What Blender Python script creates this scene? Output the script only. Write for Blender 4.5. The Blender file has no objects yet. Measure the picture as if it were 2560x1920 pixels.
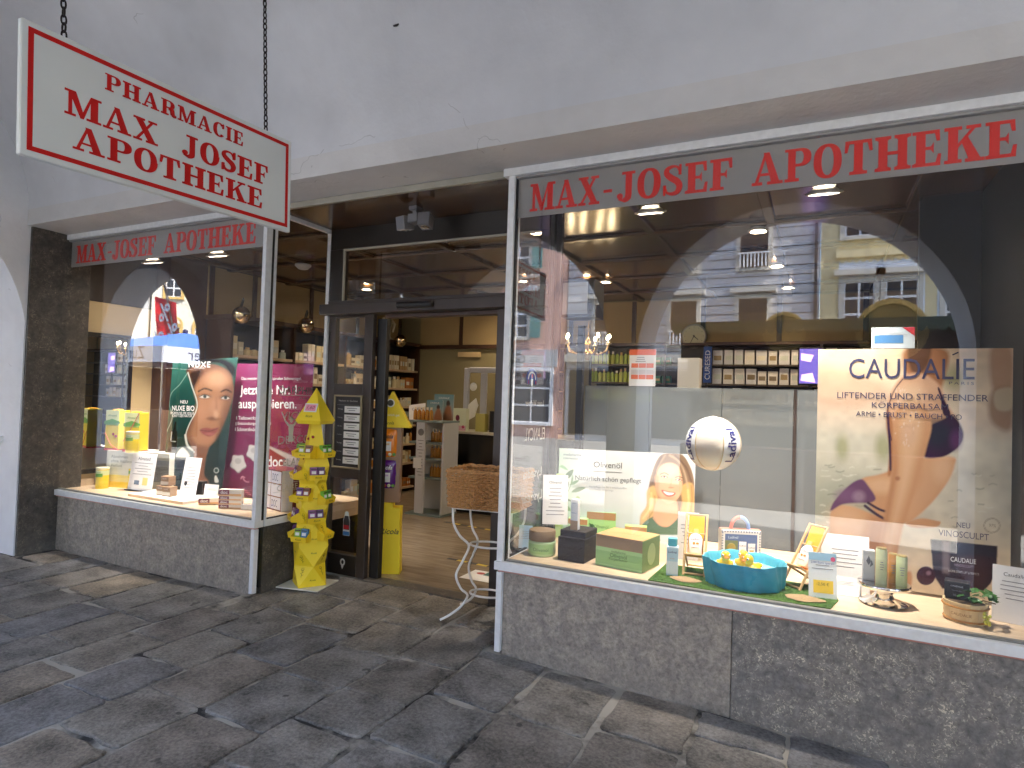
import bpy, bmesh, math, random
import numpy as np
from mathutils import Matrix, Vector

R = math.radians
rnd = random.Random(7)
S = bpy.context.scene
COL = S.collection

# ---------------------------------------------------------------- camera
def cam_axes(yaw, pitch, roll):
    f = Vector((-math.sin(yaw)*math.cos(pitch), math.cos(yaw)*math.cos(pitch), math.sin(pitch)))
    r = Vector((math.cos(yaw), math.sin(yaw), 0)); u = r.cross(f)
    return f, r*math.cos(roll)+u*math.sin(roll), -r*math.sin(roll)+u*math.cos(roll)
cd = bpy.data.cameras.new('camera'); cam = bpy.data.objects.new('camera', cd); COL.objects.link(cam)
_f, _r, _u = cam_axes(0.4583, 0.0236, 0.0320)
cam.matrix_world = Matrix(((_r.x, _u.x, -_f.x, 1.7554), (_r.y, _u.y, -_f.y, -3.434), (_r.z, _u.z, -_f.z, 1.5234), (0, 0, 0, 1)))
cd.sensor_width = 36; cd.lens = 1560/2560*36; cd.clip_start = 0.02; cd.clip_end = 500
S.camera = cam

# ---------------------------------------------------------------- sky, sun, exposure
SUN_EL, SUN_AZ = R(57), R(80)          # azimuth measured from +y towards +x
w = bpy.data.worlds.new('World'); S.world = w; w.use_nodes = True
nt = w.node_tree; bg = nt.nodes['Background']
sky = nt.nodes.new('ShaderNodeTexSky'); sky.sky_type = 'NISHITA'; sky.sun_disc = False
sky.sun_elevation = SUN_EL; sky.sun_rotation = SUN_AZ; sky.air_density = 1.0; sky.dust_density = 1.5
nt.links.new(sky.outputs[0], bg.inputs[0]); bg.inputs[1].default_value = 0.15
sd = bpy.data.lights.new('sun', 'SUN'); sd.energy = 5.0; sd.angle = R(0.53); sd.color = (1, .95, .88)
sun = bpy.data.objects.new('sun', sd); COL.objects.link(sun)
to_sun = Vector((math.sin(SUN_AZ)*math.cos(SUN_EL), math.cos(SUN_AZ)*math.cos(SUN_EL), math.sin(SUN_EL)))
sun.rotation_euler = to_sun.to_track_quat('Z', 'Y').to_euler(); sun.location = (10, 10, 40)
S.view_settings.view_transform = 'Standard'; S.view_settings.look = 'None'
S.view_settings.exposure = 3.5; S.view_settings.gamma = 1; S.view_settings.use_curve_mapping = False
S.cycles.use_denoising = True
S.cycles.max_bounces = 8; S.cycles.diffuse_bounces = 4; S.cycles.glossy_bounces = 4
S.cycles.transparent_max_bounces = 32; S.cycles.transmission_bounces = 6
S.cycles.sample_clamp_indirect = 6.0; S.cycles.caustics_reflective = False; S.cycles.caustics_refractive = False
S.cycles.blur_glossy = 0.5; S.cycles.use_adaptive_sampling = True; S.cycles.adaptive_threshold = .025

# ---------------------------------------------------------------- materials
def lin(c):
    return tuple((x/12.92 if x <= .04045 else ((x+.055)/1.055)**2.4) for x in c)
def hexc(h):
    return lin(tuple(int(h[i:i+2], 16)/255 for i in (0, 2, 4)))
M = {}
def node(t, kind, **kw):
    n = t.nodes.new(kind)
    for k, v in kw.items(): setattr(n, k, v)
    return n
def mat(name, col, rough=.5, metal=0, spec=.5, emit=None, estr=0, var=0, vscale=8, bump=0, bscale=40, col2=None, objvar=0, coat=0, alpha=1):
    """Principled material; var/col2: noise variation of the colour itself; bump: fine relief."""
    m = bpy.data.materials.new(name); m.use_nodes = True; t = m.node_tree; b = t.nodes['Principled BSDF']
    b.inputs['Base Color'].default_value = (*col, 1); b.inputs['Roughness'].default_value = rough
    b.inputs['Metallic'].default_value = metal; b.inputs['Specular IOR Level'].default_value = spec
    b.inputs['Coat Weight'].default_value = coat
    if emit: b.inputs['Emission Color'].default_value = (*emit, 1); b.inputs['Emission Strength'].default_value = estr
    if alpha < 1: b.inputs['Alpha'].default_value = alpha
    tc = None
    if var or bump or col2: tc = node(t, 'ShaderNodeTexCoord')
    src = None
    if var or col2:
        n = node(t, 'ShaderNodeTexNoise'); n.inputs['Scale'].default_value = vscale; n.inputs['Detail'].default_value = 6
        t.links.new(tc.outputs['Object'], n.inputs['Vector'])
        r = node(t, 'ShaderNodeValToRGB'); r.color_ramp.elements[0].position = .3; r.color_ramp.elements[1].position = .7
        c2 = col2 if col2 else tuple(x*(1-var) for x in col)
        r.color_ramp.elements[0].color = (*c2, 1); r.color_ramp.elements[1].color = (*col, 1)
        t.links.new(n.outputs['Fac'], r.inputs[0]); src = r.outputs[0]
    if objvar:
        oi = node(t, 'ShaderNodeObjectInfo'); hs = node(t, 'ShaderNodeHueSaturation')
        mr = node(t, 'ShaderNodeMapRange'); mr.inputs[3].default_value = 1-objvar; mr.inputs[4].default_value = 1+objvar
        t.links.new(oi.outputs['Random'], mr.inputs[0]); t.links.new(mr.outputs[0], hs.inputs['Value'])
        if src: t.links.new(src, hs.inputs['Color'])
        else: hs.inputs['Color'].default_value = (*col, 1)
        src = hs.outputs[0]
    if src: t.links.new(src, b.inputs['Base Color'])
    if bump:
        n2 = node(t, 'ShaderNodeTexNoise'); n2.inputs['Scale'].default_value = bscale; n2.inputs['Detail'].default_value = 5
        t.links.new(tc.outputs['Object'], n2.inputs['Vector'])
        bp = node(t, 'ShaderNodeBump'); bp.inputs['Strength'].default_value = bump; bp.inputs['Distance'].default_value = .01
        t.links.new(n2.outputs['Fac'], bp.inputs['Height']); t.links.new(bp.outputs[0], b.inputs['Normal'])
    M[name] = m
    return m
def glassmat(name, r0=.045, tint=(1, 1, 1), gain=.95):
    """thin clear pane: mirror reflection by angle, otherwise straight transmission"""
    m = bpy.data.materials.new(name); m.use_nodes = True; t = m.node_tree
    for n in list(t.nodes): t.nodes.remove(n)
    out = node(t, 'ShaderNodeOutputMaterial'); mix = node(t, 'ShaderNodeMixShader')
    tr = node(t, 'ShaderNodeBsdfTransparent'); tr.inputs[0].default_value = (*tint, 1)
    gl = node(t, 'ShaderNodeBsdfGlossy'); gl.inputs['Roughness'].default_value = 0.0; gl.inputs[0].default_value = (1, 1, 1, 1)
    lw = node(t, 'ShaderNodeLayerWeight'); lw.inputs[0].default_value = .5
    p = node(t, 'ShaderNodeMath', operation='POWER'); p.inputs[1].default_value = 5
    ml = node(t, 'ShaderNodeMath', operation='MULTIPLY_ADD'); ml.inputs[1].default_value = gain-r0; ml.inputs[2].default_value = r0
    t.links.new(lw.outputs['Facing'], p.inputs[0]); t.links.new(p.outputs[0], ml.inputs[0])
    t.links.new(ml.outputs[0], mix.inputs[0]); t.links.new(tr.outputs[0], mix.inputs[1]); t.links.new(gl.outputs[0], mix.inputs[2])
    t.links.new(mix.outputs[0], out.inputs[0]); M[name] = m
    return m
def paintmat(name, rough=.35, coat=0, through=0):
    """printed sheet; through: share of light that the paper lets pass from behind"""
    m = bpy.data.materials.new(name); m.use_nodes = True; t = m.node_tree; b = t.nodes['Principled BSDF']
    a = node(t, 'ShaderNodeVertexColor'); a.layer_name = 'Col'
    t.links.new(a.outputs[0], b.inputs['Base Color']); b.inputs['Roughness'].default_value = rough; b.inputs['Coat Weight'].default_value = coat
    if through:
        tl = node(t, 'ShaderNodeBsdfTranslucent'); mx = node(t, 'ShaderNodeMixShader'); mx.inputs[0].default_value = through; t.links.new(a.outputs[0], tl.inputs[0])
        t.links.new(b.outputs[0], mx.inputs[1]); t.links.new(tl.outputs[0], mx.inputs[2]); t.links.new(mx.outputs[0], t.nodes['Material Output'].inputs[0])
    M[name] = m
    return m

# ---------------------------------------------------------------- mesh builder
class MB:
    def __init__(s): s.v = []; s.f = []; s.sm = False
    def add(s, vs, fs):
        o = len(s.v); s.v += [tuple(p) for p in vs]; s.f += [tuple(i+o for i in q) for q in fs]; return s
    def box(s, x0, y0, z0, x1, y1, z1):
        if x0 > x1: x0, x1 = x1, x0
        if y0 > y1: y0, y1 = y1, y0
        if z0 > z1: z0, z1 = z1, z0
        return s.add([(x0, y0, z0), (x1, y0, z0), (x1, y1, z0), (x0, y1, z0), (x0, y0, z1), (x1, y0, z1), (x1, y1, z1), (x0, y1, z1)],
                     [(0, 3, 2, 1), (4, 5, 6, 7), (0, 1, 5, 4), (1, 2, 6, 5), (2, 3, 7, 6), (3, 0, 4, 7)])
    def bbox(s, x0, y0, z0, x1, y1, z1, b=.003):
        """box with chamfered edges"""
        c = [(x0+x1)/2, (y0+y1)/2, (z0+z1)/2]; h = [abs(x1-x0)/2, abs(y1-y0)/2, abs(z1-z0)/2]
        b = min(b, *(q*.45 for q in h)); vs = []; idx = {}
        for sx in (-1, 1):
            for sy in (-1, 1):
                for sz in (-1, 1):
                    for a in range(3):
                        p = [sx*h[0], sy*h[1], sz*h[2]]
                        for k in range(3):
                            if k != a: p[k] -= (sx, sy, sz)[k]*b
                        idx[(sx, sy, sz, a)] = len(vs); vs.append(tuple(c[k]+p[k] for k in range(3)))
        fs = []
        for a in range(3):
            u, v = [k for k in range(3) if k != a]
            for sg in (-1, 1):
                q = []
                for (su, sv) in ((-1, -1), (1, -1), (1, 1), (-1, 1)):
                    k = [0, 0, 0]; k[a] = sg; k[u] = su; k[v] = sv; q.append(idx[(*k, a)])
                fs.append(q)
        for a in range(3):
            u, v = [k for k in range(3) if k != a]
            for su in (-1, 1):
                for sv in (-1, 1):
                    q = []
                    for sa, fa in ((-1, u), (-1, v), (1, v), (1, u)):
                        k = [0, 0, 0]; k[a] = sa; k[u] = su; k[v] = sv; q.append(idx[(*k, fa)])
                    fs.append(q)
        for sx in (-1, 1):
            for sy in (-1, 1):
                for sz in (-1, 1): fs.append([idx[(sx, sy, sz, a)] for a in range(3)])
        s.add(vs, fs); s.fix = True; return s
    def prism(s, poly, z0, z1, axis='z'):
        n = len(poly)
        def p3(p, h): return {'z': (p[0], p[1], h), 'y': (p[0], h, p[1]), 'x': (h, p[0], p[1])}[axis]
        vs = [p3(p, z0) for p in poly]+[p3(p, z1) for p in poly]
        fs = [tuple(range(n))[::-1], tuple(range(n, 2*n))]+[(i, (i+1) % n, n+(i+1) % n, n+i) for i in range(n)]
        s.fix = True
        return s.add(vs, fs)
    def tube(s, pts, r, n=8, closed=False, caps=True):
        pts = [Vector(p) for p in pts]; m = len(pts); rr = r if isinstance(r, (list, tuple)) else [r]*m
        vs = []; fs = []; pu = None
        for i, p in enumerate(pts):
            t = (pts[(i+1) % m]-pts[i-1]) if closed else (pts[min(i+1, m-1)]-pts[max(i-1, 0)])
            t = t.normalized() if t.length > 1e-9 else Vector((0, 0, 1))
            if pu is None:
                a = Vector((0, 0, 1)) if abs(t.z) < .9 else Vector((1, 0, 0)); pu = t.cross(a).normalized()
            pu = (pu-t*pu.dot(t)); pu = pu.normalized() if pu.length > 1e-6 else t.orthogonal().normalized()
            q = t.cross(pu)
            for k in range(n):
                a = 2*math.pi*k/n; vs.append(p+(pu*math.cos(a)+q*math.sin(a))*rr[i])
        for i in range(m if closed else m-1):
            j = (i+1) % m
            for k in range(n): fs.append((i*n+k, i*n+(k+1) % n, j*n+(k+1) % n, j*n+k))
        if caps and not closed: fs += [tuple(range(n))[::-1], tuple(range((m-1)*n, m*n))]
        s.sm = True
        return s.add(vs, fs)
    def lathe(s, prof, n=24, c=(0, 0, 0), a0=0, a1=2*math.pi):
        full = abs(a1-a0-2*math.pi) < 1e-6; k = n if full else n+1; vs = []; fs = []
        for (r, z) in prof:
            for i in range(k):
                a = a0+(a1-a0)*i/n; vs.append((c[0]+r*math.cos(a), c[1]+r*math.sin(a), c[2]+z))
        for j in range(len(prof)-1):
            for i in range(n): fs.append((j*k+i, j*k+(i+1) % k, (j+1)*k+(i+1) % k, (j+1)*k+i))
        s.sm = True
        return s.add(vs, fs)
    def ball(s, c, r, n=16, m=10, sc=(1, 1, 1), rot=None):
        vs = []; fs = []
        for j in range(m+1):
            t = math.pi*j/m
            for i in range(n):
                a = 2*math.pi*i/n; p = Vector((math.sin(t)*math.cos(a)*r*sc[0], math.sin(t)*math.sin(a)*r*sc[1], math.cos(t)*r*sc[2]))
                if rot: p = rot @ p
                vs.append((c[0]+p.x, c[1]+p.y, c[2]+p.z))
        for j in range(m):
            for i in range(n): fs.append((j*n+i, (j+1)*n+i, (j+1)*n+(i+1) % n, j*n+(i+1) % n))
        s.sm = True
        return s.add(vs, fs)
    def grid(s, fn, nu, nv):
        vs = [fn(i/nu, j/nv) for j in range(nv+1) for i in range(nu+1)]
        fs = [(j*(nu+1)+i, j*(nu+1)+i+1, (j+1)*(nu+1)+i+1, (j+1)*(nu+1)+i) for j in range(nv) for i in range(nu)]
        return s.add(vs, fs)
    def xf(s, mtx):
        s.v = [tuple(mtx @ Vector(p)) for p in s.v]; return s
    def mesh(s, name, m, smooth=None):
        me = bpy.data.meshes.new(name); me.from_pydata(s.v, [], s.f)
        if m: me.materials.append(M[m] if isinstance(m, str) else m)
        sm = s.sm if smooth is None else smooth
        bm = bmesh.new(); bm.from_mesh(me)
        bmesh.ops.remove_doubles(bm, verts=bm.verts, dist=1e-6)
        bmesh.ops.recalc_face_normals(bm, faces=bm.faces)
        for f in bm.faces: f.smooth = sm
        if sm:
            for e in bm.edges:
                if len(e.link_faces) == 2 and e.calc_face_angle(0) > .75: e.smooth = False
        bm.to_mesh(me); bm.free()
        return me
    def build(s, name, m, parent=None, smooth=None, loc=(0, 0, 0), rot=(0, 0, 0)):
        o = bpy.data.objects.new(name, s.mesh(name, m, smooth)); COL.objects.link(o); o.location = loc; o.rotation_euler = rot
        if parent: o.parent = parent
        return o
def link(name, me, parent=None, loc=(0, 0, 0), rot=(0, 0, 0), sc=None):
    o = bpy.data.objects.new(name, me); COL.objects.link(o); o.location = loc; o.rotation_euler = rot
    if sc: o.scale = sc
    if parent: o.parent = parent
    return o
def tag(o, label, cat, group=None):
    o['label'] = label; o['category'] = cat
    if group: o['group'] = group
    return o
def thing(name, label, cat, loc=(0, 0, 0), rz=0, group=None, rot=None):
    o = bpy.data.objects.new(name, None); COL.objects.link(o); o.location = loc; o.rotation_euler = rot or (0, 0, rz)
    o.empty_display_size = .05
    return tag(o, label, cat, group)
def struct(o): o['kind'] = 'structure'; return o
def box(name, m, parent, x0, y0, z0, x1, y1, z1, b=0):
    mb = MB(); (mb.bbox(x0, y0, z0, x1, y1, z1, b) if b else mb.box(x0, y0, z0, x1, y1, z1)); return mb.build(name, m, parent)

# ---------------------------------------------------------------- lettering
def text_mesh(txt, m, bold=0, ext=.0006, space=1, shear=0, res=3):
    """sans lettering as flat raised mesh, lower-left of the box at the origin, cap height about .72"""
    cu = bpy.data.curves.new('lettering', 'FONT'); cu.body = txt; cu.size = 1; cu.resolution_u = res; cu.offset = bold
    cu.space_character = space; cu.shear = shear; cu.align_x = 'LEFT'
    ob = bpy.data.objects.new('lettering', cu)
    me = bpy.data.meshes.new_from_object(ob)
    bpy.data.objects.remove(ob); bpy.data.curves.remove(cu)
    me.name = 'lettering'; me.materials.clear(); me.materials.append(M[m] if isinstance(m, str) else m)
    return me
def letters(parent, txt, m, mtx, width=None, height=None, bold=0, space=1, align='C', name='lettering', wrap=None, shear=0, res=3, mirror=False):
    """lettering laid on the plane of mtx (x right, y up, z out of the surface); fitted into width x height"""
    me = text_mesh(txt, m, bold, space=space, shear=shear, res=res)
    n = len(me.vertices)
    if n == 0: return None
    co = np.zeros(n*3); me.vertices.foreach_get('co', co); co = co.reshape(-1, 3)
    mn, mx = co.min(0), co.max(0); sx = sy = 1
    if height: sy = height/(mx[1]-mn[1]); sx = sy
    if width:
        sx = width/(mx[0]-mn[0])
        if not height: sy = sx
    co[:, 0] = (co[:, 0]-mn[0])*sx; co[:, 1] = (co[:, 1]-mn[1])*sy; co[:, 2] = .0008
    W = (mx[0]-mn[0])*sx; H = (mx[1]-mn[1])*sy
    co[:, 0] -= {'L': 0, 'C': W/2, 'R': W}[align]; co[:, 1] -= H/2
    if mirror: co[:, 0] *= -1
    if wrap is not None: co = wrap(co)
    me.vertices.foreach_set('co', co.ravel()); me.update()
    o = bpy.data.objects.new(name, me); COL.objects.link(o)
    if parent: o.parent = parent
    o.matrix_local = mtx
    return o
def face(x, y, z, facing='-y', roll=0):
    """plane matrix: origin and outward direction"""
    b = {'-y': ((1, 0, 0), (0, 0, 1), (0, -1, 0)), '+y': ((-1, 0, 0), (0, 0, 1), (0, 1, 0)), '+x': ((0, 1, 0), (0, 0, 1), (1, 0, 0)), '-x': ((0, -1, 0), (0, 0, 1), (-1, 0, 0)), '+z': ((1, 0, 0), (0, 1, 0), (0, 0, 1))}[facing]
    m = Matrix(((b[0][0], b[1][0], b[2][0], x), (b[0][1], b[1][1], b[2][1], y), (b[0][2], b[1][2], b[2][2], z), (0, 0, 0, 1)))
    return m @ Matrix.Rotation(roll, 4, 'Z')

# slab-serif capitals for the shop signs; cap height 1, pieces as simple polygons
def arc(cx, cy, rx, ry, a0, a1, n, p=2.0):
    o = []
    for i in range(n+1):
        a = R(a0+(a1-a0)*i/n); c, s = math.cos(a), math.sin(a)
        o.append((cx+rx*math.copysign(abs(c)**(2/p), c), cy+ry*math.copysign(abs(s)**(2/p), s)))
    return o
def band(o, i): return [[o[k], o[k+1], i[k+1], i[k]] for k in range(len(o)-1)]
def rc(x0, y0, x1, y1): return [(x0, y0), (x1, y0), (x1, y1), (x0, y1)]
def srf(x0, x1, top):            # bracketed slab serif
    return [[(x0, 0), (x1, 0), (x1, .09), (x0, .09)]] if not top else [[(x0, .91), (x1, .91), (x1, 1), (x0, 1)]]
def brk(x0, x1, top, t=.045):
    y0, y1 = (.09, .09+t) if not top else (.91, .91-t)
    return [[(x0-t, y0), (x0, y0), (x0, y1)], [(x1, y0), (x1+t, y0), (x1, y1)]]
def stem(x, wd=.2, o=.085):
    return [rc(x, 0, x+wd, 1)]+srf(x-o, x+wd+o, 0)+srf(x-o, x+wd+o, 1)+brk(x, x+wd, 0)+brk(x, x+wd, 1)
def stroke(pts, ws):
    L = []; Rr = []
    for i, p in enumerate(pts):
        a = pts[max(i-1, 0)]; b = pts[min(i+1, len(pts)-1)]; dx, dy = b[0]-a[0], b[1]-a[1]; l = math.hypot(dx, dy) or 1
        w2 = ws[i]/2; L.append((p[0]-dy/l*w2, p[1]+dx/l*w2)); Rr.append((p[0]+dy/l*w2, p[1]-dx/l*w2))
    return band(L, Rr)
def cr(pts, k=8):
    o = []
    for i in range(len(pts)-1):
        p0, p1, p2, p3 = pts[max(i-1, 0)], pts[i], pts[i+1], pts[min(i+2, len(pts)-1)]
        for j in range(k):
            t = j/k
            o.append(tuple(.5*(2*p1[d]+(p2[d]-p0[d])*t+(2*p0[d]-5*p1[d]+4*p2[d]-p3[d])*t*t+(3*p1[d]-p0[d]-3*p2[d]+p3[d])*t**3) for d in range(len(p1))))
    o.append(tuple(pts[-1])); return o
def glyph(c):
    t = .2
    if c == 'I': return stem(.085), .37
    if c == 'H': return stem(.085)+stem(.545)+[rc(.28, .455, .55, .545)], .83
    if c == 'E': return [rc(.085, 0, .285, 1), rc(0, 0, .62, .09), rc(0, .91, .6, 1), rc(.28, .46, .47, .545), [(.53, .09), (.62, .09), (.64, .32), (.58, .32)], [(.51, .91), (.6, .91), (.61, .69), (.55, .69)], [(.42, .46), (.42, .545), (.47, .66), (.47, .35)]]+brk(.085, .085, 0), .67
    if c == 'F': return [rc(.085, 0, .285, 1), rc(0, 0, .38, .09), rc(0, .91, .6, 1), rc(.28, .45, .46, .535), [(.51, .91), (.6, .91), (.61, .67), (.55, .67)], [(.41, .45), (.41, .535), (.46, .65), (.46, .34)]], .64
    if c == 'T': return [rc(.24, 0, .44, 1), rc(.13, 0, .55, .09), rc(.02, .91, .66, 1), [(.02, .91), (.11, .91), (.06, .66), (.0, .66)], [(.57, .91), (.66, .91), (.68, .66), (.62, .66)]]+brk(.24, .44, 0), .7
    if c == 'O': return band(arc(.36, .5, .36, .515, 0, 360, 36, 2.3), arc(.36, .5, .155, .43, 0, 360, 36, 2.2)), .74
    if c == 'C':
        return band(arc(.36, .5, .36, .515, 40, 318, 28, 2.2), arc(.36, .5, .15, .43, 40, 318, 28, 2.2))+[[(.55, .66), (.64, .66), (.64, .98), (.58, .98)]], .7
    if c in 'PR':
        o = [rc(.085, 0, .285, 1), rc(0, 0, .38, .09), rc(0, .92, .4, 1), rc(.28, .45 if c == 'P' else .47, .42, .53 if c == 'P' else .55)]
        lo = .45 if c == 'P' else .47
        o += band(arc(.4, (1+lo)/2, .3, (1-lo)/2, 90, -90, 16, 2.3), arc(.4, (1+lo)/2, .1, (1-lo)/2-.08, 90, -90, 16, 2.2))
        if c == 'R': o += [rc(.0, 0, .38, .09)]+stroke(cr([(.42, .5), (.56, .4), (.585, .2), (.64, .05), (.76, .05)]), [.12]+[.2]*20+[.13]*12)
        return o, (.71 if c == 'P' else .8)
    if c == 'J': return [rc(.27, .2, .47, 1), rc(.15, .91, .57, 1)]+stroke(cr([(.37, .25), (.34, .08), (.2, .03), (.07, .09)]), [.2]*8+[.17]*8+[.1]*9)+[arc(.1, .17, .095, .1, 0, 360, 14)[:-1]], .6
    if c == 'S':
        p = cr([(.5, .78), (.42, .93), (.26, .955), (.12, .87), (.12, .72), (.26, .57), (.42, .45), (.5, .29), (.44, .1), (.28, .045), (.13, .1), (.07, .24)], 6)
        n = len(p); ws = [.07+.13*math.sin(math.pi*min(max((i/n-.12)/.76, 0), 1))**1.2 for i in range(n)]
        return stroke(p, ws)+[[(.47, .66), (.55, .66), (.55, .99), (.49, .99)], [(.02, .01), (.08, .01), (.1, .34), (.02, .34)]], .62
    if c == 'A': return [[(.08, .05), (.17, .05), (.4, .95), (.34, 1)], [(.32, 1), (.48, 1), (.76, .04), (.53, .04)], rc(.2, .28, .6, .36)]+srf(0, .28, 0)+srf(.43, .84, 0), .85
    if c == 'M': return [rc(.1, .05, .19, .95), rc(.71, .05, .91, .95), [(.09, 1), (.3, 1), (.53, .1), (.42, .0)], [(.42, 0), (.52, 0), (.76, 1), (.7, 1)]]+srf(0, .29, 0)+srf(.6, 1, 0)+srf(0, .28, 1)+srf(.72, 1, 1), 1.0
    if c == 'X': return [[(.05, .96), (.29, .96), (.73, .04), (.49, .04)], [(.06, .04), (.16, .04), (.66, .96), (.56, .96)]]+srf(0, .27, 0)+srf(.41, .8, 0)+srf(0, .36, 1)+srf(.48, .76, 1), .8
    if c == 'K': return [rc(.085, 0, .285, 1), rc(0, 0, .37, .09), rc(0, .91, .37, 1), [(.28, .38), (.28, .5), (.6, .95), (.69, .95)], [(.38, .56), (.5, .73), (.79, .04), (.55, .04)]]+srf(.46, .86, 0)+srf(.48, .78, 1), .84
    if c == '-': return [rc(.04, .36, .36, .46)], .4
    return [], .45
def slab_word(parent, txt, m, mtx, width, height, gap=.06, th=.004, name='lettering'):
    """one word of slab-serif capitals centred on mtx, each letter a mesh of its own"""
    adv = []; x = 0
    for ch in txt:
        g, wd = glyph(ch); adv.append((g, x)); x += wd+gap
    tot = x-gap; sx = width/tot; k = 0
    for g, x0 in adv:
        if not g: continue
        mb = MB()
        for i, poly in enumerate(g):
            q = [((px+x0)*sx-width/2, (py-.5)*height) for px, py in poly]; cx_ = sum(v_[0] for v_ in q)/len(q); g_ = .008*height
            mb.prism([(v_[0]+math.copysign(g_, v_[0]-cx_), v_[1]) for v_ in q] if len(g) < 16 else q, 0, th+.00012*i)
        o = mb.build('letter', m, parent); o.matrix_local = mtx

# ---------------------------------------------------------------- flat print: colours held by a fine grid of points
def homog(src, dst):
    A = []
    for (x, y), (u, v) in zip(src, dst):
        A.append([x, y, 1, 0, 0, 0, -u*x, -u*y, -u]); A.append([0, 0, 0, x, y, 1, -v*x, -v*y, -v])
    return np.linalg.svd(np.array(A))[2][-1].reshape(3, 3)
class Print:
    """a printed sheet; shapes are given in sheet coordinates that span the quad src (tl, tr, br, bl)"""
    def __init__(s, src, nx, ny, base):
        H = homog([(0, 1), (1, 1), (1, 0), (0, 0)], src); u, v = np.meshgrid(np.linspace(0, 1, nx), np.linspace(0, 1, ny))
        p = np.stack([u.ravel(), v.ravel(), np.ones(nx*ny)]); q = H @ p; s.X = q[0]/q[2]; s.Y = q[1]/q[2]; s.u = u.ravel(); s.v = v.ravel()
        s.nx, s.ny = nx, ny; s.c = np.tile(np.array(hexc(base)), (nx*ny, 1)); s.rs = np.random.RandomState(3)
    def put(s, a, col):
        c = np.array(hexc(col)) if isinstance(col, str) else col
        s.c = s.c*(1-a[:, None])+c*a[:, None]; return s
    def poly(s, pts, col, soft=4, op=1, smooth=True):
        if smooth:
            q = list(pts); n = len(q); q = [q[-1]]+q+[q[0], q[1]]; o = cr(q, 5); pts = o[5:5+5*n]
        P = np.array(pts); n = len(P); d2 = np.full(s.X.shape, 1e18); ins = np.zeros(s.X.shape, bool)
        for i in range(n):
            a, b = P[i], P[(i+1) % n]; e = b-a; wx = s.X-a[0]; wy = s.Y-a[1]; l2 = max(e@e, 1e-9)
            t = np.clip((wx*e[0]+wy*e[1])/l2, 0, 1); d2 = np.minimum(d2, (wx-t*e[0])**2+(wy-t*e[1])**2)
            c = (a[1] > s.Y) != (b[1] > s.Y)
            with np.errstate(divide='ignore', invalid='ignore'): xi = (b[0]-a[0])*(s.Y-a[1])/(b[1]-a[1])+a[0]
            ins ^= c & (s.X < xi)
        sd = np.sqrt(d2)*np.where(ins, -1, 1)
        return s.put(np.clip(.5-sd/(2*soft), 0, 1)*op, col)
    def ell(s, cx, cy, rx, ry, col, soft=.15, op=1, rot=0):
        c, q = math.cos(R(rot)), math.sin(R(rot)); x = (s.X-cx)*c+(s.Y-cy)*q; y = -(s.X-cx)*q+(s.Y-cy)*c
        r = np.sqrt((x/rx)**2+(y/ry)**2); return s.put(np.clip((1-r)/max(soft, 1e-3)+.5, 0, 1)*op, col)
    def line(s, pts, wd, col, soft=2, op=1):
        P = np.array(cr(pts, 6)); d2 = np.full(s.X.shape, 1e18)
        for i in range(len(P)-1):
            a, b = P[i], P[i+1]; e = b-a; wx = s.X-a[0]; wy = s.Y-a[1]; t = np.clip((wx*e[0]+wy*e[1])/max(e@e, 1e-9), 0, 1)
            d2 = np.minimum(d2, (wx-t*e[0])**2+(wy-t*e[1])**2)
        return s.put(np.clip(.5-(np.sqrt(d2)-wd/2)/(2*soft), 0, 1)*op, col)
    def gradv(s, stops):
        v = s.v; ks = [k for k, _ in stops]; cs = np.array([hexc(c) for _, c in stops])
        s.c = np.stack([np.interp(v, ks, cs[:, i]) for i in range(3)], 1); return s
    def noise(s, amt, sx=30, sy=30, seed=1):
        r = np.random.RandomState(seed); g = r.rand(sy+2, sx+2); x = s.u*sx; y = s.v*sy; i = x.astype(int); j = y.astype(int); fx = x-i; fy = y-j
        fx = fx*fx*(3-2*fx); fy = fy*fy*(3-2*fy)
        n = g[j, i]*(1-fx)*(1-fy)+g[j, i+1]*fx*(1-fy)+g[j+1, i]*(1-fx)*fy+g[j+1, i+1]*fx*fy
        s.c = np.clip(s.c*(1+amt*(n-.5)[:, None]*2), 0, 1); return s
    def build(s, name, m, parent, corners, th=.006, back='card_white'):
        """corners tl,tr,br,bl in space; the print is the front, a thin board behind it"""
        tl, tr, br, bl = [Vector(c) for c in corners]; nrm = (tr-tl).cross(bl-tl).normalized()*-1
        nx, ny = s.nx, s.ny; vs = []
        for k in range(nx*ny):
            u, v = s.u[k], s.v[k]; vs.append(tuple((bl*(1-u)+br*u)*(1-v)+(tl*(1-u)+tr*u)*v))
        fs = [(j*nx+i, j*nx+i+1, (j+1)*nx+i+1, (j+1)*nx+i) for j in range(ny-1) for i in range(nx-1)]
        me = bpy.data.meshes.new(name); me.from_pydata(vs, [], fs); me.materials.append(M[m])
        ca = me.color_attributes.new('Col', 'FLOAT_COLOR', 'POINT'); ca.data.foreach_set('color', np.concatenate([s.c, np.ones((nx*ny, 1))], 1).ravel().astype(np.float32))
        o = bpy.data.objects.new(name, me); COL.objects.link(o); o.parent = parent
        bk = -nrm*th; e = -nrm*.0012
        mb = MB(); c4 = [tl, tr, br, bl]; mb.add([c+e for c in c4]+[c+bk for c in c4], [(0, 1, 2, 3), (7, 6, 5, 4), (0, 4, 5, 1), (1, 5, 6, 2), (2, 6, 7, 3), (3, 7, 4, 0)])
        mb.build('board', back, parent)
        return o
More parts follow.
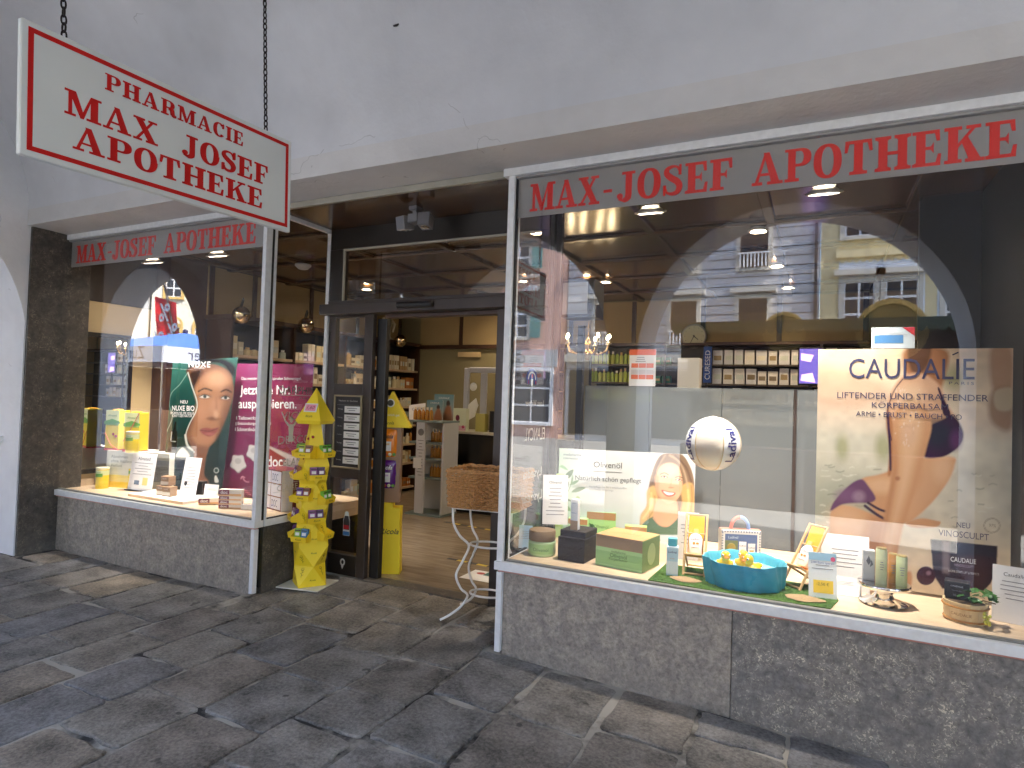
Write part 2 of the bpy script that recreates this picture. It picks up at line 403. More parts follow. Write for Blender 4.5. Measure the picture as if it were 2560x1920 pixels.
# ================================================================ materials of the place
def plaster(name, c):
    """limewashed plaster: patchy tone, trowel relief, a few hairline cracks"""
    m = mat(name, c, .9); t = m.node_tree; b = t.nodes['Principled BSDF']; tc = node(t, 'ShaderNodeTexCoord')
    n1 = node(t, 'ShaderNodeTexNoise'); n1.inputs['Scale'].default_value = 1.1; n1.inputs['Detail'].default_value = 4; n1.inputs['Roughness'].default_value = .62
    n2 = node(t, 'ShaderNodeTexNoise'); n2.inputs['Scale'].default_value = 34; n2.inputs['Detail'].default_value = 2
    n3 = node(t, 'ShaderNodeTexNoise'); n3.inputs['Scale'].default_value = 3.5; n3.inputs['Detail'].default_value = 3
    wv = node(t, 'ShaderNodeVectorMath', operation='MULTIPLY_ADD'); wv.inputs[1].default_value = (.35, .35, .35)
    v = node(t, 'ShaderNodeTexVoronoi', feature='DISTANCE_TO_EDGE'); v.inputs['Scale'].default_value = .55
    for n in (n1, n2, n3): t.links.new(tc.outputs['Object'], n.inputs['Vector'])
    t.links.new(n3.outputs['Color'], wv.inputs[0]); t.links.new(tc.outputs['Object'], wv.inputs[2]); t.links.new(wv.outputs[0], v.inputs['Vector'])
    r1 = node(t, 'ShaderNodeValToRGB'); e = r1.color_ramp.elements; e[0].position = .25; e[0].color = (*[x*.80 for x in c], 1); e[1].position = .7; e[1].color = (*[min(1, x*1.05) for x in c], 1); t.links.new(n1.outputs['Fac'], r1.inputs[0])
    lt = node(t, 'ShaderNodeMath', operation='LESS_THAN'); lt.inputs[1].default_value = .0013; t.links.new(v.outputs[0], lt.inputs[0])
    gt = node(t, 'ShaderNodeMath', operation='GREATER_THAN'); gt.inputs[1].default_value = .6; t.links.new(n1.outputs['Fac'], gt.inputs[0])
    mu = node(t, 'ShaderNodeMath', operation='MULTIPLY'); t.links.new(lt.outputs[0], mu.inputs[0]); t.links.new(gt.outputs[0], mu.inputs[1])
    m3 = node(t, 'ShaderNodeMath', operation='MULTIPLY'); m3.inputs[1].default_value = .3; t.links.new(mu.outputs[0], m3.inputs[0])
    mx = node(t, 'ShaderNodeMix', data_type='RGBA'); t.links.new(m3.outputs[0], mx.inputs['Factor']); t.links.new(r1.outputs[0], mx.inputs['A']); mx.inputs['B'].default_value = (.16, .15, .145, 1); t.links.new(mx.outputs['Result'], b.inputs['Base Color'])
    ad = node(t, 'ShaderNodeMath', operation='MULTIPLY_ADD'); ad.inputs[1].default_value = 2.5; t.links.new(n3.outputs['Fac'], ad.inputs[0]); t.links.new(n2.outputs['Fac'], ad.inputs[2])
    bp = node(t, 'ShaderNodeBump'); bp.inputs['Strength'].default_value = .3; bp.inputs['Distance'].default_value = .012; t.links.new(ad.outputs[0], bp.inputs['Height']); t.links.new(bp.outputs[0], b.inputs['Normal'])
plaster('plaster', (.67, .685, .72)); plaster('plaster_warm', (.66, .655, .655)); plaster('plaster_lit', (.80, .81, .83))  # last one: lighter copy, brighter light on the left walls put into the colour
mat('white_paint', (.86, .88, .90), .35, var=.12, vscale=26, bump=.05, bscale=90)
mat('alu_strip', (.46, .44, .37), .45, metal=.3, var=.2, vscale=6)
mat('dark_wood', (.022, .017, .014), .3, var=.3, vscale=6)
mat('dark_wood_brown', (.045, .032, .026), .4, var=.3, vscale=6)
mat('black_paint', (.008, .008, .008), .4)
mat('sign_red', (.56, .010, .008), .6, spec=.25)
mat('sign_white', (.70, .745, .74), .35, var=.05, vscale=4)
mat('card_white', (.82, .82, .82), .6)
mat('card_grey', (.6, .6, .62), .6)
mat('ink', (.03, .03, .035), .6)
mat('ink_grey', (.22, .22, .24), .6)
mat('chrome', (.8, .78, .74), .08, metal=1)
mat('chain_metal', (.035, .028, .03), .45, metal=.7, var=.4, vscale=60)
mat('band_grey', (.34, .335, .33), .45, var=.08, vscale=3)
mat('street', (.18, .178, .172), .85, var=.3, vscale=1.2, bump=.4, bscale=20)
mat('red_rim', (.62, .30, .27), .5)
mat('rubber_black', (.012, .012, .013), .45)
glassmat('glass', .06)
glassmat('glass_clear', .03)

# dark polished stone cladding with pale veins
def granite(name, base, pale, amount, sc):
    """polished breccia: fine dark grain, worm-like pale flecks, broad cloudy patches, splash dirt"""
    m = mat(name, base, .5, spec=.4); t = m.node_tree; b = t.nodes['Principled BSDF']; tc = node(t, 'ShaderNodeTexCoord')
    def noise(s_, d, r_=.6, w_=0):
        n = node(t, 'ShaderNodeTexNoise'); n.inputs['Scale'].default_value = s_; n.inputs['Detail'].default_value = d; n.inputs['Roughness'].default_value = r_; n.inputs['Distortion'].default_value = w_; t.links.new(tc.outputs['Object'], n.inputs['Vector']); return n
    def ramp(src, stops):
        r_ = node(t, 'ShaderNodeValToRGB'); e = r_.color_ramp.elements; e[0].position, e[1].position = stops[0][0], stops[1][0]; e[0].color = (*stops[0][1], 1); e[1].color = (*stops[1][1], 1); t.links.new(src, r_.inputs[0]); return r_.outputs[0]
    def mix(f, a, c, mode='MIX'):
        x = node(t, 'ShaderNodeMix', data_type='RGBA', blend_type=mode)
        if isinstance(f, float): x.inputs['Factor'].default_value = f
        else: t.links.new(f, x.inputs['Factor'])
        t.links.new(a, x.inputs['A'])
        if isinstance(c, tuple): x.inputs['B'].default_value = (*c, 1)
        else: t.links.new(c, x.inputs['B'])
        return x.outputs['Result']
    n1 = noise(sc*1.2, 5, .72, .4); n2 = noise(sc*2.6, 2, .5, 1.2); n3 = noise(1.0, 2); n4 = noise(sc*.35, 3, .6, .5)
    col = ramp(n1.outputs['Fac'], ((.30, tuple(x*.55 for x in base)), (.70, tuple(x*1.4 for x in base))))
    fk = ramp(n2.outputs['Fac'], ((.565, (0, 0, 0)), (.63, (amount,)*3))); gate = ramp(n4.outputs['Fac'], ((.42, (0, 0, 0)), (.62, (1, 1, 1))))
    mu = node(t, 'ShaderNodeMath', operation='MULTIPLY'); t.links.new(fk, mu.inputs[0]); t.links.new(gate, mu.inputs[1])
    col = mix(mu.outputs[0], col, pale)
    col = mix(1.0, col, ramp(n4.outputs['Fac'], ((.3, (.72, .72, .75)), (.7, (1.22, 1.18, 1.12)))), 'MULTIPLY')
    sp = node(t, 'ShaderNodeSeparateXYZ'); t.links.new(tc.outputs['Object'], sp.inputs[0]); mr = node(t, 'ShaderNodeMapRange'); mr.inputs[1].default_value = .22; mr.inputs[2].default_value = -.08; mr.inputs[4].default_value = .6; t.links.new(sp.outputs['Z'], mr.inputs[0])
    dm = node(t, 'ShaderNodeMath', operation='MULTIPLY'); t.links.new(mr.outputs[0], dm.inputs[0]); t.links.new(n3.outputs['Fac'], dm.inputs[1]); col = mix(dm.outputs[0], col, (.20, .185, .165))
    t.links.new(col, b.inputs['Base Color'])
    ru = node(t, 'ShaderNodeMapRange'); ru.inputs[3].default_value = .35; ru.inputs[4].default_value = .75; t.links.new(n3.outputs['Fac'], ru.inputs[0]); t.links.new(ru.outputs[0], b.inputs['Roughness'])
    return m
granite('granite', (.34, .31, .275), (.48, .43, .36), .55, 34)
granite('granite_flecked', (.235, .225, .215), (.62, .58, .48), .95, 28)
granite('granite_dark', (.08, .072, .064), (.22, .19, .15), .8, 22)

# worn paving slabs, each with a tint of its own
m = mat('slab', (0.136, 0.136, 0.145), .5); t = m.node_tree; b = t.nodes['Principled BSDF']
oi = node(t, 'ShaderNodeObjectInfo'); r = node(t, 'ShaderNodeValToRGB'); e = r.color_ramp.elements
e[0].position = 0; e[0].color = (0.165, 0.162, 0.164, 1); e[1].position = 1; e[1].color = (0.240, 0.200, 0.152, 1)
for p, c in ((.25, (0.198, 0.186, 0.172)), (.45, (0.230, 0.205, 0.170)), (.65, (0.178, 0.172, 0.164)), (.85, (0.212, 0.182, 0.150))):
    q = e.new(p); q.color = (*c, 1)
t.links.new(oi.outputs['Random'], r.inputs[0])
tc = node(t, 'ShaderNodeTexCoord'); n1 = node(t, 'ShaderNodeTexNoise'); n1.inputs['Scale'].default_value = 55; n1.inputs['Detail'].default_value = 5; n1.inputs['Roughness'].default_value = .7
n2 = node(t, 'ShaderNodeTexNoise'); n2.inputs['Scale'].default_value = 5; n2.inputs['Detail'].default_value = 6
n3 = node(t, 'ShaderNodeTexNoise'); n3.inputs['Scale'].default_value = 9; n3.inputs['Detail'].default_value = 2
for n in (n1, n2, n3): t.links.new(tc.outputs['Object'], n.inputs['Vector'])
ad = node(t, 'ShaderNodeMath', operation='ADD'); t.links.new(n1.outputs['Fac'], ad.inputs[0]); t.links.new(n2.outputs['Fac'], ad.inputs[1])
mr = node(t, 'ShaderNodeMapRange'); mr.inputs[1].default_value = .74; mr.inputs[2].default_value = 1.28; mr.inputs[3].default_value = .3; mr.inputs[4].default_value = 1.7; t.links.new(ad.outputs[0], mr.inputs[0])
mx = node(t, 'ShaderNodeMix', data_type='RGBA', blend_type='MULTIPLY'); mx.inputs['Factor'].default_value = 1; t.links.new(r.outputs[0], mx.inputs['A']); t.links.new(mr.outputs[0], mx.inputs['B'])
# dark spots of old chewing gum and stains
r3 = node(t, 'ShaderNodeValToRGB'); e = r3.color_ramp.elements; e[0].position = .27; e[0].color = (.35, .35, .35, 1); e[1].position = .31; e[1].color = (1, 1, 1, 1); t.links.new(n3.outputs['Fac'], r3.inputs[0])
mx2 = node(t, 'ShaderNodeMix', data_type='RGBA', blend_type='MULTIPLY'); mx2.inputs['Factor'].default_value = 1; t.links.new(mx.outputs['Result'], mx2.inputs['A']); t.links.new(r3.outputs[0], mx2.inputs['B'])
t.links.new(mx2.outputs['Result'], b.inputs['Base Color'])
mr2 = node(t, 'ShaderNodeMapRange'); mr2.inputs[3].default_value = .38; mr2.inputs[4].default_value = .78; t.links.new(n2.outputs['Fac'], mr2.inputs[0]); t.links.new(mr2.outputs[0], b.inputs['Roughness'])
bp = node(t, 'ShaderNodeBump'); bp.inputs['Strength'].default_value = .8; bp.inputs['Distance'].default_value = .010; t.links.new(ad.outputs[0], bp.inputs['Height']); t.links.new(bp.outputs[0], b.inputs['Normal'])
# mortar: pale where sound, dark where dirty
m = mat('mortar', (.27, .25, .22), .9); t = m.node_tree; b = t.nodes['Principled BSDF']
tc = node(t, 'ShaderNodeTexCoord'); n1 = node(t, 'ShaderNodeTexNoise'); n1.inputs['Scale'].default_value = 1.7; n1.inputs['Detail'].default_value = 6; n1.inputs['Roughness'].default_value = .65
t.links.new(tc.outputs['Object'], n1.inputs['Vector']); r = node(t, 'ShaderNodeValToRGB'); e = r.color_ramp.elements
e[0].position = .42; e[0].color = (.03, .028, .027, 1); e[1].position = .54; e[1].color = (.40, .37, .32, 1); t.links.new(n1.outputs['Fac'], r.inputs[0]); t.links.new(r.outputs[0], b.inputs['Base Color'])

def zg(x, y):
    """level of the arcade floor: it falls a little to the right and rises into the doorway"""
    z = -.022-.036*max(x, 0)-.012*math.exp(-((x+3.3)/.8)**2)
    if y > -.25: k = min((y+.25)/.8, 1) if -2.06 < x < .02 else 0; z = z*(1-k)
    return z

# ================================================================ ground and arcade floor
struct(MB().add([(-120, -120, -.16), (120, -120, -.16), (120, 120, -.16), (-120, 120, -.16)], [(0, 1, 2, 3)]).build('ground', 'street'))
fl = MB()
xs = [-13, -9, -6, -5]+[-4.7+.2*i for i in range(38)]+[3.2, 4, 6, 9]; ys = [-4.7, -4, -3, -2, -1.2, -.6, -.3, -.15, 0, .15, .3, .45, .69]
fl.add([(x, y, zg(x, y)-.011) for y in ys for x in xs], [(j*len(xs)+i, j*len(xs)+i+1, (j+1)*len(xs)+i+1, (j+1)*len(xs)+i) for j in range(len(ys)-1) for i in range(len(xs)-1)])
pav = struct(fl.build('pavement', 'mortar'))
CX_ = [-7.5, -7.05, -6.6, -6.2, -5.8, -5.4, -5.0, -4.6, -4.2, -3.8, -3.4, -2.97, -2.55, -2.14, -1.76, -1.34, -.9, -.47, -.06, .37, .81, 1.23, 1.65, 2.08, 2.5, 2.93, 3.35, 3.8, 4.2, 4.65]
ANCH = {-.47: -1.19, -1.34: -1.755, -2.14: -1.39, -.9: -1.35, .37: -.62, .81: -.50, -1.76: -1.08, 1.23: -.75, -2.55: -1.2, -2.97: -.72, -.06: -1.15}
def slab(x0, x1, y0, y1):
    g = rnd.uniform(.008, .016); pts = []
    cs = [(x0+g, y0+g), (x1-g, y0+g), (x1-g, y1-g), (x0+g, y1-g)]
    cs = [(x+rnd.uniform(-.010, .010), y+rnd.uniform(-.018, .018)) for x, y in cs]
    for i in range(4):
        a, c = cs[i], cs[(i+1) % 4]; n = 5
        for k in range(n):
            t = k/n; j = .010 if k else 0
            if k == 0:
                p = cs[i-1]; pts.append((a[0]+(p[0]-a[0])*.035, a[1]+(p[1]-a[1])*.035)); pts.append((a[0]+(c[0]-a[0])*.035, a[1]+(c[1]-a[1])*.035))
            else: pts.append((a[0]+(c[0]-a[0])*t+rnd.uniform(-j, j), a[1]+(c[1]-a[1])*t+rnd.uniform(-j, j)))
    mx_ = sum(p[0] for p in pts)/len(pts); my = sum(p[1] for p in pts)/len(pts); n = len(pts); dz = rnd.uniform(-.003, .002); tx, ty = rnd.uniform(-.012, .012), rnd.uniform(-.009, .009)
    def z(p, o): return zg(p[0], p[1])+o+dz+tx*(p[0]-mx_)+ty*(p[1]-my)
    low = [(p[0], p[1], z(p, -.03)) for p in pts]; mid = [(p[0], p[1], z(p, -.004)) for p in pts]; top = [(p[0]+(mx_-p[0])*.03, p[1]+(my-p[1])*.03, z(p, 0)) for p in pts]
    mb = MB(); mb.add(low+mid+top+[(mx_, my, z((mx_, my), 0))], [(i, (i+1) % n, n+(i+1) % n, n+i) for i in range(n)]+[(n+i, n+(i+1) % n, 2*n+(i+1) % n, 2*n+i) for i in range(n)]+[(2*n+i, 2*n+(i+1) % n, 3*n) for i in range(n)])
    mb.build('paving_stone', 'slab', pav)
for i in range(len(CX_)-1):
    x0, x1 = CX_[i], CX_[i+1]
    inrec = x0 > -2.2 and x1 < .1
    yt = .66 if inrec else (-.02 if x0 > -4.7 else -.36)
    y = ANCH.get(x0, -1.2+rnd.uniform(-.25, .25)); ysl = [y]
    while ysl[-1] < yt-.25: ysl.append(ysl[-1]+rnd.uniform(.36, .62))
    ysl[-1] = yt
    if len(ysl) > 2 and ysl[-1]-ysl[-2] < .2: ysl.pop(-2)
    lo = y
    while lo > -4.4: lo -= rnd.uniform(.36, .62); ysl.insert(0, lo)
    xa, xb = x0, x1
    for k in range(len(ysl)-1):
        b0, b1 = ysl[k], ysl[k+1]
        if b1 > 0 and inrec: xa2, xb2 = max(x0, -2.03), min(x1, -.01)
        else: xa2, xb2 = x0, x1
        if not inrec or b0 > -.05 or b1 <= .02: slab(xa2, xb2, b0, b1)
        else: slab(xa2, xb2, b0, b1)

# ================================================================ arcade: vault, beam, walls
YC = -2.2
def vaultz(y):
    if y > YC: c = min(1, (y-YC)/(-.345-YC)); return 3.095+1.45*math.sqrt(max(0, 1-c*c))
    c = min(1, (YC-y)/(3.835+YC)); return 4.0+.545*math.sqrt(max(0, 1-c*c))
va = MB(); NV = 40
prof = []
for k in range(NV+1):
    y = YC+(-.345-YC)*math.cos(math.pi*k/NV) if k <= NV/2 else YC-(3.835+YC)*math.sin(math.pi*(k-NV/2)/NV)
    prof.append((y, vaultz(y) if 0 < k < NV else (3.095 if k == 0 else 4.0)))
xs = [-13+.5*i for i in range(45)]
va.add([(x, y, z) for (y, z) in prof for x in xs], [(j*len(xs)+i, (j+1)*len(xs)+i, (j+1)*len(xs)+i+1, j*len(xs)+i+1) for j in range(len(prof)-1) for i in range(len(xs)-1)]); va.sm = True
ceil_ = struct(va.build('ceiling', 'plaster'))
# hairline crack and an old fixing hook in the plaster
def vpt(x, y, o=.004): return (x, y, vaultz(y)-o)
beam = MB(); beam.prism([(-.35, 2.955), (.002, 2.945), (.3, 2.945), (.3, 3.4), (-.35, 3.1)], -4.715, 9, 'x'); struct(beam.build('beam', 'plaster_warm'))
hook = thing('ceiling_hook', 'small dark rusty hook screwed into the white plaster above the doorway', 'hook', (-.52, -.52, vaultz(-.52)), rot=(R(55), 0, 0))
MB().lathe([(0, -.004), (.02, -.004), (.022, -.01), (.012, -.016), (0, -.016)], 14).build('plate', 'chain_metal', hook)
MB().tube([(0, 0, -.012), (0, 0, -.03), (.008, 0, -.04), (0, 0, -.05), (-.01, 0, -.044)], .0035, 6).build('eye', 'chain_metal', hook)

AC = [5.08, 1.45, -2.18, -5.83, -9.46]; AR = 1.64; ASP = 2.06; YA, YB = -3.82, -4.62
def arch_wall(mb, xc, half, x0, x1, z0, zs, rise, ztop, ya, yb, axis='x', n=28):
    """solid wall from x0 to x1 with an arched opening centred on xc"""
    ar = [(xc-half*math.cos(math.pi*k/n), zs+rise*math.sin(math.pi*k/n)) for k in range(n+1)]
    def P(p, d): return (p[0], d, p[1]) if axis == 'x' else (d, p[0], p[1])
    for d in (ya, yb):
        for a, c in ((x0, xc-half), (xc+half, x1)): mb.add([P((a, z0), d), P((c, z0), d), P((c, ztop), d), P((a, ztop), d)], [(0, 1, 2, 3)])
        for k in range(n): mb.add([P(ar[k], d), P(ar[k+1], d), P((ar[k+1][0], ztop), d), P((ar[k][0], ztop), d)], [(0, 1, 2, 3)])
    path = [(xc-half, z0)]+ar+[(xc+half, z0)]
    for k in range(len(path)-1): mb.add([P(path[k], ya), P(path[k+1], ya), P(path[k+1], yb), P(path[k], yb)], [(0, 1, 2, 3)])
    mb.add([P((x0, z0), ya), P((x0, z0), yb), P((x0, ztop), yb), P((x0, ztop), ya)], [(0, 1, 2, 3)]); mb.add([P((x1, z0), ya), P((x1, z0), yb), P((x1, ztop), yb), P((x1, ztop), ya)], [(0, 1, 2, 3)])
    return mb
aw = MB()
for c in AC: arch_wall(aw, c, AR, c-1.815, c+1.815, -.2, ASP, 1.66, 4.7, YA, YB)
struct(aw.build('wall_street', 'plaster', smooth=False))
tw = arch_wall(MB(), -1.03, .735, -3.86, -.29, -.2, 1.72, 1.22, 4.7, -4.72, -5.12, axis='y')
struct(tw.build('wall_left', 'plaster_lit', smooth=False))
# plastered wall of the neighbouring house, flush with the pier, with a ledge
nw = MB().box(-13, -.33, -.2, -4.722, .045, 4.7); nb = struct(nw.build('wall_neighbour', 'plaster_lit'))
box('ledge', 'plaster_lit', nb, -6.2, -.40, .98, -4.98, -.33, 1.03)
pr_ = thing('stone_pilaster', 'dark polished stone pilaster between the white wall and the left display window', 'pilaster')
box('cladding', 'granite_dark', pr_, -4.722, -.318, -.2, -4.69, .2, 2.95)
struct(MB().box(2.9, -.02, -.2, 9, .6, 3.3).build('wall_right', 'plaster'))
struct(MB().box(9, -4.6, -.2, 9.4, .6, 5).build('wall_end', 'plaster'))
struct(MB().box(-13.4, -4.6, -.2, -13, .6, 5).build('wall_far_end', 'plaster'))
ub = thing('arcade_building', 'white plastered upper storeys of the arcade house above the shop', 'building')
box('upper_wall', 'plaster_warm', ub, -13.4, -4.62, 4.72, 9.4, 10, 15)

# ================================================================ shop interior shell
def wood(name, c1, c2, rough, sc=(1, 12, 12), coat=0):
    m = mat(name, c1, rough, coat=coat); t = m.node_tree; b = t.nodes['Principled BSDF']; tc = node(t, 'ShaderNodeTexCoord'); mp = node(t, 'ShaderNodeMapping'); mp.inputs['Scale'].default_value = sc
    n = node(t, 'ShaderNodeTexNoise'); n.inputs['Scale'].default_value = 2.2; n.inputs['Detail'].default_value = 7; n.inputs['Distortion'].default_value = .6
    t.links.new(tc.outputs['Object'], mp.inputs[0]); t.links.new(mp.outputs[0], n.inputs['Vector']); r = node(t, 'ShaderNodeValToRGB'); e = r.color_ramp.elements
    e[0].position = .3; e[0].color = (*c2, 1); e[1].position = .72; e[1].color = (*c1, 1); t.links.new(n.outputs['Fac'], r.inputs[0]); t.links.new(r.outputs[0], b.inputs['Base Color'])
    return m
wood('floor_wood', (.36, .29, .21), (.22, .17, .12), .25, (1.2, 9, 1))
wood('ceiling_wood', (.10, .048, .017), (.055, .026, .0095), .18, (1, 8, 1))
wood('beam_wood', (.075, .038, .015), (.045, .022, .009), .2, (1, 8, 1))
mat('beige_panel', (.42, .31, .15), .75, var=.08, vscale=3)
mat('green_beige', (.27, .235, .13), .7, var=.06, vscale=2)
wood('brown_wood', (.07, .032, .018), (.04, .018, .011), .35, (8, 8, 1))
mat('navy_panel', (.022, .03, .05), .5)
wood('deck_wood', (.70, .54, .37), (.60, .45, .30), .45, (2, 10, 2))
sf = struct(MB().box(-5, .7, -.15, 3.6, 6, -.001).build('floor', 'mortar'))
k = 0
y = .70
while y < 5.0:                      # floor boards with staggered ends
    x = -4.2-rnd.random()*.9
    while x < 3.4:
        L = rnd.uniform(1.1, 1.7); box('floor_board', 'floor_wood', sf, max(x, -4.3)+.001, y+.001, -.001, min(x+L, 3.5)-.001, y+.158, .004+rnd.uniform(-.0006, .0006)); x += L
    y += .16
sc_ = struct(MB().box(-4.9, .02, 2.93, 3.6, 6, 3.2).build('shop_ceiling', 'ceiling_wood'))
for i, y in enumerate((.72, 1.62, 2.5, 3.4, 4.3)): box('ceiling_beam', 'beam_wood', sc_, -4.88, y-.04, 2.90, 3.58, y+.04, 2.929, .012)
for i, x in enumerate((-4.3, -3.3, -2.35, -1.4, -.45, .5, 1.4, 2.3, 3.2)):
    for y0, y1 in ((.761, 1.579), (1.661, 2.459), (2.541, 3.359), (3.441, 4.259), (4.341, 5.0)): box('ceiling_beam', 'beam_wood', sc_, x-.035, y0, 2.902, x+.035, y1, 2.929, .012)
struct(MB().box(-4.9, 5.0, -.15, 3.6, 5.2, 3.2).build('wall_back', 'green_beige'))
struct(MB().box(-4.9, .9, -.15, -4.5, 5.0, 3.2).build('wall_shelf_side', 'brown_wood'))
struct(MB().box(3.4, .6, -.15, 3.6, 5.0, 3.2).build('wall_shop_right', 'beige_panel'))
# ================================================================ display windows
mat('black_strip', (.01, .01, .011), .35)
mat('letter_grey', (.55, .54, .50), .5)
mat('letter_dim', (.20, .20, .19), .5)
mat('frost_letter', (.62, .62, .6), .6)

def display_window(x0, x1, ret, label, panels):
    """ret: -1 side pane on the left end, +1 on the right end"""
    T = thing('display_window', label, 'window', ((x0+x1)/2, 0, 0)); ox = (x0+x1)/2
    def b(n, m, *a, bv=.002): return box(n, m, T, a[0]-ox, a[1], a[2], a[3]-ox, a[4], a[5], bv)
    xa, xb = x0-.036, x1+.03
    b('top_rail', 'white_paint', xa, -.03, 2.899, xb, .03, 2.946)
    b('rail_lip', 'band_grey', x0, -.012, 2.884, x1, .028, 2.8985)
    b('sill', 'white_paint', x0-.012, -.034, .481, x1+.006, .05, .532)
    b('sill_lip', 'red_rim', x0+.01, -.02, .470, x1-.01, .02, .4805)
    lw, rw = (.046, .039) if ret > 0 else (.042, .05)
    b('post', 'white_paint', x0, -.026, .5325, x0+lw, .034, 2.8985); b('post', 'white_paint', x1-rw, -.026, .5325, x1, .034, 2.8985)
    b('bead', 'black_strip', x0+lw+.0005, -.006, .5325, x0+lw+.008, .03, 2.8835); b('bead', 'black_strip', x1-rw-.008, -.006, .5325, x1-rw-.0005, .03, 2.8835)
    b('bead', 'letter_dim', x0+lw+.009, -.004, .5325, x1-rw-.009, .03, .5435)
    pane = b('pane', 'glass', x0+lw, .002, .54, x1-rw, .008, 2.89, bv=0)
    # stone plinth
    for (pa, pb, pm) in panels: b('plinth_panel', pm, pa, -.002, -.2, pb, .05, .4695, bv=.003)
    # lettered band behind the glass
    bd = b('name_band', 'band_grey', x0+lw+.002, .018, 2.645, x1-rw-.002, .024, 2.8835, bv=0)
    # corner and side pane
    e = x1 if ret > 0 else x0; s = ret            # s: outward direction of the free end
    lo = b('corner_post', 'white_paint', *( (e-.036, -.03, zg(e, 0)+.004, e+.002, .012, .4695) if s > 0 else (e+.004, -.03, zg(e, 0)+.004, e+.04, .012, .4695)))
    b('corner_strip', 'black_strip', *((e-.034, .0345, .02, e-.004, .058, 2.8985) if s > 0 else (e+.004, .0345, .02, e+.034, .058, 2.8985)), bv=0)
    ein, eout = (e-.034, e-.0005) if s > 0 else (e+.0005, e+.034)
    b('side_rail', 'white_paint', ein, .0595, 2.899, eout, .74, 2.944); b('side_sill', 'white_paint', ein, .0595, .481, eout+s*.006, .70, .531)
    b('side_post', 'white_paint', ein, .0595, .5315, eout, .085, 2.8985); b('side_post', 'white_paint' if s > 0 else 'black_strip', ein, .66, .5315, eout, .70, 2.8985)
    b('side_bead', 'black_strip', ein+.008, .0855, .5315, eout-.008, .6595, .541, bv=0)
    b('side_pane', 'glass', (ein+eout)/2-.003, .0855, .5415, (ein+eout)/2+.003, .6595, 2.8985, bv=0)
    b('side_plinth', 'granite_dark', ein, .0595, -.15, eout, .70, .4805, bv=.002)
    return T, ox
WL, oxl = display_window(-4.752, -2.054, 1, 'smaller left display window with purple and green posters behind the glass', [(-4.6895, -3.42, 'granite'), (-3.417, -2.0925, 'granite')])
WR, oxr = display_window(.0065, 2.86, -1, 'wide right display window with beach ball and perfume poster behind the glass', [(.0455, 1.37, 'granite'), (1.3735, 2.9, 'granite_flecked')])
mat('band_red', (.82, .02, .01), .5)
def bandword(T, ox, txt, x0, x1): slab_word(T, txt, 'band_red', face((x0+x1)/2-ox, .018, 2.760), x1-x0, .168, gap=.05, th=.0025)
bandword(WR, oxr, 'MAX', .139, .582); bandword(WR, oxr, '-', .602, .663); bandword(WR, oxr, 'JOSEF', .688, 1.322); bandword(WR, oxr, 'APOTHEKE', 1.417, 2.528)
bandword(WL, oxl, 'MAX', -4.605, -4.15); bandword(WL, oxl, '-', -4.125, -4.06); bandword(WL, oxl, 'JOSEF', -4.05, -3.437); bandword(WL, oxl, 'APOTHEKE', -3.326, -2.22)

# brand lettering stuck on the side panes
GX = -2.0715-oxl+.0035
def stick(T, txt, m, x, y, z, wd, ht, facing='+x', bold=.0, space=1, mirror=False, shear=0):
    letters(T, txt, m, face(x, y, z, facing), width=wd, height=ht, bold=bold, space=space, name='lettering', mirror=mirror, shear=shear)
stick(WL, 'DARPHIN', 'letter_dim', GX, .37, 1.535, .40, .06); stick(WL, 'PARIS', 'letter_dim', GX, .47, 1.47, .16, .016, space=1.6)
box('rule', 'letter_grey', WL, GX-.0004, .17, 1.492, GX+.0004, .56, 1.496)
stick(WL, 'VICHY', 'letter_grey', GX, .37, 1.328, .34, .068); stick(WL, 'DERCOS', 'letter_grey', GX, .38, 1.136, .40, .066); stick(WL, 'ELANCYL', 'letter_grey', GX, .42, .955, .36, .06)
stick(WL, 'CLAIRE FISHER', 'frost_letter', GX, .41, .757, .44, .045)
for a in ((.15, .725, .67, .728), (.15, .79, .67, .793)): box('rule', 'frost_letter', WL, GX-.0004, a[0], a[1], GX+.0004, a[2]-.02, a[3])
# small white figure with raised arms on the pane
def flat(T, m, polys, mtx, th=.0008, name='print'):
    mb = MB()
    for i, pl in enumerate(polys): mb.prism(pl, 0, th+.00015*i)
    o = mb.build(name, m, T, smooth=False); o.matrix_local = mtx; return o
def limb(a, c, w0, w1):
    dx, dy = c[0]-a[0], c[1]-a[1]; l = math.hypot(dx, dy); nx_, ny_ = -dy/l, dx/l
    return [(a[0]+nx_*w0, a[1]+ny_*w0), (a[0]-nx_*w0, a[1]-ny_*w0), (c[0]-nx_*w1, c[1]-ny_*w1), (c[0]+nx_*w1, c[1]+ny_*w1)]
flat(WL, 'sign_white', [arc(0, .03, .018, .026, 0, 360, 16)[:-1], [(-.03, -.01), (.03, -.01), (.022, -.09), (.028, -.15), (-.028, -.15), (-.022, -.09)], limb((-.026, -.02), (-.065, .02), .010, .007), limb((-.065, .02), (-.10, .085), .007, .004), limb((.026, -.02), (.06, .025), .010, .007), limb((.06, .025), (.085, .09), .007, .004)], face(GX, .31, 1.27, '+x'), name='figure_sticker')
# mirrored lettering seen through the right window from behind
GXR = .0065-oxr+.0235
for txt, z, wd, ht, y in (('Louis Widmer', 1.50, .30, .04, .42), ('ELANCYL', 1.29, .33, .085, .44), ('Lysedia', 1.02, .30, .08, .42), ('Lysnear', .86, .34, .085, .42)):
    stick(WR, txt, 'letter_grey', GXR, y, z, wd, ht, '+x', mirror=True)
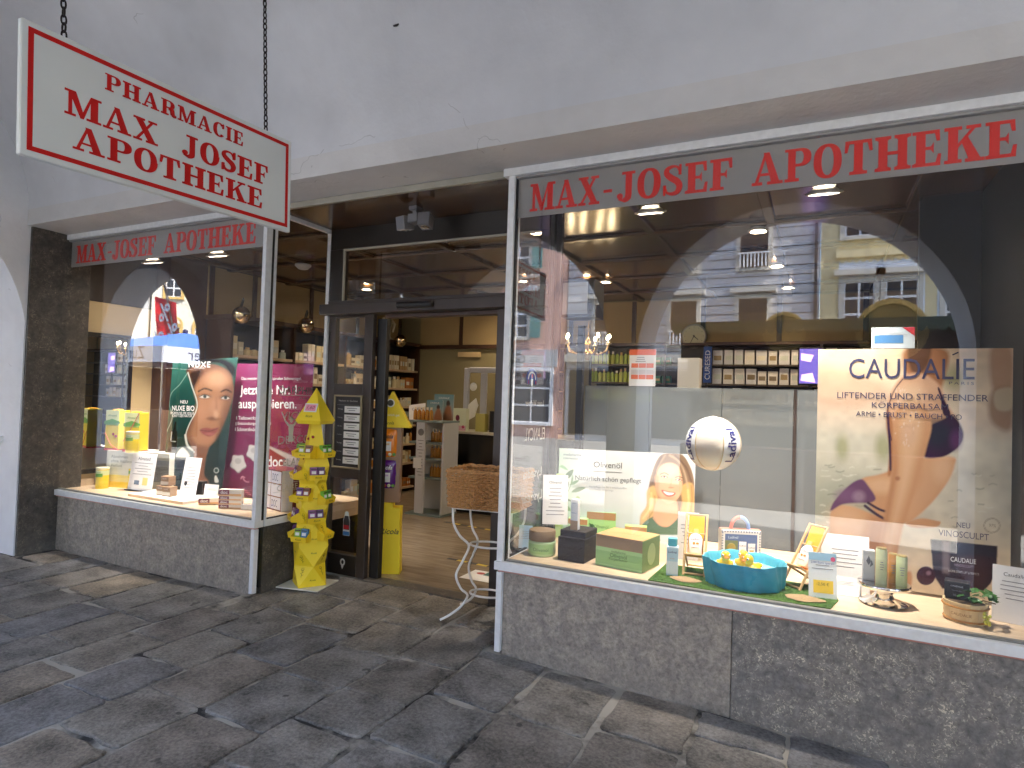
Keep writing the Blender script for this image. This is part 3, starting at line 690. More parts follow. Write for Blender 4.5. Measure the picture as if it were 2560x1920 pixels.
# round blue badge with a red letter on the side pane
mat('badge_blue', hexc('2a3f8f'), .5); mat('badge_red', hexc('b02a2a'), .5)
flat(WR, 'badge_blue', [arc(0, 0, .085, .075, 0, 180, 20)], face(GXR, .36, 1.655, '+x'), name='badge'); flat(WR, 'sign_white', [arc(0, .0, .065, .055, 0, 180, 20)], face(GXR+.001, .36, 1.655, '+x'), name='badge')
flat(WR, 'badge_blue', [arc(0, .0, .05, .043, 0, 180, 20), rc(-.075, -.03, -.035, .0), rc(.035, -.03, .075, 0)], face(GXR+.002, .36, 1.655, '+x'), name='badge'); flat(WR, 'badge_red', [arc(0, .025, .013, .016, 0, 360, 14)[:-1], rc(-.06, -.028, -.05, -.006), rc(.05, -.028, .066, -.006)], face(GXR+.003, .36, 1.655, '+x'), name='badge'); flat(WR, 'sign_white', [rc(-.012, -.04, .012, .005)], face(GXR+.0035, .36, 1.655, '+x'), name='badge')

# ================================================================ doorway
DW = thing('shop_doorway', 'dark brown automatic doorway between the two display windows, standing open', 'doorway', (-1.03, .68, 0)); DX, DY = -1.03, .68
def d(n, m, *a, bv=.003): return box(n, m, DW, a[0]-DX, a[1]-DY, a[2], a[3]-DX, a[4]-DY, a[5], bv)
d('soffit', 'ceiling_wood', -2.02, .022, 2.925, -.03, .66, 2.944); d('edge_strip', 'alu_strip', -2.018, -.008, 2.90, -.032, .020, 2.944)
d('upper_frame', 'dark_wood', -2.05, .662, 2.752, .0, .74, 2.944); d('upper_jamb', 'dark_wood', -2.05, .662, 2.31, -1.912, .74, 2.7515); d('upper_jamb', 'dark_wood', -.07, .662, 2.31, .0, .74, 2.7515)
d('transom_bead', 'alu_strip', -1.9115, .668, 2.738, -.0705, .69, 2.7515, bv=0); d('transom_bead', 'alu_strip', -1.9115, .668, 2.311, -1.900, .69, 2.7375, bv=0)
d('transom_pane', 'glass', -1.9, .70, 2.312, -.07, .706, 2.738, bv=0)
d('header', 'dark_wood_brown', -2.10, .60, 2.187, .0, .76, 2.276, bv=.006); d('header_rail', 'dark_wood_brown', -2.05, .655, 2.2765, .0, .745, 2.3095); d('guide_rail', 'brown_wood', -1.46, .70, 2.155, -.41, .78, 2.1865)
sn = MB(); sn.tube([(-.17+.0, 0, 0), (-.165, 0, 0), (.165, 0, 0), (.17, 0, 0)], [.015, .026, .026, .015], 14); sn.build('motion_sensor', 'rubber_black', DW, loc=(-1.10-DX, .592-DY, 2.236))
# fixed leaf on the left
d('leaf_stile', 'dark_wood_brown', -2.05, .675, .004, -1.972, .725, 2.1865); d('leaf_stile', 'dark_wood_brown', -1.66, .675, .004, -1.572, .725, 2.1865)
d('leaf_rail', 'dark_wood_brown', -1.9715, .677, .81, -1.6605, .723, 1.605); d('leaf_rail', 'dark_wood', -1.9715, .677, .004, -1.6605, .723, .172); d('leaf_rail', 'dark_wood_brown', -1.9715, .677, 2.166, -1.6605, .723, 2.186)
d('leaf_pane', 'glass', -1.9715, .697, 1.6055, -1.6605, .703, 2.1655, bv=0); d('leaf_pane', 'glass', -1.9715, .697, .1725, -1.6605, .703, .8095, bv=0)
d('sliding_leaf', 'black_paint', -1.571, .735, .004, -1.478, .79, 2.1545); d('right_jamb', 'dark_wood_brown', -.405, .66, .004, -.335, .78, 2.1865); d('right_panel', 'dark_wood_brown', -.334, .70, .004, .0, .76, 2.1865)
d('threshold', 'granite_dark', -1.57, .655, -.03, -.405, .80, .007)
d('door_gear_box', 'dark_wood', .045, .80, 2.13, .30, 1.02, 2.40); d('gear_cover', 'band_grey', .06, .792, 2.15, .25, .7995, 2.38, bv=0)
d('rear_post', 'dark_wood', .035, .705, .532, .075, .745, 2.92); d('rear_post', 'dark_wood', .0, 1.285, .0, .05, 1.335, 2.13)
d('knee_plate', 'band_grey', -1.985, .668, .12, -1.975, .6745, .26, bv=0)
# key-shaped emblem and paper sticker on the dark rail
flat(DW, 'letter_grey', band(arc(0, .012, .026, .03, 0, 360, 20), arc(0, .012, .014, .017, 0, 360, 20))+[[(-.012, -.018), (.012, -.018), (0, -.045)]], face(-1.80-DX, .6755-DY, .10), name='emblem')
mat('sticker_dark', (.03, .03, .035), .4); mat('sticker_blue', hexc('3f7ec0'), .5); mat('sticker_red', hexc('a8202a'), .5)
flat(DW, 'sign_white', [[(-.036, -.10), (.036, -.10), (.036, .03), (.022, .075), (-.022, .075), (-.036, .03)], arc(.0, .085, .022, .018, 0, 360, 14)[:-1]], face(-1.79-DX, .6955-DY, .43), name='sticker')
flat(DW, 'sticker_dark', [[(-.031, -.05), (.031, -.05), (.031, .025), (.018, .065), (-.018, .065), (-.031, .025)]], face(-1.79-DX, .694-DY, .43), name='sticker'); flat(DW, 'sticker_red', [rc(-.029, -.045, .029, -.012)], face(-1.79-DX, .6925-DY, .43), name='sticker'); flat(DW, 'sticker_blue', [rc(-.033, -.097, .033, -.065)], face(-1.79-DX, .694-DY, .43), name='sticker')
letters(DW, 'CLAIRE\nFISHER', 'letter_dim', face(-1.81-DX, .6965-DY, 1.70), width=.15, name='lettering')

# board with opening hours and emergency duty labels
HB = thing('hours_board', 'gold framed notice board with white name labels on the dark door', 'notice board', (-1.795, .674, .91))
mat('brass', (.30, .25, .15), .4, metal=.6); mat('board_black', (.018, .017, .018), .35)
for a in ((-.149, -.02, -.015, -.135, -.0005, .60), (.135, -.02, -.015, .149, -.0005, .60), (-.1345, -.02, .586, .1345, -.0005, .60), (-.1345, -.02, -.015, .1345, -.0005, -.001)): box('frame', 'brass', HB, *a, b=.002)
box('back', 'board_black', HB, -.1345, -.008, -.0005, .1345, -.001, .5855)
letters(HB, 'Notdienst der Apotheken', 'letter_grey', face(.0, -.0085, .55), width=.2, name='lettering'); box('rule', 'letter_dim', HB, -.12, -.0092, .515, .12, -.0082, .518)
days = ['Montag', 'Dienstag', 'Mittwoch', 'Donnerstag', 'Freitag', 'Samstag', 'Sonntag']
for i in range(7):
    z = .452-.071*i; box('label', 'card_white', HB, -.035, -.0125, z, .128, -.0085, z+.055, b=.001)
    letters(HB, days[i], 'letter_grey', face(-.082, -.0085, z+.028), width=.05, name='lettering')
    for k, wd in ((.034, .11), (.017, .07)): box('print_line', 'ink_grey', HB, .046-wd/2, -.0132, z+k, .046+wd/2, -.0127, z+k+.006)

# spotlight under the soffit
SP = thing('spotlight', 'grey three-cube spotlight under the dark soffit of the doorway', 'spotlight', (-.96, .36, 2.925))
mat('lamp_grey', (.22, .22, .24), .4, metal=.4)
box('mount', 'lamp_grey', SP, -.035, -.04, -.03, .035, .04, -.001, .003); box('stem', 'lamp_grey', SP, -.015, -.015, -.06, .015, .015, -.0305)
box('junction', 'lamp_grey', SP, -.04, -.045, -.125, .045, .045, -.0605, .004)
for sx in (-1, 1):
    h = MB(); h.bbox(-.045, -.05, -.05, .045, .05, .05, .004); o = h.build('lamp_head', 'lamp_grey', SP, loc=(sx*.093, 0, -.115), rot=(R(-10*sx), 0, R(12*sx)))
    ln = MB().lathe([(0, -.052), (.03, -.052), (.032, -.0505)], 18); ln.build('lens', 'chrome', o)

# ================================================================ hanging sign
SG = thing('hanging_sign', 'white board with red border and red lettering hung on two chains', 'sign', (-.75, -1.68, 2.567), rot=(R(1.75), 0, 0))
HWd, HHt = .613, .236
box('panel', 'sign_white', SG, -.004, -HWd, -HHt, .02, HWd, HHt, .004)
def sgn(x0, y0, x1, y1, m='sign_red', n='border'): box(n, m, SG, .0201, x0, y0, .0216, x1, y1)
bi, bw = .022, .017
sgn(-HWd+bi, HHt-bi-bw, HWd-bi, HHt-bi); sgn(-HWd+bi, -HHt+bi, HWd-bi, -HHt+bi+bw); sgn(-HWd+bi, -HHt+bi+bw+.0002, -HWd+bi+bw, HHt-bi-bw-.0002); sgn(HWd-bi-bw, -HHt+bi+bw+.0002, HWd-bi, HHt-bi-bw-.0002)
for txt, u0, u1, v, ht in (('PHARMACIE', -.331, .310, .138, .063), ('MAX', -.472, -.116, .006, .092), ('JOSEF', -.006, .462, .010, .095), ('APOTHEKE', -.442, .43, -.113, .092)):
    slab_word(SG, txt, 'sign_red', face(.0201, (u0+u1)/2, v, '+x'), u1-u0, ht, gap=.1 if txt == 'PHARMACIE' else .07, th=.0015)
lk = []
for i in range(14):
    a = 2*math.pi*i/14; lk.append((0, .0085*math.cos(a), .0175*math.sin(a)))
LM = MB().tube([(p[0], p[1], p[2]) for p in lk], .0035, 6, closed=True).mesh('chain_link', 'chain_metal')
for y in (-.467, .461):
    top = vaultz(-1.68+y)-2.567
    n = int((top-HHt)/.028)
    for i in range(n+1): link('chain_link', LM, SG, (0, y-math.tan(R(1.75))*(i*.028), HHt+.012+i*.028), (R(-1.75), 0, R(90*(i % 2))+.15*math.sin(i*1.7)))
    MB().tube([(0, y, HHt-.006), (0, y, HHt+.004)], .006, 8).build('eye', 'chain_metal', SG)
# ================================================================ display decks
mat('beige_wall', (.62, .47, .26), .7, var=.06, vscale=4)
DK = .533
dl = struct(MB().box(-4.735, .0515, .40, -2.09, 1.30, DK).build('display_deck', 'deck_wood')); dr = struct(MB().box(.045, .0515, .40, 2.84, 1.30, DK).build('display_deck_right', 'deck_wood'))
lwl = struct(MB().box(-4.80, .05, .4, -4.736, .95, 2.93).build('wall_display_left', 'beige_wall')); box('skirting', 'deck_wood', lwl, -4.7355, .06, .5335, -4.722, .93, .60); box('upper_panel', 'dark_wood_brown', lwl, -4.7355, .06, 2.36, -4.728, .93, 2.90)
struct(MB().box(2.66, .05, .534, 2.70, 1.40, 2.93).build('wall_display_right', 'rubber_black')); struct(MB().box(2.32, 1.36, .0, 2.655, 1.40, 2.93).build('wall_dark_panel', 'rubber_black'))
struct(MB().box(-4.7, 1.301, 0, -2.09, 1.33, DK).build('deck_back', 'dark_wood_brown')); struct(MB().box(.06, 1.341, 0, 2.84, 1.359, DK).build('deck_back_right', 'dark_wood_brown'))

# frosted glass partition behind the right display
m = bpy.data.materials.new('frosted'); m.use_nodes = True; t = m.node_tree
for n in list(t.nodes): t.nodes.remove(n)
out = node(t, 'ShaderNodeOutputMaterial'); m1 = node(t, 'ShaderNodeMixShader'); m1.inputs[0].default_value = .42
tr = node(t, 'ShaderNodeBsdfTransparent'); tr.inputs[0].default_value = (.92, .96, .97, 1); df = node(t, 'ShaderNodeBsdfDiffuse'); df.inputs[0].default_value = (.40, .44, .47, 1); tl_ = node(t, 'ShaderNodeBsdfTranslucent'); tl_.inputs[0].default_value = (.42, .46, .48, 1)
m2 = node(t, 'ShaderNodeMixShader'); m2.inputs[0].default_value = .5; t.links.new(df.outputs[0], m2.inputs[1]); t.links.new(tl_.outputs[0], m2.inputs[2])
t.links.new(tr.outputs[0], m1.inputs[1]); t.links.new(m2.outputs[0], m1.inputs[2]); t.links.new(m1.outputs[0], out.inputs[0]); M['frosted'] = m
FP = thing('glass_partition', 'frosted glass partition standing behind the right display', 'partition', (.9, 1.31, DK))
for a, c_ in ((-.83, -.31), (-.307, .22), (.223, .695)): box('frosted_pane', 'frosted', FP, a, -.005, .002, c_, .005, 1.115, .002)
box('post', 'dark_wood_brown', FP, .696, -.014, .0, .716, .014, 1.12); box('frosted_pane', 'frosted', FP, .7165, -.005, .002, 1.40, .005, 1.115, .002)
letters(FP, 'Olivenöl', 'frost_letter', face(-.15, -.0055, .98), width=.01, name='lettering') if False else None

# ================================================================ product helpers
def cmat(h, rough=.4, **k):
    n = 'c_'+h+('_%g' % rough)
    if n not in M: mat(n, hexc(h), rough, **k)
    return n
def lines(T, x0, x1, z0, dz, n, y, m='ink_grey', facing='-y', seed=0, th=.004, inset=.1):
    r_ = random.Random(seed); mb = MB()
    for i in range(n):
        w_ = (x1-x0)*r_.uniform(.45, 1-inset); c_ = (x0+x1)/2; mb.box(c_-w_/2, y-.0006, z0-i*dz, c_+w_/2, y-.0001, z0-i*dz+th)
    return mb.build('print_lines', m, T)
def card(name, label, x, y, rz, w_, h_, n=6, tilt=12, title='', col='card_white', cat='card', stand=True, z=DK, extra=None, seed=1):
    """printed paper card leaning back on its foot"""
    T = thing(name, label, cat, (x, y, z), rot=(R(-tilt), 0, rz))
    box('sheet', col, T, -w_/2, -.002, .001, w_/2, .0, h_)
    if stand: box('foot', 'glass_clear', T, -w_/2+.01, .0005, .001, w_/2-.01, .05, .004)
    lines(T, -w_/2*.85, w_/2*.85, h_*.72, h_*.075, n, -.002, seed=seed, th=h_*.014)
    if title: letters(T, title, 'ink', face(0, -.0021, h_*.85), width=w_*.5)
    return T
def carton(name, label, x, y, rz, w_, dpt, h_, col, bands=(), texts=(), cat='box', z=DK, group=None, bev=.002, tilt=0):
    """printed carton: body, colour fields and lettering on the front"""
    T = thing(name, label, cat, (x, y, z), group=group, rot=(R(tilt), 0, rz))
    box('body', cmat(col), T, -w_/2, 0, 0, w_/2, dpt, h_, bev)
    for i, (z0, z1, c_) in enumerate(bands):
        MB().box(-w_/2*.985, -.0009-.0001*i, z0*h_, w_/2*.985, -.0001, z1*h_).build('printed_field', cmat(c_), T)
    for (s_, cz, wd, c_) in texts: letters(T, s_, cmat(c_), face(0, -.0014, cz*h_), width=wd*w_)
    return T

# ---------------------------------------------------------------- right window, from left to right
YL, GR, KR = 'c8d9a0', '9cc27e', 'b08a5c'
def jar(label, x, y, s=1, z=DK, rz=0):
    T = thing('cream_jar', label, 'jar', (x, y, z), rz)
    MB().lathe([(0, 0), (.078, 0), (.086, .01), (.086, .085), (.074, .092), (0, .092)], 28).build('glass_body', cmat('bcd8a4'), T); MB().lathe([(.0, .092), (.08, .092), (.084, .098), (.084, .148), (.080, .155), (0, .155)], 28).build('lid', cmat('8d7556', .55), T)
    lb = MB().lathe([(.0866, .018), (.0866, .076)], 20, a0=R(-150), a1=R(-30)); lb.build('label', cmat('a5cb88'), T)
    letters(T, 'Olivenöl', cmat('3f6a3a'), Matrix(), width=.10, wrap=lambda c: np.stack([.0872*np.sin(c[:, 0]/.0872), -.0872*np.cos(c[:, 0]/.0872), c[:, 1]+.045], 1))
    T.scale = (s, s, s); return T
card('blue_card', 'small light blue price card at the left corner of the right window', .02, .36, R(20), .09, .15, 5, tilt=8, col=cmat('bcd8ea'), seed=3)
jar('green and brown cream jar in front of the white price sheet', .175, .28, 1.02, rz=.3)
card('price_sheet', 'tall white price sheet left of the olive board', .13, .60, R(28), .175, .34, 8, tilt=6, title='Olivenöl', z=DK+.13, stand=False, seed=4)
ps = thing('acrylic_riser', 'clear acrylic riser carrying the tall white price sheet', 'riser', (.13, .62, DK), R(28)); box('plate', 'glass_clear', ps, -.1, -.05, .12, .1, .08, .127); box('leg', 'glass_clear', ps, -.1, -.05, .0, -.094, .08, .1195); box('leg', 'glass_clear', ps, .094, -.05, .0, .1, .08, .1195)
bc = thing('black_plinth', 'black display cube carrying the slim white tube box', 'plinth', (.40, .205, DK), R(-4)); box('block', cmat('241d1a', .6), bc, -.09, 0, 0, .09, .20, .145, .003); box('block_lid', cmat('2b2320', .6), bc, -.085, .02, .1455, .085, .21, .185, .003)
carton('tube_box', 'slim white cream tube box on the black cube', .395, .26, R(-4), .05, .035, .19, 'eef2f4', [(.0, .3, 'b89c7c')], [('medipharma', .86, .6, '3a5a80'), ('Hyaluron', .55, .7, '5a86b8')], z=DK+.1855)
b = carton('olive_gift_box', 'large green and brown olive cream carton on the deck', .70, .21, R(-9), .305, .26, .185, '8aa66a', [(.0, .62, 'a4cf92'), (.62, 1.0, '9a8468'), (.08, .5, '8fbf80')], [('Olivenöl', .40, .36, '3f6a3a'), ('medipharma', .52, .3, '4a6a44'), ('Körperbutter', .28, .4, '4a6a44')])
box('top_panel', cmat('c69a66', .5), b, -.152, .001, .1851, .152, .259, .1862); letters(b, 'olivenöl körperbutter', cmat('9a7040'), face(0, .13, .1863, '+z'), width=.16); box('side_panel', cmat('6f8a50', .5), b, .1521, .002, .003, .1532, .258, .18); flat(b, cmat('9ab078'), [arc(0, 0, .06, .065, 0, 360, 20)[:-1]], face(.1533, .13, .09, '+x'), name='printed_field')
for i, (lab, x, y, w_, h_, z, cols) in enumerate((('green olive soap box on top of the brown cream box', .37, 1.02, .20, .12, .19, ('9cc66e', 'b48a5a')), ('brown and green cream box below the green soap box', .35, .95, .21, .185, 0, ('9fcf88', 'a9825a')), ('small cream jar box behind the slim tube box', .21, .84, .14, .14, .0, ('b5d898', 'b58c60')), ('green olive soap box standing in front of the smiling woman', .63, .86, .15, .13, .0, ('9cc66e', 'b48a5a')), ('tall green carton at the left edge of the olive board', .06, .78, .09, .45, .0, ('a8cf70', 'a8cf70')))):
    bx = carton('olive_product_box', lab, x, y, R(14), w_, .08, h_, cols[0], [(.72, 1, cols[1]), (.0, .18, 'bcd9a0')], [('Olivenöl', .45, .5, '4a7a34')], z=DK+z)
    for k in range(4): flat(bx, cmat('4d7a40'), [[(0, 0), (.012, .02), (0, .05), (-.006, .02)]], face(-w_*.38+.012*k, -.0016, h_*.25+.01*k, '-y', R(20*k)), name='printed_leaf')
tp = thing('tissue_sample', 'crumpled clear plastic sample between the olive boxes', 'sample', (.52, .72, DK)); mb = MB(); mb.grid(lambda u, v: ((u-.5)*.13+.01*math.sin(v*9), (v-.5)*.09, .075*(1-abs(2*u-1)**2)*(1-abs(2*v-1)**2)+.012*math.sin(u*17+v*11)+.02), 14, 10); mb.build('film', cmat('dfe4e6', .2), tp, smooth=False)

# wide olive board with a smiling woman
paintmat('print', .4); paintmat('print_gloss', .25, through=.35)
m = bpy.data.materials.new('paper_film'); m.use_nodes = True; t = m.node_tree
for n in list(t.nodes): t.nodes.remove(n)
out = node(t, 'ShaderNodeOutputMaterial'); m1 = node(t, 'ShaderNodeMixShader'); m1.inputs[0].default_value = .12; tr = node(t, 'ShaderNodeBsdfTransparent'); df = node(t, 'ShaderNodeBsdfDiffuse'); df.inputs[0].default_value = (.8, .8, .8, 1)
t.links.new(tr.outputs[0], m1.inputs[1]); t.links.new(df.outputs[0], m1.inputs[2]); t.links.new(m1.outputs[0], out.inputs[0]); M['paper_film'] = m
OB = thing('olive_board', 'wide white advertising board with smiling blonde woman and olive leaves', 'poster')
p = Print([(52, 88), (2090, 240), (2060, 1555), (12, 1430)], 210, 140, 'dfe4e6')
p.gradv([(0, 'b9c4c8'), (.5, 'cdd2d6'), (1, 'd4dada')]).noise(.05, 12, 8)
p.put(np.clip(1-(p.X-60)/330, 0, 1)*.55, 'b6dcc0')
for q, c_ in (([(150, 580), (160, 480), (270, 420), (240, 520)], '6b8168'), ([(240, 640), (240, 560), (265, 500), (265, 600)], '7d9a80'), ([(210, 660), (280, 600), (360, 590), (290, 650)], '6f8f70'), ([(140, 780), (150, 650), (200, 610), (190, 700)], '3c4f3c'), ([(240, 770), (330, 700), (460, 705), (350, 765)], '73896f'), ([(130, 800), (180, 880), (180, 980), (130, 940)], '6f8a6c'), ([(110, 960), (180, 970), (240, 1060), (140, 1040)], '8aa882'), ([(60, 370), (110, 350), (190, 430), (120, 410)], '8fb596'), ([(300, 930), (320, 840), (370, 850), (380, 925)], 'a8bf8e'), ([(180, 870), (250, 900), (265, 915), (190, 905)], '5c7058')): p.poly(q, c_, 5)
p.line([(130, 1050), (150, 850), (215, 700), (250, 560)], 9, '6d7f5e')
# hair, face, shoulders
p.poly([(1590, 230), (1740, 205), (1900, 235), (2000, 380), (2060, 560), (2075, 760), (2070, 1130), (1950, 1200), (1840, 1150), (1600, 1130), (1400, 1230), (1290, 1330), (1300, 1130), (1380, 1000), (1400, 760), (1440, 560), (1500, 370)], '7b6450', 10)
p.poly([(1390, 760), (1500, 700), (1550, 900), (1530, 1080), (1420, 1200), (1300, 1310), (1290, 1140), (1380, 990)], 'c9a468', 16); p.poly([(1880, 720), (2010, 650), (2070, 760), (2070, 1130), (1960, 1180), (1870, 1130), (1900, 930)], 'bf9a62', 16)
for q, c_ in (([(1450, 800), (1440, 1000), (1330, 1180)], 'e2c284'), ([(1500, 850), (1490, 1030), (1400, 1180)], 'a07c4c'), ([(1980, 760), (1990, 950), (1960, 1130)], 'e0bf82'), ([(2030, 700), (2040, 900), (2020, 1120)], '94744c'), ([(1720, 240), (1850, 330), (1930, 500), (1980, 720)], 'b59c80'), ([(1650, 240), (1560, 380), (1500, 560)], 'a38a70'), ([(1800, 250), (1950, 420), (2030, 640)], '5c4638'), ([(1600, 260), (1530, 420), (1470, 640)], '5a463a')): p.line(q, 26, c_, 12, .8)
p.poly([(1560, 880), (1800, 900), (1840, 1150), (1820, 1330), (1600, 1330), (1480, 1180)], 'c99a78', 10)       # neck
p.poly([(1600, 390), (1720, 350), (1830, 400), (1890, 540), (1900, 700), (1870, 830), (1790, 930), (1700, 960), (1620, 920), (1540, 800), (1510, 650), (1535, 500)], 'd8a888', 9)
p.ell(1700, 470, 130, 90, 'e6bfa2', .9, .8); p.ell(1590, 720, 70, 60, 'e2a688', .9, .8); p.ell(1830, 740, 60, 60, 'd79c7c', .9, .7); p.ell(1700, 890, 90, 50, 'c6906e', .9, .5); p.poly([(1500, 560), (1560, 560), (1560, 760), (1600, 880), (1540, 850)], 'b98766', 18, .6)
for ex, ey in ((1640, 560), (1850, 610)):
    p.ell(ex, ey, 48, 15, '8f6450', .6, .8, 8); p.ell(ex, ey, 34, 10, 'e8dcd4', .3, 1, 8); p.ell(ex, ey, 12, 11, '2e2622', .3); p.line([(ex-46, ey-2), (ex, ey-17), (ex+46, ey+6)], 7, '3a2a22', 3)
p.line([(1580, 520), (1640, 500), (1700, 530)], 11, '5a4034', 5); p.line([(1800, 570), (1850, 560), (1900, 580)], 11, '5a4034', 5)
p.line([(1745, 590), (1735, 680), (1715, 720)], 12, 'c08a6a', 8, .6); p.ell(1740, 722, 40, 12, 'a86e54', .8, .7)
p.poly([(1600, 755), (1700, 780), (1800, 800), (1770, 845), (1690, 855), (1630, 815)], 'a8504a', 5); p.poly([(1625, 775), (1700, 793), (1780, 806), (1745, 832), (1680, 830)], 'f2eeea', 4)
p.poly([(1330, 1260), (1470, 1165), (1560, 1270), (1700, 1300), (1830, 1180), (1900, 1160), (1960, 1250), (1980, 1420), (1310, 1400)], '4f6a52', 8); p.line([(1480, 1180), (1570, 1280), (1690, 1300), (1820, 1190)], 14, 'c4967a', 6)
a0, a1 = Vector((.043, .86, 0)), Vector((.968, 1.167, 0)); up_ = Vector((0, 0, 1))
p.build('print', 'print', OB, [a0+up_*1.17, a1+up_*1.165, a1+up_*.534, a0+up_*.534])
du = (a1-a0).normalized(); nn = Vector((du.y, -du.x, 0))
def onob(u, v):            # u,v in print coordinates 0..1
    o = a0+(a1-a0)*u+up_*(.534+(1.168-.534)*v)+nn*.0005
    return Matrix(((du.x, 0, nn.x, o.x), (du.y, 0, nn.y, o.y), (0, 1, 0, o.z), (0, 0, 0, 1)))
letters(OB, 'Olivenöl', 'ink', onob(.365, .835), width=.205, name='lettering'); letters(OB, 'Natürlich schön gepflegt', cmat('4a5058'), onob(.37, .665), width=.475, name='lettering'); o_ = box('rule', 'ink', OB, -.105, -.0012, .0, .105, .0012, .0012); o_.matrix_local = onob(.365, .755)
letters(OB, 'Hautpflege mit 98 % Inhaltsstoffen\nnatürlichen Ursprungs', cmat('9aa0a8'), onob(.37, .56), width=.27, name='lettering'); letters(OB, 'medipharma\ncosmetics', cmat('2c4a70'), onob(.10, .915), width=.13, name='lettering')

# beach ball hung in the window
BB = thing('beach_ball', 'white inflatable beach ball with blue lettering hanging above the deck', 'ball', (1.165, .62, 1.284), R(0)); br = .168
mat('ball_white', (.66, .60, .52), .22, spec=.6, coat=.3); mat('ball_gold', (.6, .42, .16), .35); mat('ball_pearl', (.62, .64, .66), .15, coat=.6)
for k in range(6):
    mb = MB(); a_0 = 2*math.pi*k/6
    def bf(u, v, a_0=a_0):
        th_ = math.pi*(.02+.96*v); a = a_0+2*math.pi/6*u; rr = br*(1-.025*(abs(2*u-1)**6)) ; rr *= 1+.004*math.sin(u*40)*(abs(2*v-1)**2)
        return (rr*math.sin(th_)*math.cos(a), rr*math.sin(th_)*math.sin(a), rr*math.cos(th_))
    mb.grid(bf, 14, 22); mb.sm = True; mb.build('gore', 'ball_pearl' if k % 2 else 'ball_white', BB); sm = MB().tube([(br*.984*math.sin(math.pi*j/20)*math.cos(a_0), br*.984*math.sin(math.pi*j/20)*math.sin(a_0), br*.984*math.cos(math.pi*j/20)) for j in range(1, 20)], .0018, 6); sm.build('seam', 'ball_gold', BB)
MB().lathe([(0, br+.004), (.012, br+.003), (.016, br-.004)], 14).build('valve', 'ball_white', BB); MB().tube([(0, 0, br), (0, 0, 1.60)], .0006, 4).build('thread', 'glass_clear', BB)
def wrapball(lon, lat0=0, r_=br*1.013):
    def f(c):            # text runs upwards along a meridian
        la = (c[:, 0])/r_+lat0; lo = lon-c[:, 1]/r_
        return np.stack([r_*np.cos(la)*np.cos(lo), r_*np.cos(la)*np.sin(lo), r_*np.sin(la)], 1)
    return f
mat('ladival_blue', hexc('272a6a'), .4)
for lon in (R(-40), R(-142)): letters(BB, 'Ladival', 'ladival_blue', Matrix(), width=.215, height=.066, bold=.02, wrap=wrapball(lon))

# turf mat, sand, pool, ducks
TF = thing('turf_mat', 'green artificial turf mat under the toy pool', 'mat', (1.40, .24, DK)); mat('turf', (.10, .22, .035), .95, var=.5, vscale=90, bump=1, bscale=300)
tf = MB(); pts = [(-.48, -.175), (-.2, -.18), (.1, -.185), (.42, -.175), (.46, .0), (.44, .2), (.2, .24), (-.1, .22), (-.48, .24)]; tf.prism([(x+rnd.uniform(-.008, .008), y) for x, y in pts], .0005, .006); tf.build('backing', 'turf', TF)
gb = MB()
for i in range(5200):
    x, y = rnd.uniform(-.47, .44), rnd.uniform(-.17, .21); a = rnd.uniform(0, 6.28); l = rnd.uniform(.004, .009); dx, dy = math.cos(a)*.0012, math.sin(a)*.0012; gb.add([(x-dx, y-dy, .006), (x+dx, y+dy, .006), (x+rnd.uniform(-.004, .004), y+rnd.uniform(-.004, .004), .006+l)], [(0, 1, 2)])
g_ = gb.build('turf_blades', 'turf', TF); g_['kind'] = 'stuff'
mat('sand', (.55, .38, .20), .95, var=.35, vscale=300, bump=.8, bscale=400)
for i, (lab, x, y, sx, sy) in enumerate((('patch of sand in front of the left deck chair', 1.10, .165, .085, .045), ('patch of sand in front of the right deck chair', 1.70, .155, .095, .055))):
    T = thing('sand_heap', lab, 'sand', (x, y, DK+.006)); mb = MB()
    mb.grid(lambda u, v: ((lambda a, q: (sx*q*math.cos(a)*(1+.12*math.sin(3*a+i)), sy*q*math.sin(a)*(1+.15*math.cos(4*a)), .004+.014*(1-q*q)+rnd.uniform(-.001, .001)))(2*math.pi*u, v)), 40, 10); mb.build('grains', 'sand', T, smooth=True)
PL = thing('toy_pool', 'small turquoise paddling pool of draped fabric holding rubber ducks', 'pool', (1.395, .295, DK+.006)); mat('pool_blue', (.02, .33, .52), .5, var=.25, vscale=9, bump=.2, bscale=20); mat('pool_inner', (.10, .42, .55), .45, var=.15, vscale=10); mat('pool_water', (.25, .52, .60), .08)
def pw_(a, z): return 1+.03*math.sin(9*a+z*30)+.018*math.sin(23*a+1.3+z*50)
mb = MB(); mb.grid(lambda u, v: ((lambda a: ((.205+.012*v)*pw_(a, v*.1)*math.cos(a), (.185+.012*v)*pw_(a, v*.1)*math.sin(a), .135*v+.004*math.sin(7*a)*v))(2*math.pi*u)), 90, 8); mb.build('wall', 'pool_blue', PL, smooth=True)
mb = MB(); mb.grid(lambda u, v: ((lambda a: ((.217-.022*v)*pw_(a, .1)*math.cos(a), (.197-.022*v)*pw_(a, .1)*math.sin(a), .135+.004*math.sin(7*a)-.06*v*v+.004*math.sin(v*3.14)))(2*math.pi*u)), 90, 5); mb.build('rim', 'pool_inner', PL, smooth=True)
MB().lathe([(0, .082), (.2, .082)], 40).xf(Matrix.Scale(.92, 4, (0, 1, 0))).build('water', 'pool_water', PL)
mat('duck_yellow', (.85, .52, .02), .3, coat=.3); mat('duck_orange', (.75, .2, .02), .35); mat('eye_white', (.8, .8, .8), .3)
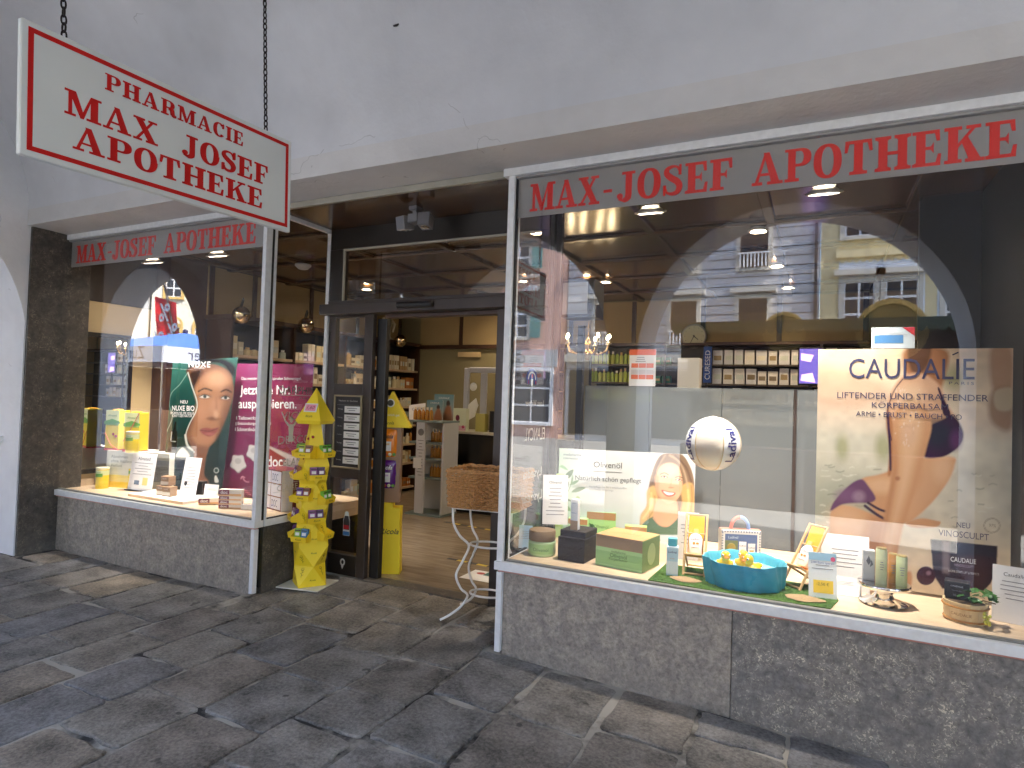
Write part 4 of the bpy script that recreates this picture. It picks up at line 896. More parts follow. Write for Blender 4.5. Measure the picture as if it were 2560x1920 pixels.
def duck(label, x, y, rz, s=1, z=DK+.088):
    T = thing('rubber_duck', label, 'rubber duck', (x, y, z), rz, group='rubber ducks in the toy pool')
    # body, neck, head and tail as one skin: superposed blobs sampled on a sphere
    mb = MB(); n, m_ = 28, 18
    bl = [((0, 0, .022), (.044, .036, .026)), ((.022, 0, .066), (.024, .023, .024)), ((-.034, 0, .036), (.022, .018, .012)), ((.014, 0, .045), (.02, .018, .02))]
    def hit(dv, o=Vector((.006, 0, .036))):
        best = 0
        for c, r_ in bl:
            q = o-Vector(c); A = sum((dv[k]/r_[k])**2 for k in range(3)); B = sum(dv[k]*q[k]/r_[k]**2 for k in range(3)); C_ = sum((q[k]/r_[k])**2 for k in range(3))-1; ds = B*B-A*C_
            if ds > 0: best = max(best, (-B+math.sqrt(ds))/A)
        return o+dv*max(best, .004)
    def fn(u, v):
        a, t_ = 2*math.pi*u, math.pi*v; return tuple(hit(Vector((math.sin(t_)*math.cos(a), math.sin(t_)*math.sin(a), math.cos(t_)))))
    mb.grid(fn, 36, 26); mb.sm = True; mb.build('body', 'duck_yellow', T, smooth=True)
    MB().ball((.048, 0, .062), .011, 12, 8, (1.15, 1, .45)).build('beak', 'duck_orange', T)
    for sy in (-1, 1):
        e_ = MB().ball((.037, sy*.0155, .072), .0062, 10, 7).build('eye', 'eye_white', T); MB().ball((.0415, sy*.0185, .0725), .0032, 8, 6).build('pupil', 'ink', e_)
        MB().ball((-.004, sy*.034, .026), .022, 12, 8, (1, .3, .55)).build('wing', 'duck_yellow', T)
    T.scale = (s, s, s); return T
duck('rubber duck at the left of the toy pool, nearest the gift box handle', 1.30, .24, R(-75), 1.1); duck('rubber duck in the middle of the toy pool', 1.39, .30, R(-85), 1.15); duck('rubber duck at the right of the toy pool with its tail to the right', 1.445, .215, R(-140), 1.1)

# wooden deck chairs with a sunscreen bottle each
mat('chair_wood', (.62, .40, .19), .5, var=.2, vscale=12); mat('orange_cloth', (.80, .36, .02), .75)
def deck_chair(label, x, y, rz, s=1):
    T = thing('toy_deck_chair', label, 'deck chair', (x, y, DK+.006), rz, group='toy deck chairs on the turf')
    def rod(n, a, c, r_=.006): MB().tube([a, c], r_, 8).build(n, 'chair_wood', T)
    for sx in (-1, 1):
        q = MB(); q.tube([(sx*.06, -.10, .0), (sx*.06, .10, .33)], .0075, 6); q.build('back_post', 'chair_wood', T); rod('front_leg', (sx*.052, .12, .004), (sx*.052, -.09, .12), .0065)
    rod('crossbar', (-.066, .098, .325), (.066, .098, .325)); rod('crossbar', (-.06, -.095, .01), (.06, -.095, .01)); rod('crossbar', (-.058, -.09, .122), (.058, -.09, .122)); rod('crossbar', (-.055, .12, .008), (.055, .12, .008)); rod('crossbar', (-.062, .035, .222), (.062, .035, .222), .004)
    cl = cr([(.098, .328), (.05, .22), (.01, .12), (-.03, .095), (-.09, .124)], 6); mb = MB(); n = len(cl)
    mb.add([(sx*.046, yy, zz) for yy, zz in cl for sx in (-1, 1)], [(2*i, 2*i+1, 2*i+3, 2*i+2) for i in range(n-1)]); mb.add([(sx*.046, yy-.0015, zz-.0015) for yy, zz in cl for sx in (-1, 1)], [(2*i, 2*i+2, 2*i+3, 2*i+1) for i in range(n-1)]); mb.build('sling', 'orange_cloth', T, smooth=True)
    T.scale = (s, s, s); return T
def sunbottle(label, x, y, z, rot, s=1):
    T = thing('sunscreen_bottle', label, 'bottle', (x, y, z), rot=rot); mb = MB(); prof = [(0, 0), (.034, 0), (.037, .005), (.037, .085), (.028, .105), (.014, .115), (.014, .118)]
    mb.lathe(prof, 24); mb.xf(Matrix.Scale(.5, 4, (0, 1, 0))); mb.build('body', cmat('f0e6dc', .3), T); MB().lathe([(0, .14), (.013, .14), (.014, .118)], 16).xf(Matrix.Scale(.6, 4, (0, 1, 0))).build('cap', cmat('f4c878', .3), T)
    letters(T, 'Ladival', 'ladival_blue', face(0, -.0188, .08), width=.05); flat(T, cmat('e8872a'), [arc(0, 0, .007, .007, 0, 360, 14)[:-1], rc(.012, -.004, .026, .005)], face(-.008, -.0188, .056), name='printed_field'); box('print_line', 'ink_grey', T, -.022, -.0194, .03, .018, -.0186, .033); T.scale = (s, s, s); return T
deck_chair('toy deck chair with orange sling left of the pool', 1.115, .38, R(6), .98); deck_chair('toy deck chair with orange sling right of the pool, turned to the left', 1.70, .42, R(-42), 1.0)
sunbottle('white sunscreen bottle lying in the left deck chair', 1.115, .37, DK+.112, (R(-24), 0, R(6)), 1.05); sunbottle('white sunscreen bottle lying in the right deck chair', 1.685, .405, DK+.115, (R(-24), 0, R(-42)), 1.05)
sb = carton('sunscreen_box', 'white and turquoise sunscreen carton left of the deck chair', 1.015, .215, R(10), .065, .05, .165, 'dfeef4', [(0, .96, 'c9e4ee'), (.06, .5, 'e9f3f7')], [('Ladival', .82, .72, '272a6a'), ('Kinder', .6, .4, 'd88a2a')], z=DK+.006); box('turquoise_cap', cmat('5cc0cc'), sb, -.026, .006, .1655, .026, .044, .215, .006)
card('white_card', 'white text card behind the left deck chair', 1.02, .66, R(10), .13, .30, 6, tilt=6, seed=6)
# suitcase-shaped gift box with window
GB = thing('gift_box', 'white suitcase-shaped gift box with striped edge and coloured handle', 'gift box', (1.325, .80, DK), R(22))
box('case', cmat('e8e6e4'), GB, -.125, 0, 0, .125, .07, .20, .004); box('top_panel', cmat('d8a090'), GB, -.124, .004, .2002, .124, .066, .203); box('window_field', cmat('5a6f9c'), GB, -.10, -.0012, .02, .10, -.0002, .175); box('window_field', cmat('6f7a50'), GB, -.10, -.0020, .02, -.02, -.0013, .135); letters(GB, 'Ladival', cmat('cfe0f4'), face(-.05, -.0022, .155), width=.06)
st = MB()
for i in range(15): st.box(-.122+.0168*i, -.0016, .186, -.113+.0168*i, -.0003, .198); 
for i in range(11):
    for sx in (-.121, .111): st.box(sx, -.0016, .012+.0165*i, sx+.01, -.0003, .020+.0165*i)
st.build('edge_stripes', cmat('8a93a8'), GB)
MB().tube([(.055*math.cos(a), .035, .203+.075*math.sin(a)) for a in [math.pi*k/16 for k in range(9)]], .012, 8).build('handle_half', cmat('8fb2e8'), GB); MB().tube([(.055*math.cos(a), .035, .203+.075*math.sin(a)) for a in [math.pi*k/16 for k in range(8, 17)]], .0118, 8).build('handle_half', cmat('ee8f84'), GB)
for i, (x, c_) in enumerate(((.01, 'f0f2f4'), (.065, 'e6ecf0'))):
    box('printed_bottle', cmat(c_), GB, x-.022, -.0032, .022, x+.022, -.0021, .13-.01*i); letters(GB, 'Ladival', 'ladival_blue', face(x, -.0034, .105-.01*i), width=.036); box('printed_field', cmat('e89a4a'), GB, x-.012, -.0038, .065, x+.014, -.0033, .078)
MB().ball((-.06, -.0018, .09), .028, 14, 8, (1, .12, 1)).build('printed_duck', cmat('9a8a40'), GB)
# price cards
PC = card('price_card', 'tilted price card with yellow discount field next to the right deck chair', 1.79, .23, R(10), .135, .235, 2, tilt=10, col=cmat('e6eef2'), seed=8)
box('colour_field', cmat('9cc8e2'), PC, -.066, -.0028, .195, .066, -.0021, .233); box('colour_field', cmat('f2cf3a'), PC, -.045, -.0028, .03, .05, -.0021, .095); letters(PC, '-2,50 €', cmat('6a5a10'), face(.0, -.0030, .075), width=.06); letters(PC, '2,00 Euro sparen', cmat('3a56a0'), face(0, -.0026, .182), width=.11); flat(PC, cmat('d04a70'), [arc(0, 0, .012, .012, 0, 360, 12)[:-1]], face(.05, -.0029, .205), name='printed_field')
card('leaning_card', 'white sheet leaning against the perfume poster beside the tester', 1.90, .46, R(3), .235, .30, 5, tilt=14, seed=9); card('flat_card', 'low white card with clear stand at the foot of the leaning sheet', 1.885, .36, R(6), .18, .10, 3, tilt=25, seed=10)

# perfume poster
CP = thing('perfume_poster', 'tall poster of a woman in a purple bikini kneeling in water', 'poster')
p = Print([(45, 62), (1331, 52), (1310, 1696), (12, 1515)], 230, 320, 'd9c7a4')
p.gradv([(0, 'ecdcc4'), (.18, 'e8dcc4'), (.33, 'd6d4c6'), (.5, 'dcdacb'), (.62, 'e4e0d0'), (.70, 'e6d6c2'), (.8, 'f0e0c6'), (1, 'e8cfae')]).noise(.14, 7, 10, 2).noise(.08, 26, 40, 3)
p.poly([(40, 190), (300, 190), (520, 330), (480, 420), (40, 430)], 'c9a088', 40, .6); p.poly([(1180, 60), (1320, 60), (1320, 330), (1200, 330)], 'b98860', 20, .8); p.poly([(1190, 330), (1320, 320), (1320, 560), (1230, 560), (1170, 480)], 'a87c58', 20, .8); p.poly([(1210, 330), (1320, 310), (1320, 440), (1220, 440)], 'ddd0b0', 10, .8)
for a in ((200, 690, 40, 80), (470, 690, 50, 90), (930, 240, 80, 70)): p.ell(*a, 'a3a678', 1, .7)
p.put((np.clip((p.Y-740)/200, 0, 1)*np.clip((1300-p.Y)/150, 0, 1)*np.clip((520-p.X)/150, 0, 1))*.65, '9fa796')
r_ = random.Random(5)
for i in range(60):
    y_ = r_.uniform(800, 1230); x_ = r_.uniform(40, 480) if i % 3 else r_.uniform(700, 1300); l = r_.uniform(20, 60); p.line([(x_, y_), (x_+l/2, y_+r_.uniform(-8, 8)), (x_+l, y_+r_.uniform(-5, 5))], r_.uniform(4, 9), 'eef0e6' if r_.random() < .6 else '7f8878', 4, .6)
SK, SD, SL = 'd6a67e', 'b67f58', 'edcaa6'
p.poly([(130, 1080), (250, 1060), (420, 1120), (500, 1150), (480, 1300), (440, 1420), (360, 1560), (180, 1540), (120, 1300)], SK, 8)           # hip and thigh
p.ell(230, 1200, 120, 150, SL, 1, .55); p.poly([(380, 1150), (500, 1160), (450, 1400), (380, 1520), (340, 1360)], SD, 40, .6)
p.poly([(320, 900), (440, 860), (530, 830), (700, 760), (930, 750), (940, 800), (900, 900), (800, 1030), (700, 1120), (620, 1170), (480, 1150), (380, 1060)], SK, 8)     # trunk
p.poly([(740, 760), (930, 760), (880, 900), (760, 1050), (640, 1160), (640, 1040), (720, 900)], 'dcb08a', 25, .9); p.ell(860, 830, 60, 80, SL, 1, .5); p.ell(470, 930, 110, 50, SL, 1, .6)
p.poly([(620, 60), (760, 40), (900, 80), (880, 230), (840, 330), (760, 300), (640, 240), (600, 140)], SD, 14)                                          # neck, turned away above the poster edge
p.poly([(640, 40), (780, 40), (770, 150), (720, 210), (650, 190)], '6a4a36', 12)
p.poly([(520, 340), (600, 230), (740, 220), (850, 300), (900, 420), (960, 520), (900, 620), (760, 700), (540, 640), (490, 470)], 'deb494', 10)         # shoulder, chest
p.poly([(500, 440), (545, 560), (560, 700), (530, 840), (500, 860), (510, 700), (490, 540)], SD, 8)
p.poly([(760, 560), (880, 500), (900, 470), (960, 510), (1000, 590), (985, 660), (930, 715), (850, 750), (735, 745), (750, 640)], '3c2546', 6); p.ell(830, 600, 90, 90, '243040', 1, .8); p.ell(950, 640, 40, 60, '6a3f72', 1, .7)
p.poly([(870, 480), (850, 380), (830, 310), (842, 308), (868, 370), (915, 470)], '3a2444', 3); p.line([(500, 480), (512, 640), (520, 830)], 16, '3a2444', 3); p.line([(525, 640), (505, 540), (500, 450), (540, 330), (600, 250)], 7, '4a3450', 3)
p.poly([(330, 890), (370, 930), (420, 1010), (380, 1040), (300, 1040), (200, 1050), (125, 1090), (140, 1040), (200, 970), (270, 910)], '6d4a70', 6); p.ell(240, 990, 80, 40, '85608a', 1, .6); p.ell(310, 1000, 40, 35, 'b09ab0', .9, .6)
p.line([(370, 1040), (440, 1080), (500, 1100)], 16, '3c2a44', 3); p.line([(350, 1060), (420, 1110), (480, 1145)], 18, '3c2a44', 3)
p.poly([(545, 470), (640, 380), (740, 420), (790, 540), (760, 680), (720, 820), (680, 960), (640, 1080), (600, 1200), (560, 1380), (540, 1500), (440, 1500), (440, 1340), (470, 1160), (510, 960), (530, 800), (535, 620)], 'd4a47c', 8)     # arm
p.poly([(600, 480), (690, 450), (720, 560), (680, 760), (630, 960), (560, 1180), (520, 1380), (490, 1360), (530, 1130), (580, 860), (590, 640)], 'e8c4a0', 30, .8); p.poly([(540, 640), (560, 820), (530, 1000), (480, 1240), (450, 1300), (490, 1080), (530, 860)], SD, 20, .6)
p.ell(565, 885, 16, 14, 'a06448', .8, .7); p.ell(650, 350, 90, 60, 'ecd0b0', 1, .6); p.ell(640, 600, 50, 70, 'cfaa9a', 1, .4)
p.poly([(620, 1170), (720, 1140), (820, 1155), (850, 1165), (820, 1195), (700, 1200), (640, 1190)], SK, 6); p.poly([(600, 1500), (650, 1480), (660, 1540), (640, 1590), (590, 1560)], SK, 8)
for i in range(40): x_, y_ = r_.uniform(540, 720), r_.uniform(300, 680); p.ell(x_, y_, r_.uniform(3, 7), r_.uniform(5, 12), 'f2e4d6', .5, .45)
# printed jar and grape
p.poly([(785, 1275), (1225, 1320), (1222, 1470), (1180, 1560), (1130, 1610), (860, 1590), (800, 1500)], '33202c', 4, smooth=False); p.poly([(785, 1275), (1225, 1320), (1224, 1390), (788, 1360)], '2a2434', 4, smooth=False); p.poly([(862, 1285), (910, 1290), (905, 1500), (862, 1490)], '8c7f88', 10, .8, smooth=False); p.poly([(1000, 1400), (1160, 1410), (1150, 1570), (1000, 1580)], '4a2a36', 30, .8)
p.ell(752, 1508, 62, 60, '4a2030', .08); p.ell(770, 1490, 16, 14, 'b08898', .8, .8)
for rr in (55, 48): p.put(np.clip(1.5-np.abs(np.hypot(p.X-1190, (p.Y-1187)*1.15)-rr)/2.5, 0, 1)*.6, '8f866f')
p.build('print', 'print_gloss', CP, [(1.745, .6, 1.868), (2.68-.03, .6, 1.868), (2.65, .6, .55), (1.745, .6, .55)], back='paper_film')
H_ = homog([(45, 62), (1331, 52), (1310, 1696), (12, 1515)], [(0, 1), (1, 1), (1, 0), (0, 0)])
def cpt(px, py):
    q = H_ @ np.array([px, py, 1]); return 1.745+q[0]/q[2]*.905, .55+q[1]/q[2]*1.318
def ctext(s_, x0, x1, y, m='poster_ink', hpx=None, **k):
    a, z = cpt(x0, y); c_, z2 = cpt(x1, y); h_ = None
    if hpx: h_ = abs(cpt(x0, y+hpx/2)[1]-cpt(x0, y-hpx/2)[1])
    letters(CP, s_, m, face((a+c_)/2, .5992, (z+z2)/2), width=c_-a, height=h_, **k)
mat('poster_ink', hexc('3a3a58'), .4)
ctext('CAUDALIE', 245, 1075, 185, hpx=125); ctext('PARIS', 905, 1070, 277, hpx=18, space=1.5); ctext('LIFTENDER UND STRAFFENDER', 168, 1165, 362, hpx=38); ctext('KÖRPERBALSAM', 395, 900, 418, hpx=44); ctext('ARME • BRUST • BAUCH • PO', 290, 990, 482, hpx=32); ctext('NEU', 955, 1045, 1185, hpx=34); ctext('VINOSCULPT', 835, 1170, 1246, hpx=40); ctext('CAUDALIE', 915, 1085, 1410, m='card_white', hpx=30); ctext('VINOSCULPT', 938, 1070, 1445, m=cmat('a08aa0'), hpx=16); ctext('BAUME CORPS LIFT & FERMETE', 900, 1105, 1487, m='card_grey', hpx=14); ctext('97%', 1170, 1215, 1187, m=cmat('8f866f'), hpx=20)
bx_ = box('acute', 'poster_ink', CP, 0, -.0006, 0, .03, .0, .007); q_ = cpt(930, 100); bx_.location = (q_[0], .5994, q_[1]); bx_.rotation_euler = (0, R(-28), 0)

# chrome tester stand with sample bottles
TS = thing('tester_stand', 'round chrome stand carrying perfume testers in front of the poster', 'stand', (2.07, .33, DK))
MB().lathe([(0, 0), (.105, 0), (.11, .006), (.095, .016), (.05, .03), (.04, .05), (.06, .075), (.075, .082), (.075, .086), (0, .086)], 36).build('foot', 'chrome', TS); MB().lathe([(0, .0865), (.118, .0865), (.122, .092), (.122, .102), (.118, .108), (0, .108)], 40).build('tray', 'chrome', TS)
for lab, dx, dy, w_, h_, c_, shape in (('clear boxed perfume on the chrome tester stand', -.07, .01, .055, .155, 'cfd2d6', 0), ('pale green tall tester can on the chrome stand', -.015, -.03, .026, .18, 'c6cda0', 1), ('amber tester bottle between the green cans', .04, .01, .022, .15, 'c08a44', 1), ('short pale green tester can at the right of the chrome stand', .075, -.02, .025, .15, 'b9c38e', 1)):
    T = thing('perfume_tester', lab, 'tester', (2.07+dx, .33+dy, DK+.1085), group='testers on the chrome stand')
    if shape == 0: box('carton', cmat(c_, .2), T, -w_/2, -.025, 0, w_/2, .025, h_, .002); flat(T, cmat('6a7078'), [[(0, -.02), (.01, .0), (0, .03), (-.012, .0)], [(.005, -.03), (.02, -.015), (.012, .01)]], face(0, -.0255, .10), name='printed_flower')
    else:
        MB().lathe([(0, 0), (w_, 0), (w_, h_*.94), (w_*.9, h_*.97), (0, h_*.97)], 22).build('can', cmat(c_, .3), T); MB().lathe([(w_*.9, h_*.9701), (w_*.92, h_), (0, h_)], 20).build('cap', cmat('c9b878', .3, metal=.6), T); lines(T, -.012, .012, h_*.6, .012, 4, -w_-.0004, seed=int(h_*1000))
# wooden tub with plant, boxed cream
TB = thing('wooden_tub', 'small pale wooden tub with printed staves at the right end of the deck', 'tub', (2.40, .245, DK)); wood('stave_wood', (.72, .58, .33), (.55, .40, .20), .6, (12, 12, 2))
for i in range(14):
    a = 2*math.pi*i/14; mb = MB(); a0_, a1_ = a-math.pi/14+.006, a+math.pi/14-.006
    pr2 = []
    for r0_, z in ((.083, 0), (.092, .095)): pr2 += [(r0_*math.cos(a0_), r0_*math.sin(a0_), z), (r0_*math.cos(a1_), r0_*math.sin(a1_), z), ((r0_-.008)*math.cos(a1_), (r0_-.008)*math.sin(a1_), z), ((r0_-.008)*math.cos(a0_), (r0_-.008)*math.sin(a0_), z)]
    mb.add(pr2, [(0, 1, 5, 4), (1, 2, 6, 5), (2, 3, 7, 6), (3, 0, 4, 7), (4, 5, 6, 7), (3, 2, 1, 0)]); mb.build('stave', 'stave_wood', TB)
for z, rr in ((.012, .0855), (.074, .0912)): MB().tube([(rr*math.cos(2*math.pi*k/28), rr*math.sin(2*math.pi*k/28), z) for k in range(28)], .0048, 6, closed=True).build('hoop', cmat('a8793e', .6), TB)
MB().lathe([(0, .085), (.082, .085)], 20).build('filling', cmat('5a4630', .9), TB); letters(TB, 'CAUDALIE', cmat('7a5226'), Matrix(), width=.085, wrap=lambda c: np.stack([.0912*np.sin(c[:, 0]/.0912-.35), -.0912*np.cos(c[:, 0]/.0912-.35), c[:, 1]+.044], 1))
carton('cream_box', 'small dark boxed cream standing in the wooden tub', 2.37, .27, R(-12), .10, .07, .085, '26242c', (), [('CAUDALIE', .75, .5, 'd8d8e0'), ('vinosculpt', .5, .4, '8a8a98'), ('30 ml', .25, .3, '8a8a98')], z=DK+.086)
VP = thing('vine_plant', 'artificial vine with green leaves and yellow grapes hanging over the tub', 'plant', (2.46, .20, DK+.085)); mat('leaf_green', (.05, .18, .04), .45, var=.5, vscale=30); mat('grape', (.45, .45, .05), .3)
for i in range(22):
    a = rnd.uniform(0, 6.28); rr = rnd.uniform(.01, .075); c0 = Vector((rr*math.cos(a), rr*math.sin(a)*.7, .012+.055*(1-rr/.09)+rnd.uniform(0, .02))); L = rnd.uniform(.03, .042)
    mb = MB(); pts = [(0, 0, 0), (-.55, .25, .08), (-.75, .6, -.02), (-.35, .75, .06), (0, 1.15, -.12), (.35, .75, .06), (.75, .6, -.02), (.55, .25, .08), (0, .5, .12)]
    mb.add([tuple(Vector(q)*L) for q in pts], [(0, 1, 8), (1, 2, 8), (2, 3, 8), (3, 4, 8), (4, 5, 8), (5, 6, 8), (6, 7, 8), (7, 0, 8)])
    lf = mb.build('leaf', 'leaf_green', VP); lf.location = c0; lf.rotation_euler = (rnd.uniform(-.7, .4), rnd.uniform(-.5, .5), a-math.pi/2)
gp = MB()
for i in range(14): gp.ball((rnd.uniform(-.012, .012), -.072+rnd.uniform(-.008, .008), -.01-.05*rnd.random()), .0075, 8, 6)
gp.build('grapes', 'grape', VP); MB().tube([(-.05, 0, .0), (0, 0, .03), (.05, .01, .02)], .003, 6).build('stem', cmat('5a4a20', .7), VP)
card('white_price_sheet', 'white price sheet at the far right edge of the display', 2.60, .30, R(-14), .17, .265, 5, tilt=10, title='Caudalie', seed=12)
TC = card('leaflet', 'blue and white leaflet standing on top of the perfume poster', 2.12, .66, 0, .21, .12, 3, tilt=0, col=cmat('a4b0b8'), z=1.875, stand=False, seed=13)
box('colour_field', cmat('3a6a98'), TC, -.09, -.003, .03, .05, -.0021, .075); flat(TC, cmat('b02838'), [[(.045, .119), (.104, .119), (.104, .07)]], face(0, -.0025, 0), name='printed_field')
MB().tube([(0, .004, -1.34), (0, .004, .0)], .004, 6).build('rod', 'glass_clear', TC)

# ---------------------------------------------------------------- left window
MR = thing('framed_mirror', 'black framed mirror on the side wall of the left display', 'mirror', (-4.735, .38, .65)); mat('mirror_glass', (.85, .86, .85), .01, metal=1)
for a in ((0, -.29, 0, .03, -.245, 1.40), (0, .245, 0, .03, .29, 1.40), (0, -.2445, 1.355, .03, .2445, 1.40), (0, -.2445, 0, .03, .2445, .045)): box('frame', 'dark_wood', MR, *a, b=.005)
box('glass', 'mirror_glass', MR, .001, -.2445, .0455, .008, .2445, 1.3545)
SLX = 'eadd6a'
def riserbox(label, x, y, rz, w_, dpt, h_, fields, z=DK): return carton('display_box', label, x, y, rz, w_, dpt, h_, 'e2e4da', fields[0], fields[1], z=z)
rb = riserbox('white printed display box carrying the yellow diet cans', -4.335, .38, R(16), .37, .25, .36, ([(0, .16, 'f0d23a'), (.16, .34, 'ecdf8a')], [('Abnehmen\nohne Vitalstoff-\nVerlust', .72, .72, '7a8478')]))
box('printed_can', cmat('efd840'), rb, .07, -.003, .04, .15, -.0021, .19); box('printed_field', cmat('6fa83a'), rb, .07, -.0036, .14, .15, -.0031, .17)
riserbox('dark printed box behind the framed diet price card', -4.02, .52, R(8), .30, .18, .35, ([(0, 1, '6f6a52'), (.2, .8, '4a4638')], []))
def dietbox(label, x, y, z, rz, w_=.19, h_=.39):
    T = carton('diet_carton', label, x, y, rz, w_, .13, h_, 'f0df30', [(.0, .62, 'f2d81e'), (.62, .80, '8fbf4e'), (.66, 1.0, 'e9efb8'), (.0, .045, 'd84a2a')], [('Almased', .87, .62, '3a8a34')], z=z)
    flat(T, cmat('5fa83a'), [[(-.09, 0), (.0, .025), (.09, .0), (.09, -.02), (-.09, -.03)]], face(0, -.0016, h_*.72), name='printed_field'); flat(T, cmat('c83a3a'), [arc(.02, 0, .014, .014, 0, 360, 12)[:-1], arc(.05, -.02, .016, .014, 0, 360, 12)[:-1]], face(0, -.0016, h_*.4), name='printed_field')
    box('red_base', cmat('d84a2a'), T, -w_/2-.006, -.006, -.006, w_/2+.006, .135, .008); box('lid_tab', cmat('f0b040'), T, -.03, .03, h_+.0005, .03, .10, h_+.012, .004)
    MB().tube([(-w_/2, -.004, h_*.25), (0, -.006, h_*.6), (w_/2, -.004, h_)] if x > -4.4 else [(-w_/2, -.004, h_*.42), (0, -.006, h_*.12), (w_/2, -.004, h_*.02)], .003, 6).build('measuring_tape', cmat('d05a4a'), T); return T
dietbox('tall yellow diet carton standing left of its twin on the white box', -4.50, .36, DK+.3605, R(14), .155, .39); dietbox('tall yellow diet carton with a red tape across its front', -4.255, .40, DK+.3605, R(18), .16, .375)
def can(label, x, y, z, s=1):
    T = thing('diet_can', label, 'can', (x, y, z), R(10)); MB().lathe([(0, 0), (.05, 0), (.052, .006), (.052, .165), (.05, .17), (0, .17)], 26).build('tin', cmat('f2d81e', .3), T); MB().lathe([(.0525, .12), (.0525, .163)], 26).build('label_top', cmat('e4ecb0', .4), T); MB().lathe([(.0528, .105), (.0528, .135)], 16, a0=R(-150), a1=R(-40)).build('label_swirl', cmat('6fb040', .4), T); MB().lathe([(.0, .1702), (.053, .1702), (.053, .186), (0, .186)], 26).build('lid', cmat('efe9c8', .4), T)
    letters(T, 'Almased', cmat('2f8a30'), Matrix(), width=.06, wrap=lambda c: np.stack([.0532*np.sin(c[:, 0]/.0532), -.0532*np.cos(c[:, 0]/.0532), c[:, 1]+.148], 1)); T.scale = (s, s, s); return T
can('small yellow diet can beside the tall cartons on the white box', -4.14, .34, DK+.3605, 1.08); can('yellow diet can on the deck in front of the white box', -4.45, .26, DK, 1.08)
FC = card('framed_price_card', 'white price card in a dark stand in the middle of the left display', -4.0, .34, R(8), .30, .35, 5, tilt=8, title='Almased', seed=15, z=DK+.012); box('stand_base', cmat('2a2a2c'), FC, -.16, -.03, -.01, .16, .06, .0005); box('printed_field', cmat('5a6a80'), FC, -.08, -.0032, .05, -.02, -.0021, .09); box('printed_field', cmat('e4d27a'), FC, .02, -.0032, .05, .08, -.0021, .12)
PLT = thing('white_platform', 'low white platform with wooden edge in the left display', 'platform', (-3.45, .30, DK)); box('slab', 'card_white', PLT, -.38, -.17, .0005, .36, .2, .025, .003); box('edge', 'deck_wood', PLT, -.38, -.178, .0005, .36, -.1705, .024, .001)
for i, (lab, x, y, z) in enumerate((('brown boxed sample at the left of the platform', -3.53, .22, 0), ('brown boxed sample at the right of the platform', -3.43, .21, 0), ('brown boxed sample stacked on top of the others', -3.50, .24, .085))): 
    T = carton('sample_cube', lab, x, y, R(8), .09, .08, .084, '9a7a5a', [(.1, .45, 'd0c4b0')], [('NUXE', .75, .5, 'e8e0d4')], z=DK+.0255+z)
bt = thing('dark_bottle', 'dark brown dropper bottle behind the small brown boxes', 'bottle', (-3.40, .40, DK+.0255)); MB().lathe([(0, 0), (.035, 0), (.036, .004), (.036, .10), (.03, .12), (.013, .13), (.013, .145)], 22).build('bottle', cmat('1e1512', .12), bt); MB().lathe([(.015, .145), (.015, .18), (.009, .185), (.008, .21), (0, .215)], 16).build('dropper', cmat('141414', .4), bt)
card('tall_price_card', 'tall narrow price list leaning in front of the green poster', -3.35, .36, R(14), .17, .34, 9, tilt=12, seed=16, z=DK+.0255); box('easel', cmat('2c2420'), bpy.data.objects[-1] if False else thing('card_easel', 'dark wooden easel behind the tall narrow price list', 'easel', (-3.33, .40, DK+.0255), R(14)), -.08, .03, 0, .08, .09, .12, .003)
card('small_price_card', 'small white price card in a clear stand by the gel boxes', -3.10, .40, R(10), .15, .14, 2, tilt=8, seed=17)
def docbox(label, x, y, z, rz, ti=0):
    T = carton('gel_box', label, x, y, rz, .19, .05, .055, 'ece6da', [(.0, .35, 'e6b880')], (), z=z, group='gel boxes', tilt=ti); box('name_field', cmat('7a2040'), T, -.092, -.002, .012, -.008, -.0011, .052); letters(T, 'doc', 'card_white', face(-.05, -.0022, .032), width=.06, bold=.03); return T
docbox('gel box leaning on the stack in the left display', -2.90, .25, DK+.006, R(44), 12)
for i in range(4): docbox(['lowest', 'second lowest', 'second highest', 'topmost'][i]+' gel box in the stack beside the corner post', -2.63, .22, DK+.0005+.0565*i*.62 if False else DK+.0005+i*.0562*.62, R(26)).scale = (1, 1, .62 if i < 3 else 1.0)
ah = thing('acrylic_holder', 'clear acrylic holder with small cards beside the gel stack', 'holder', (-2.46, .25, DK), R(20)); box('tray', 'glass_clear', ah, -.06, 0, .001, .06, .05, .05); box('insert', 'card_white', ah, -.055, .012, .003, .055, .03, .045)
DS = thing('gel_display', 'dark red counter display with white price panels behind the corner post', 'display stand', (-2.36, .40, DK), R(-14)); box('case', cmat('6e1830'), DS, -.17, 0, 0, .17, .20, .335, .003)
for i in range(3):
    for j in range(2):
        x = -.16+.165*j; z = .012+.107*i; box('white_panel', cmat('e4e6f4'), DS, x, -.003, z, x+.155, -.0005, z+.098)
letters(DS, 'DOC', cmat('4a5a90'), face(.07, -.0034, .06), width=.09, height=.06); letters(DS, 'DOC', cmat('4a5a90'), face(.07, -.0034, .275), width=.09, height=.06)
box('white_side', cmat('e0e2ee'), DS, .1702, .0, .0, .173, .1, .335)

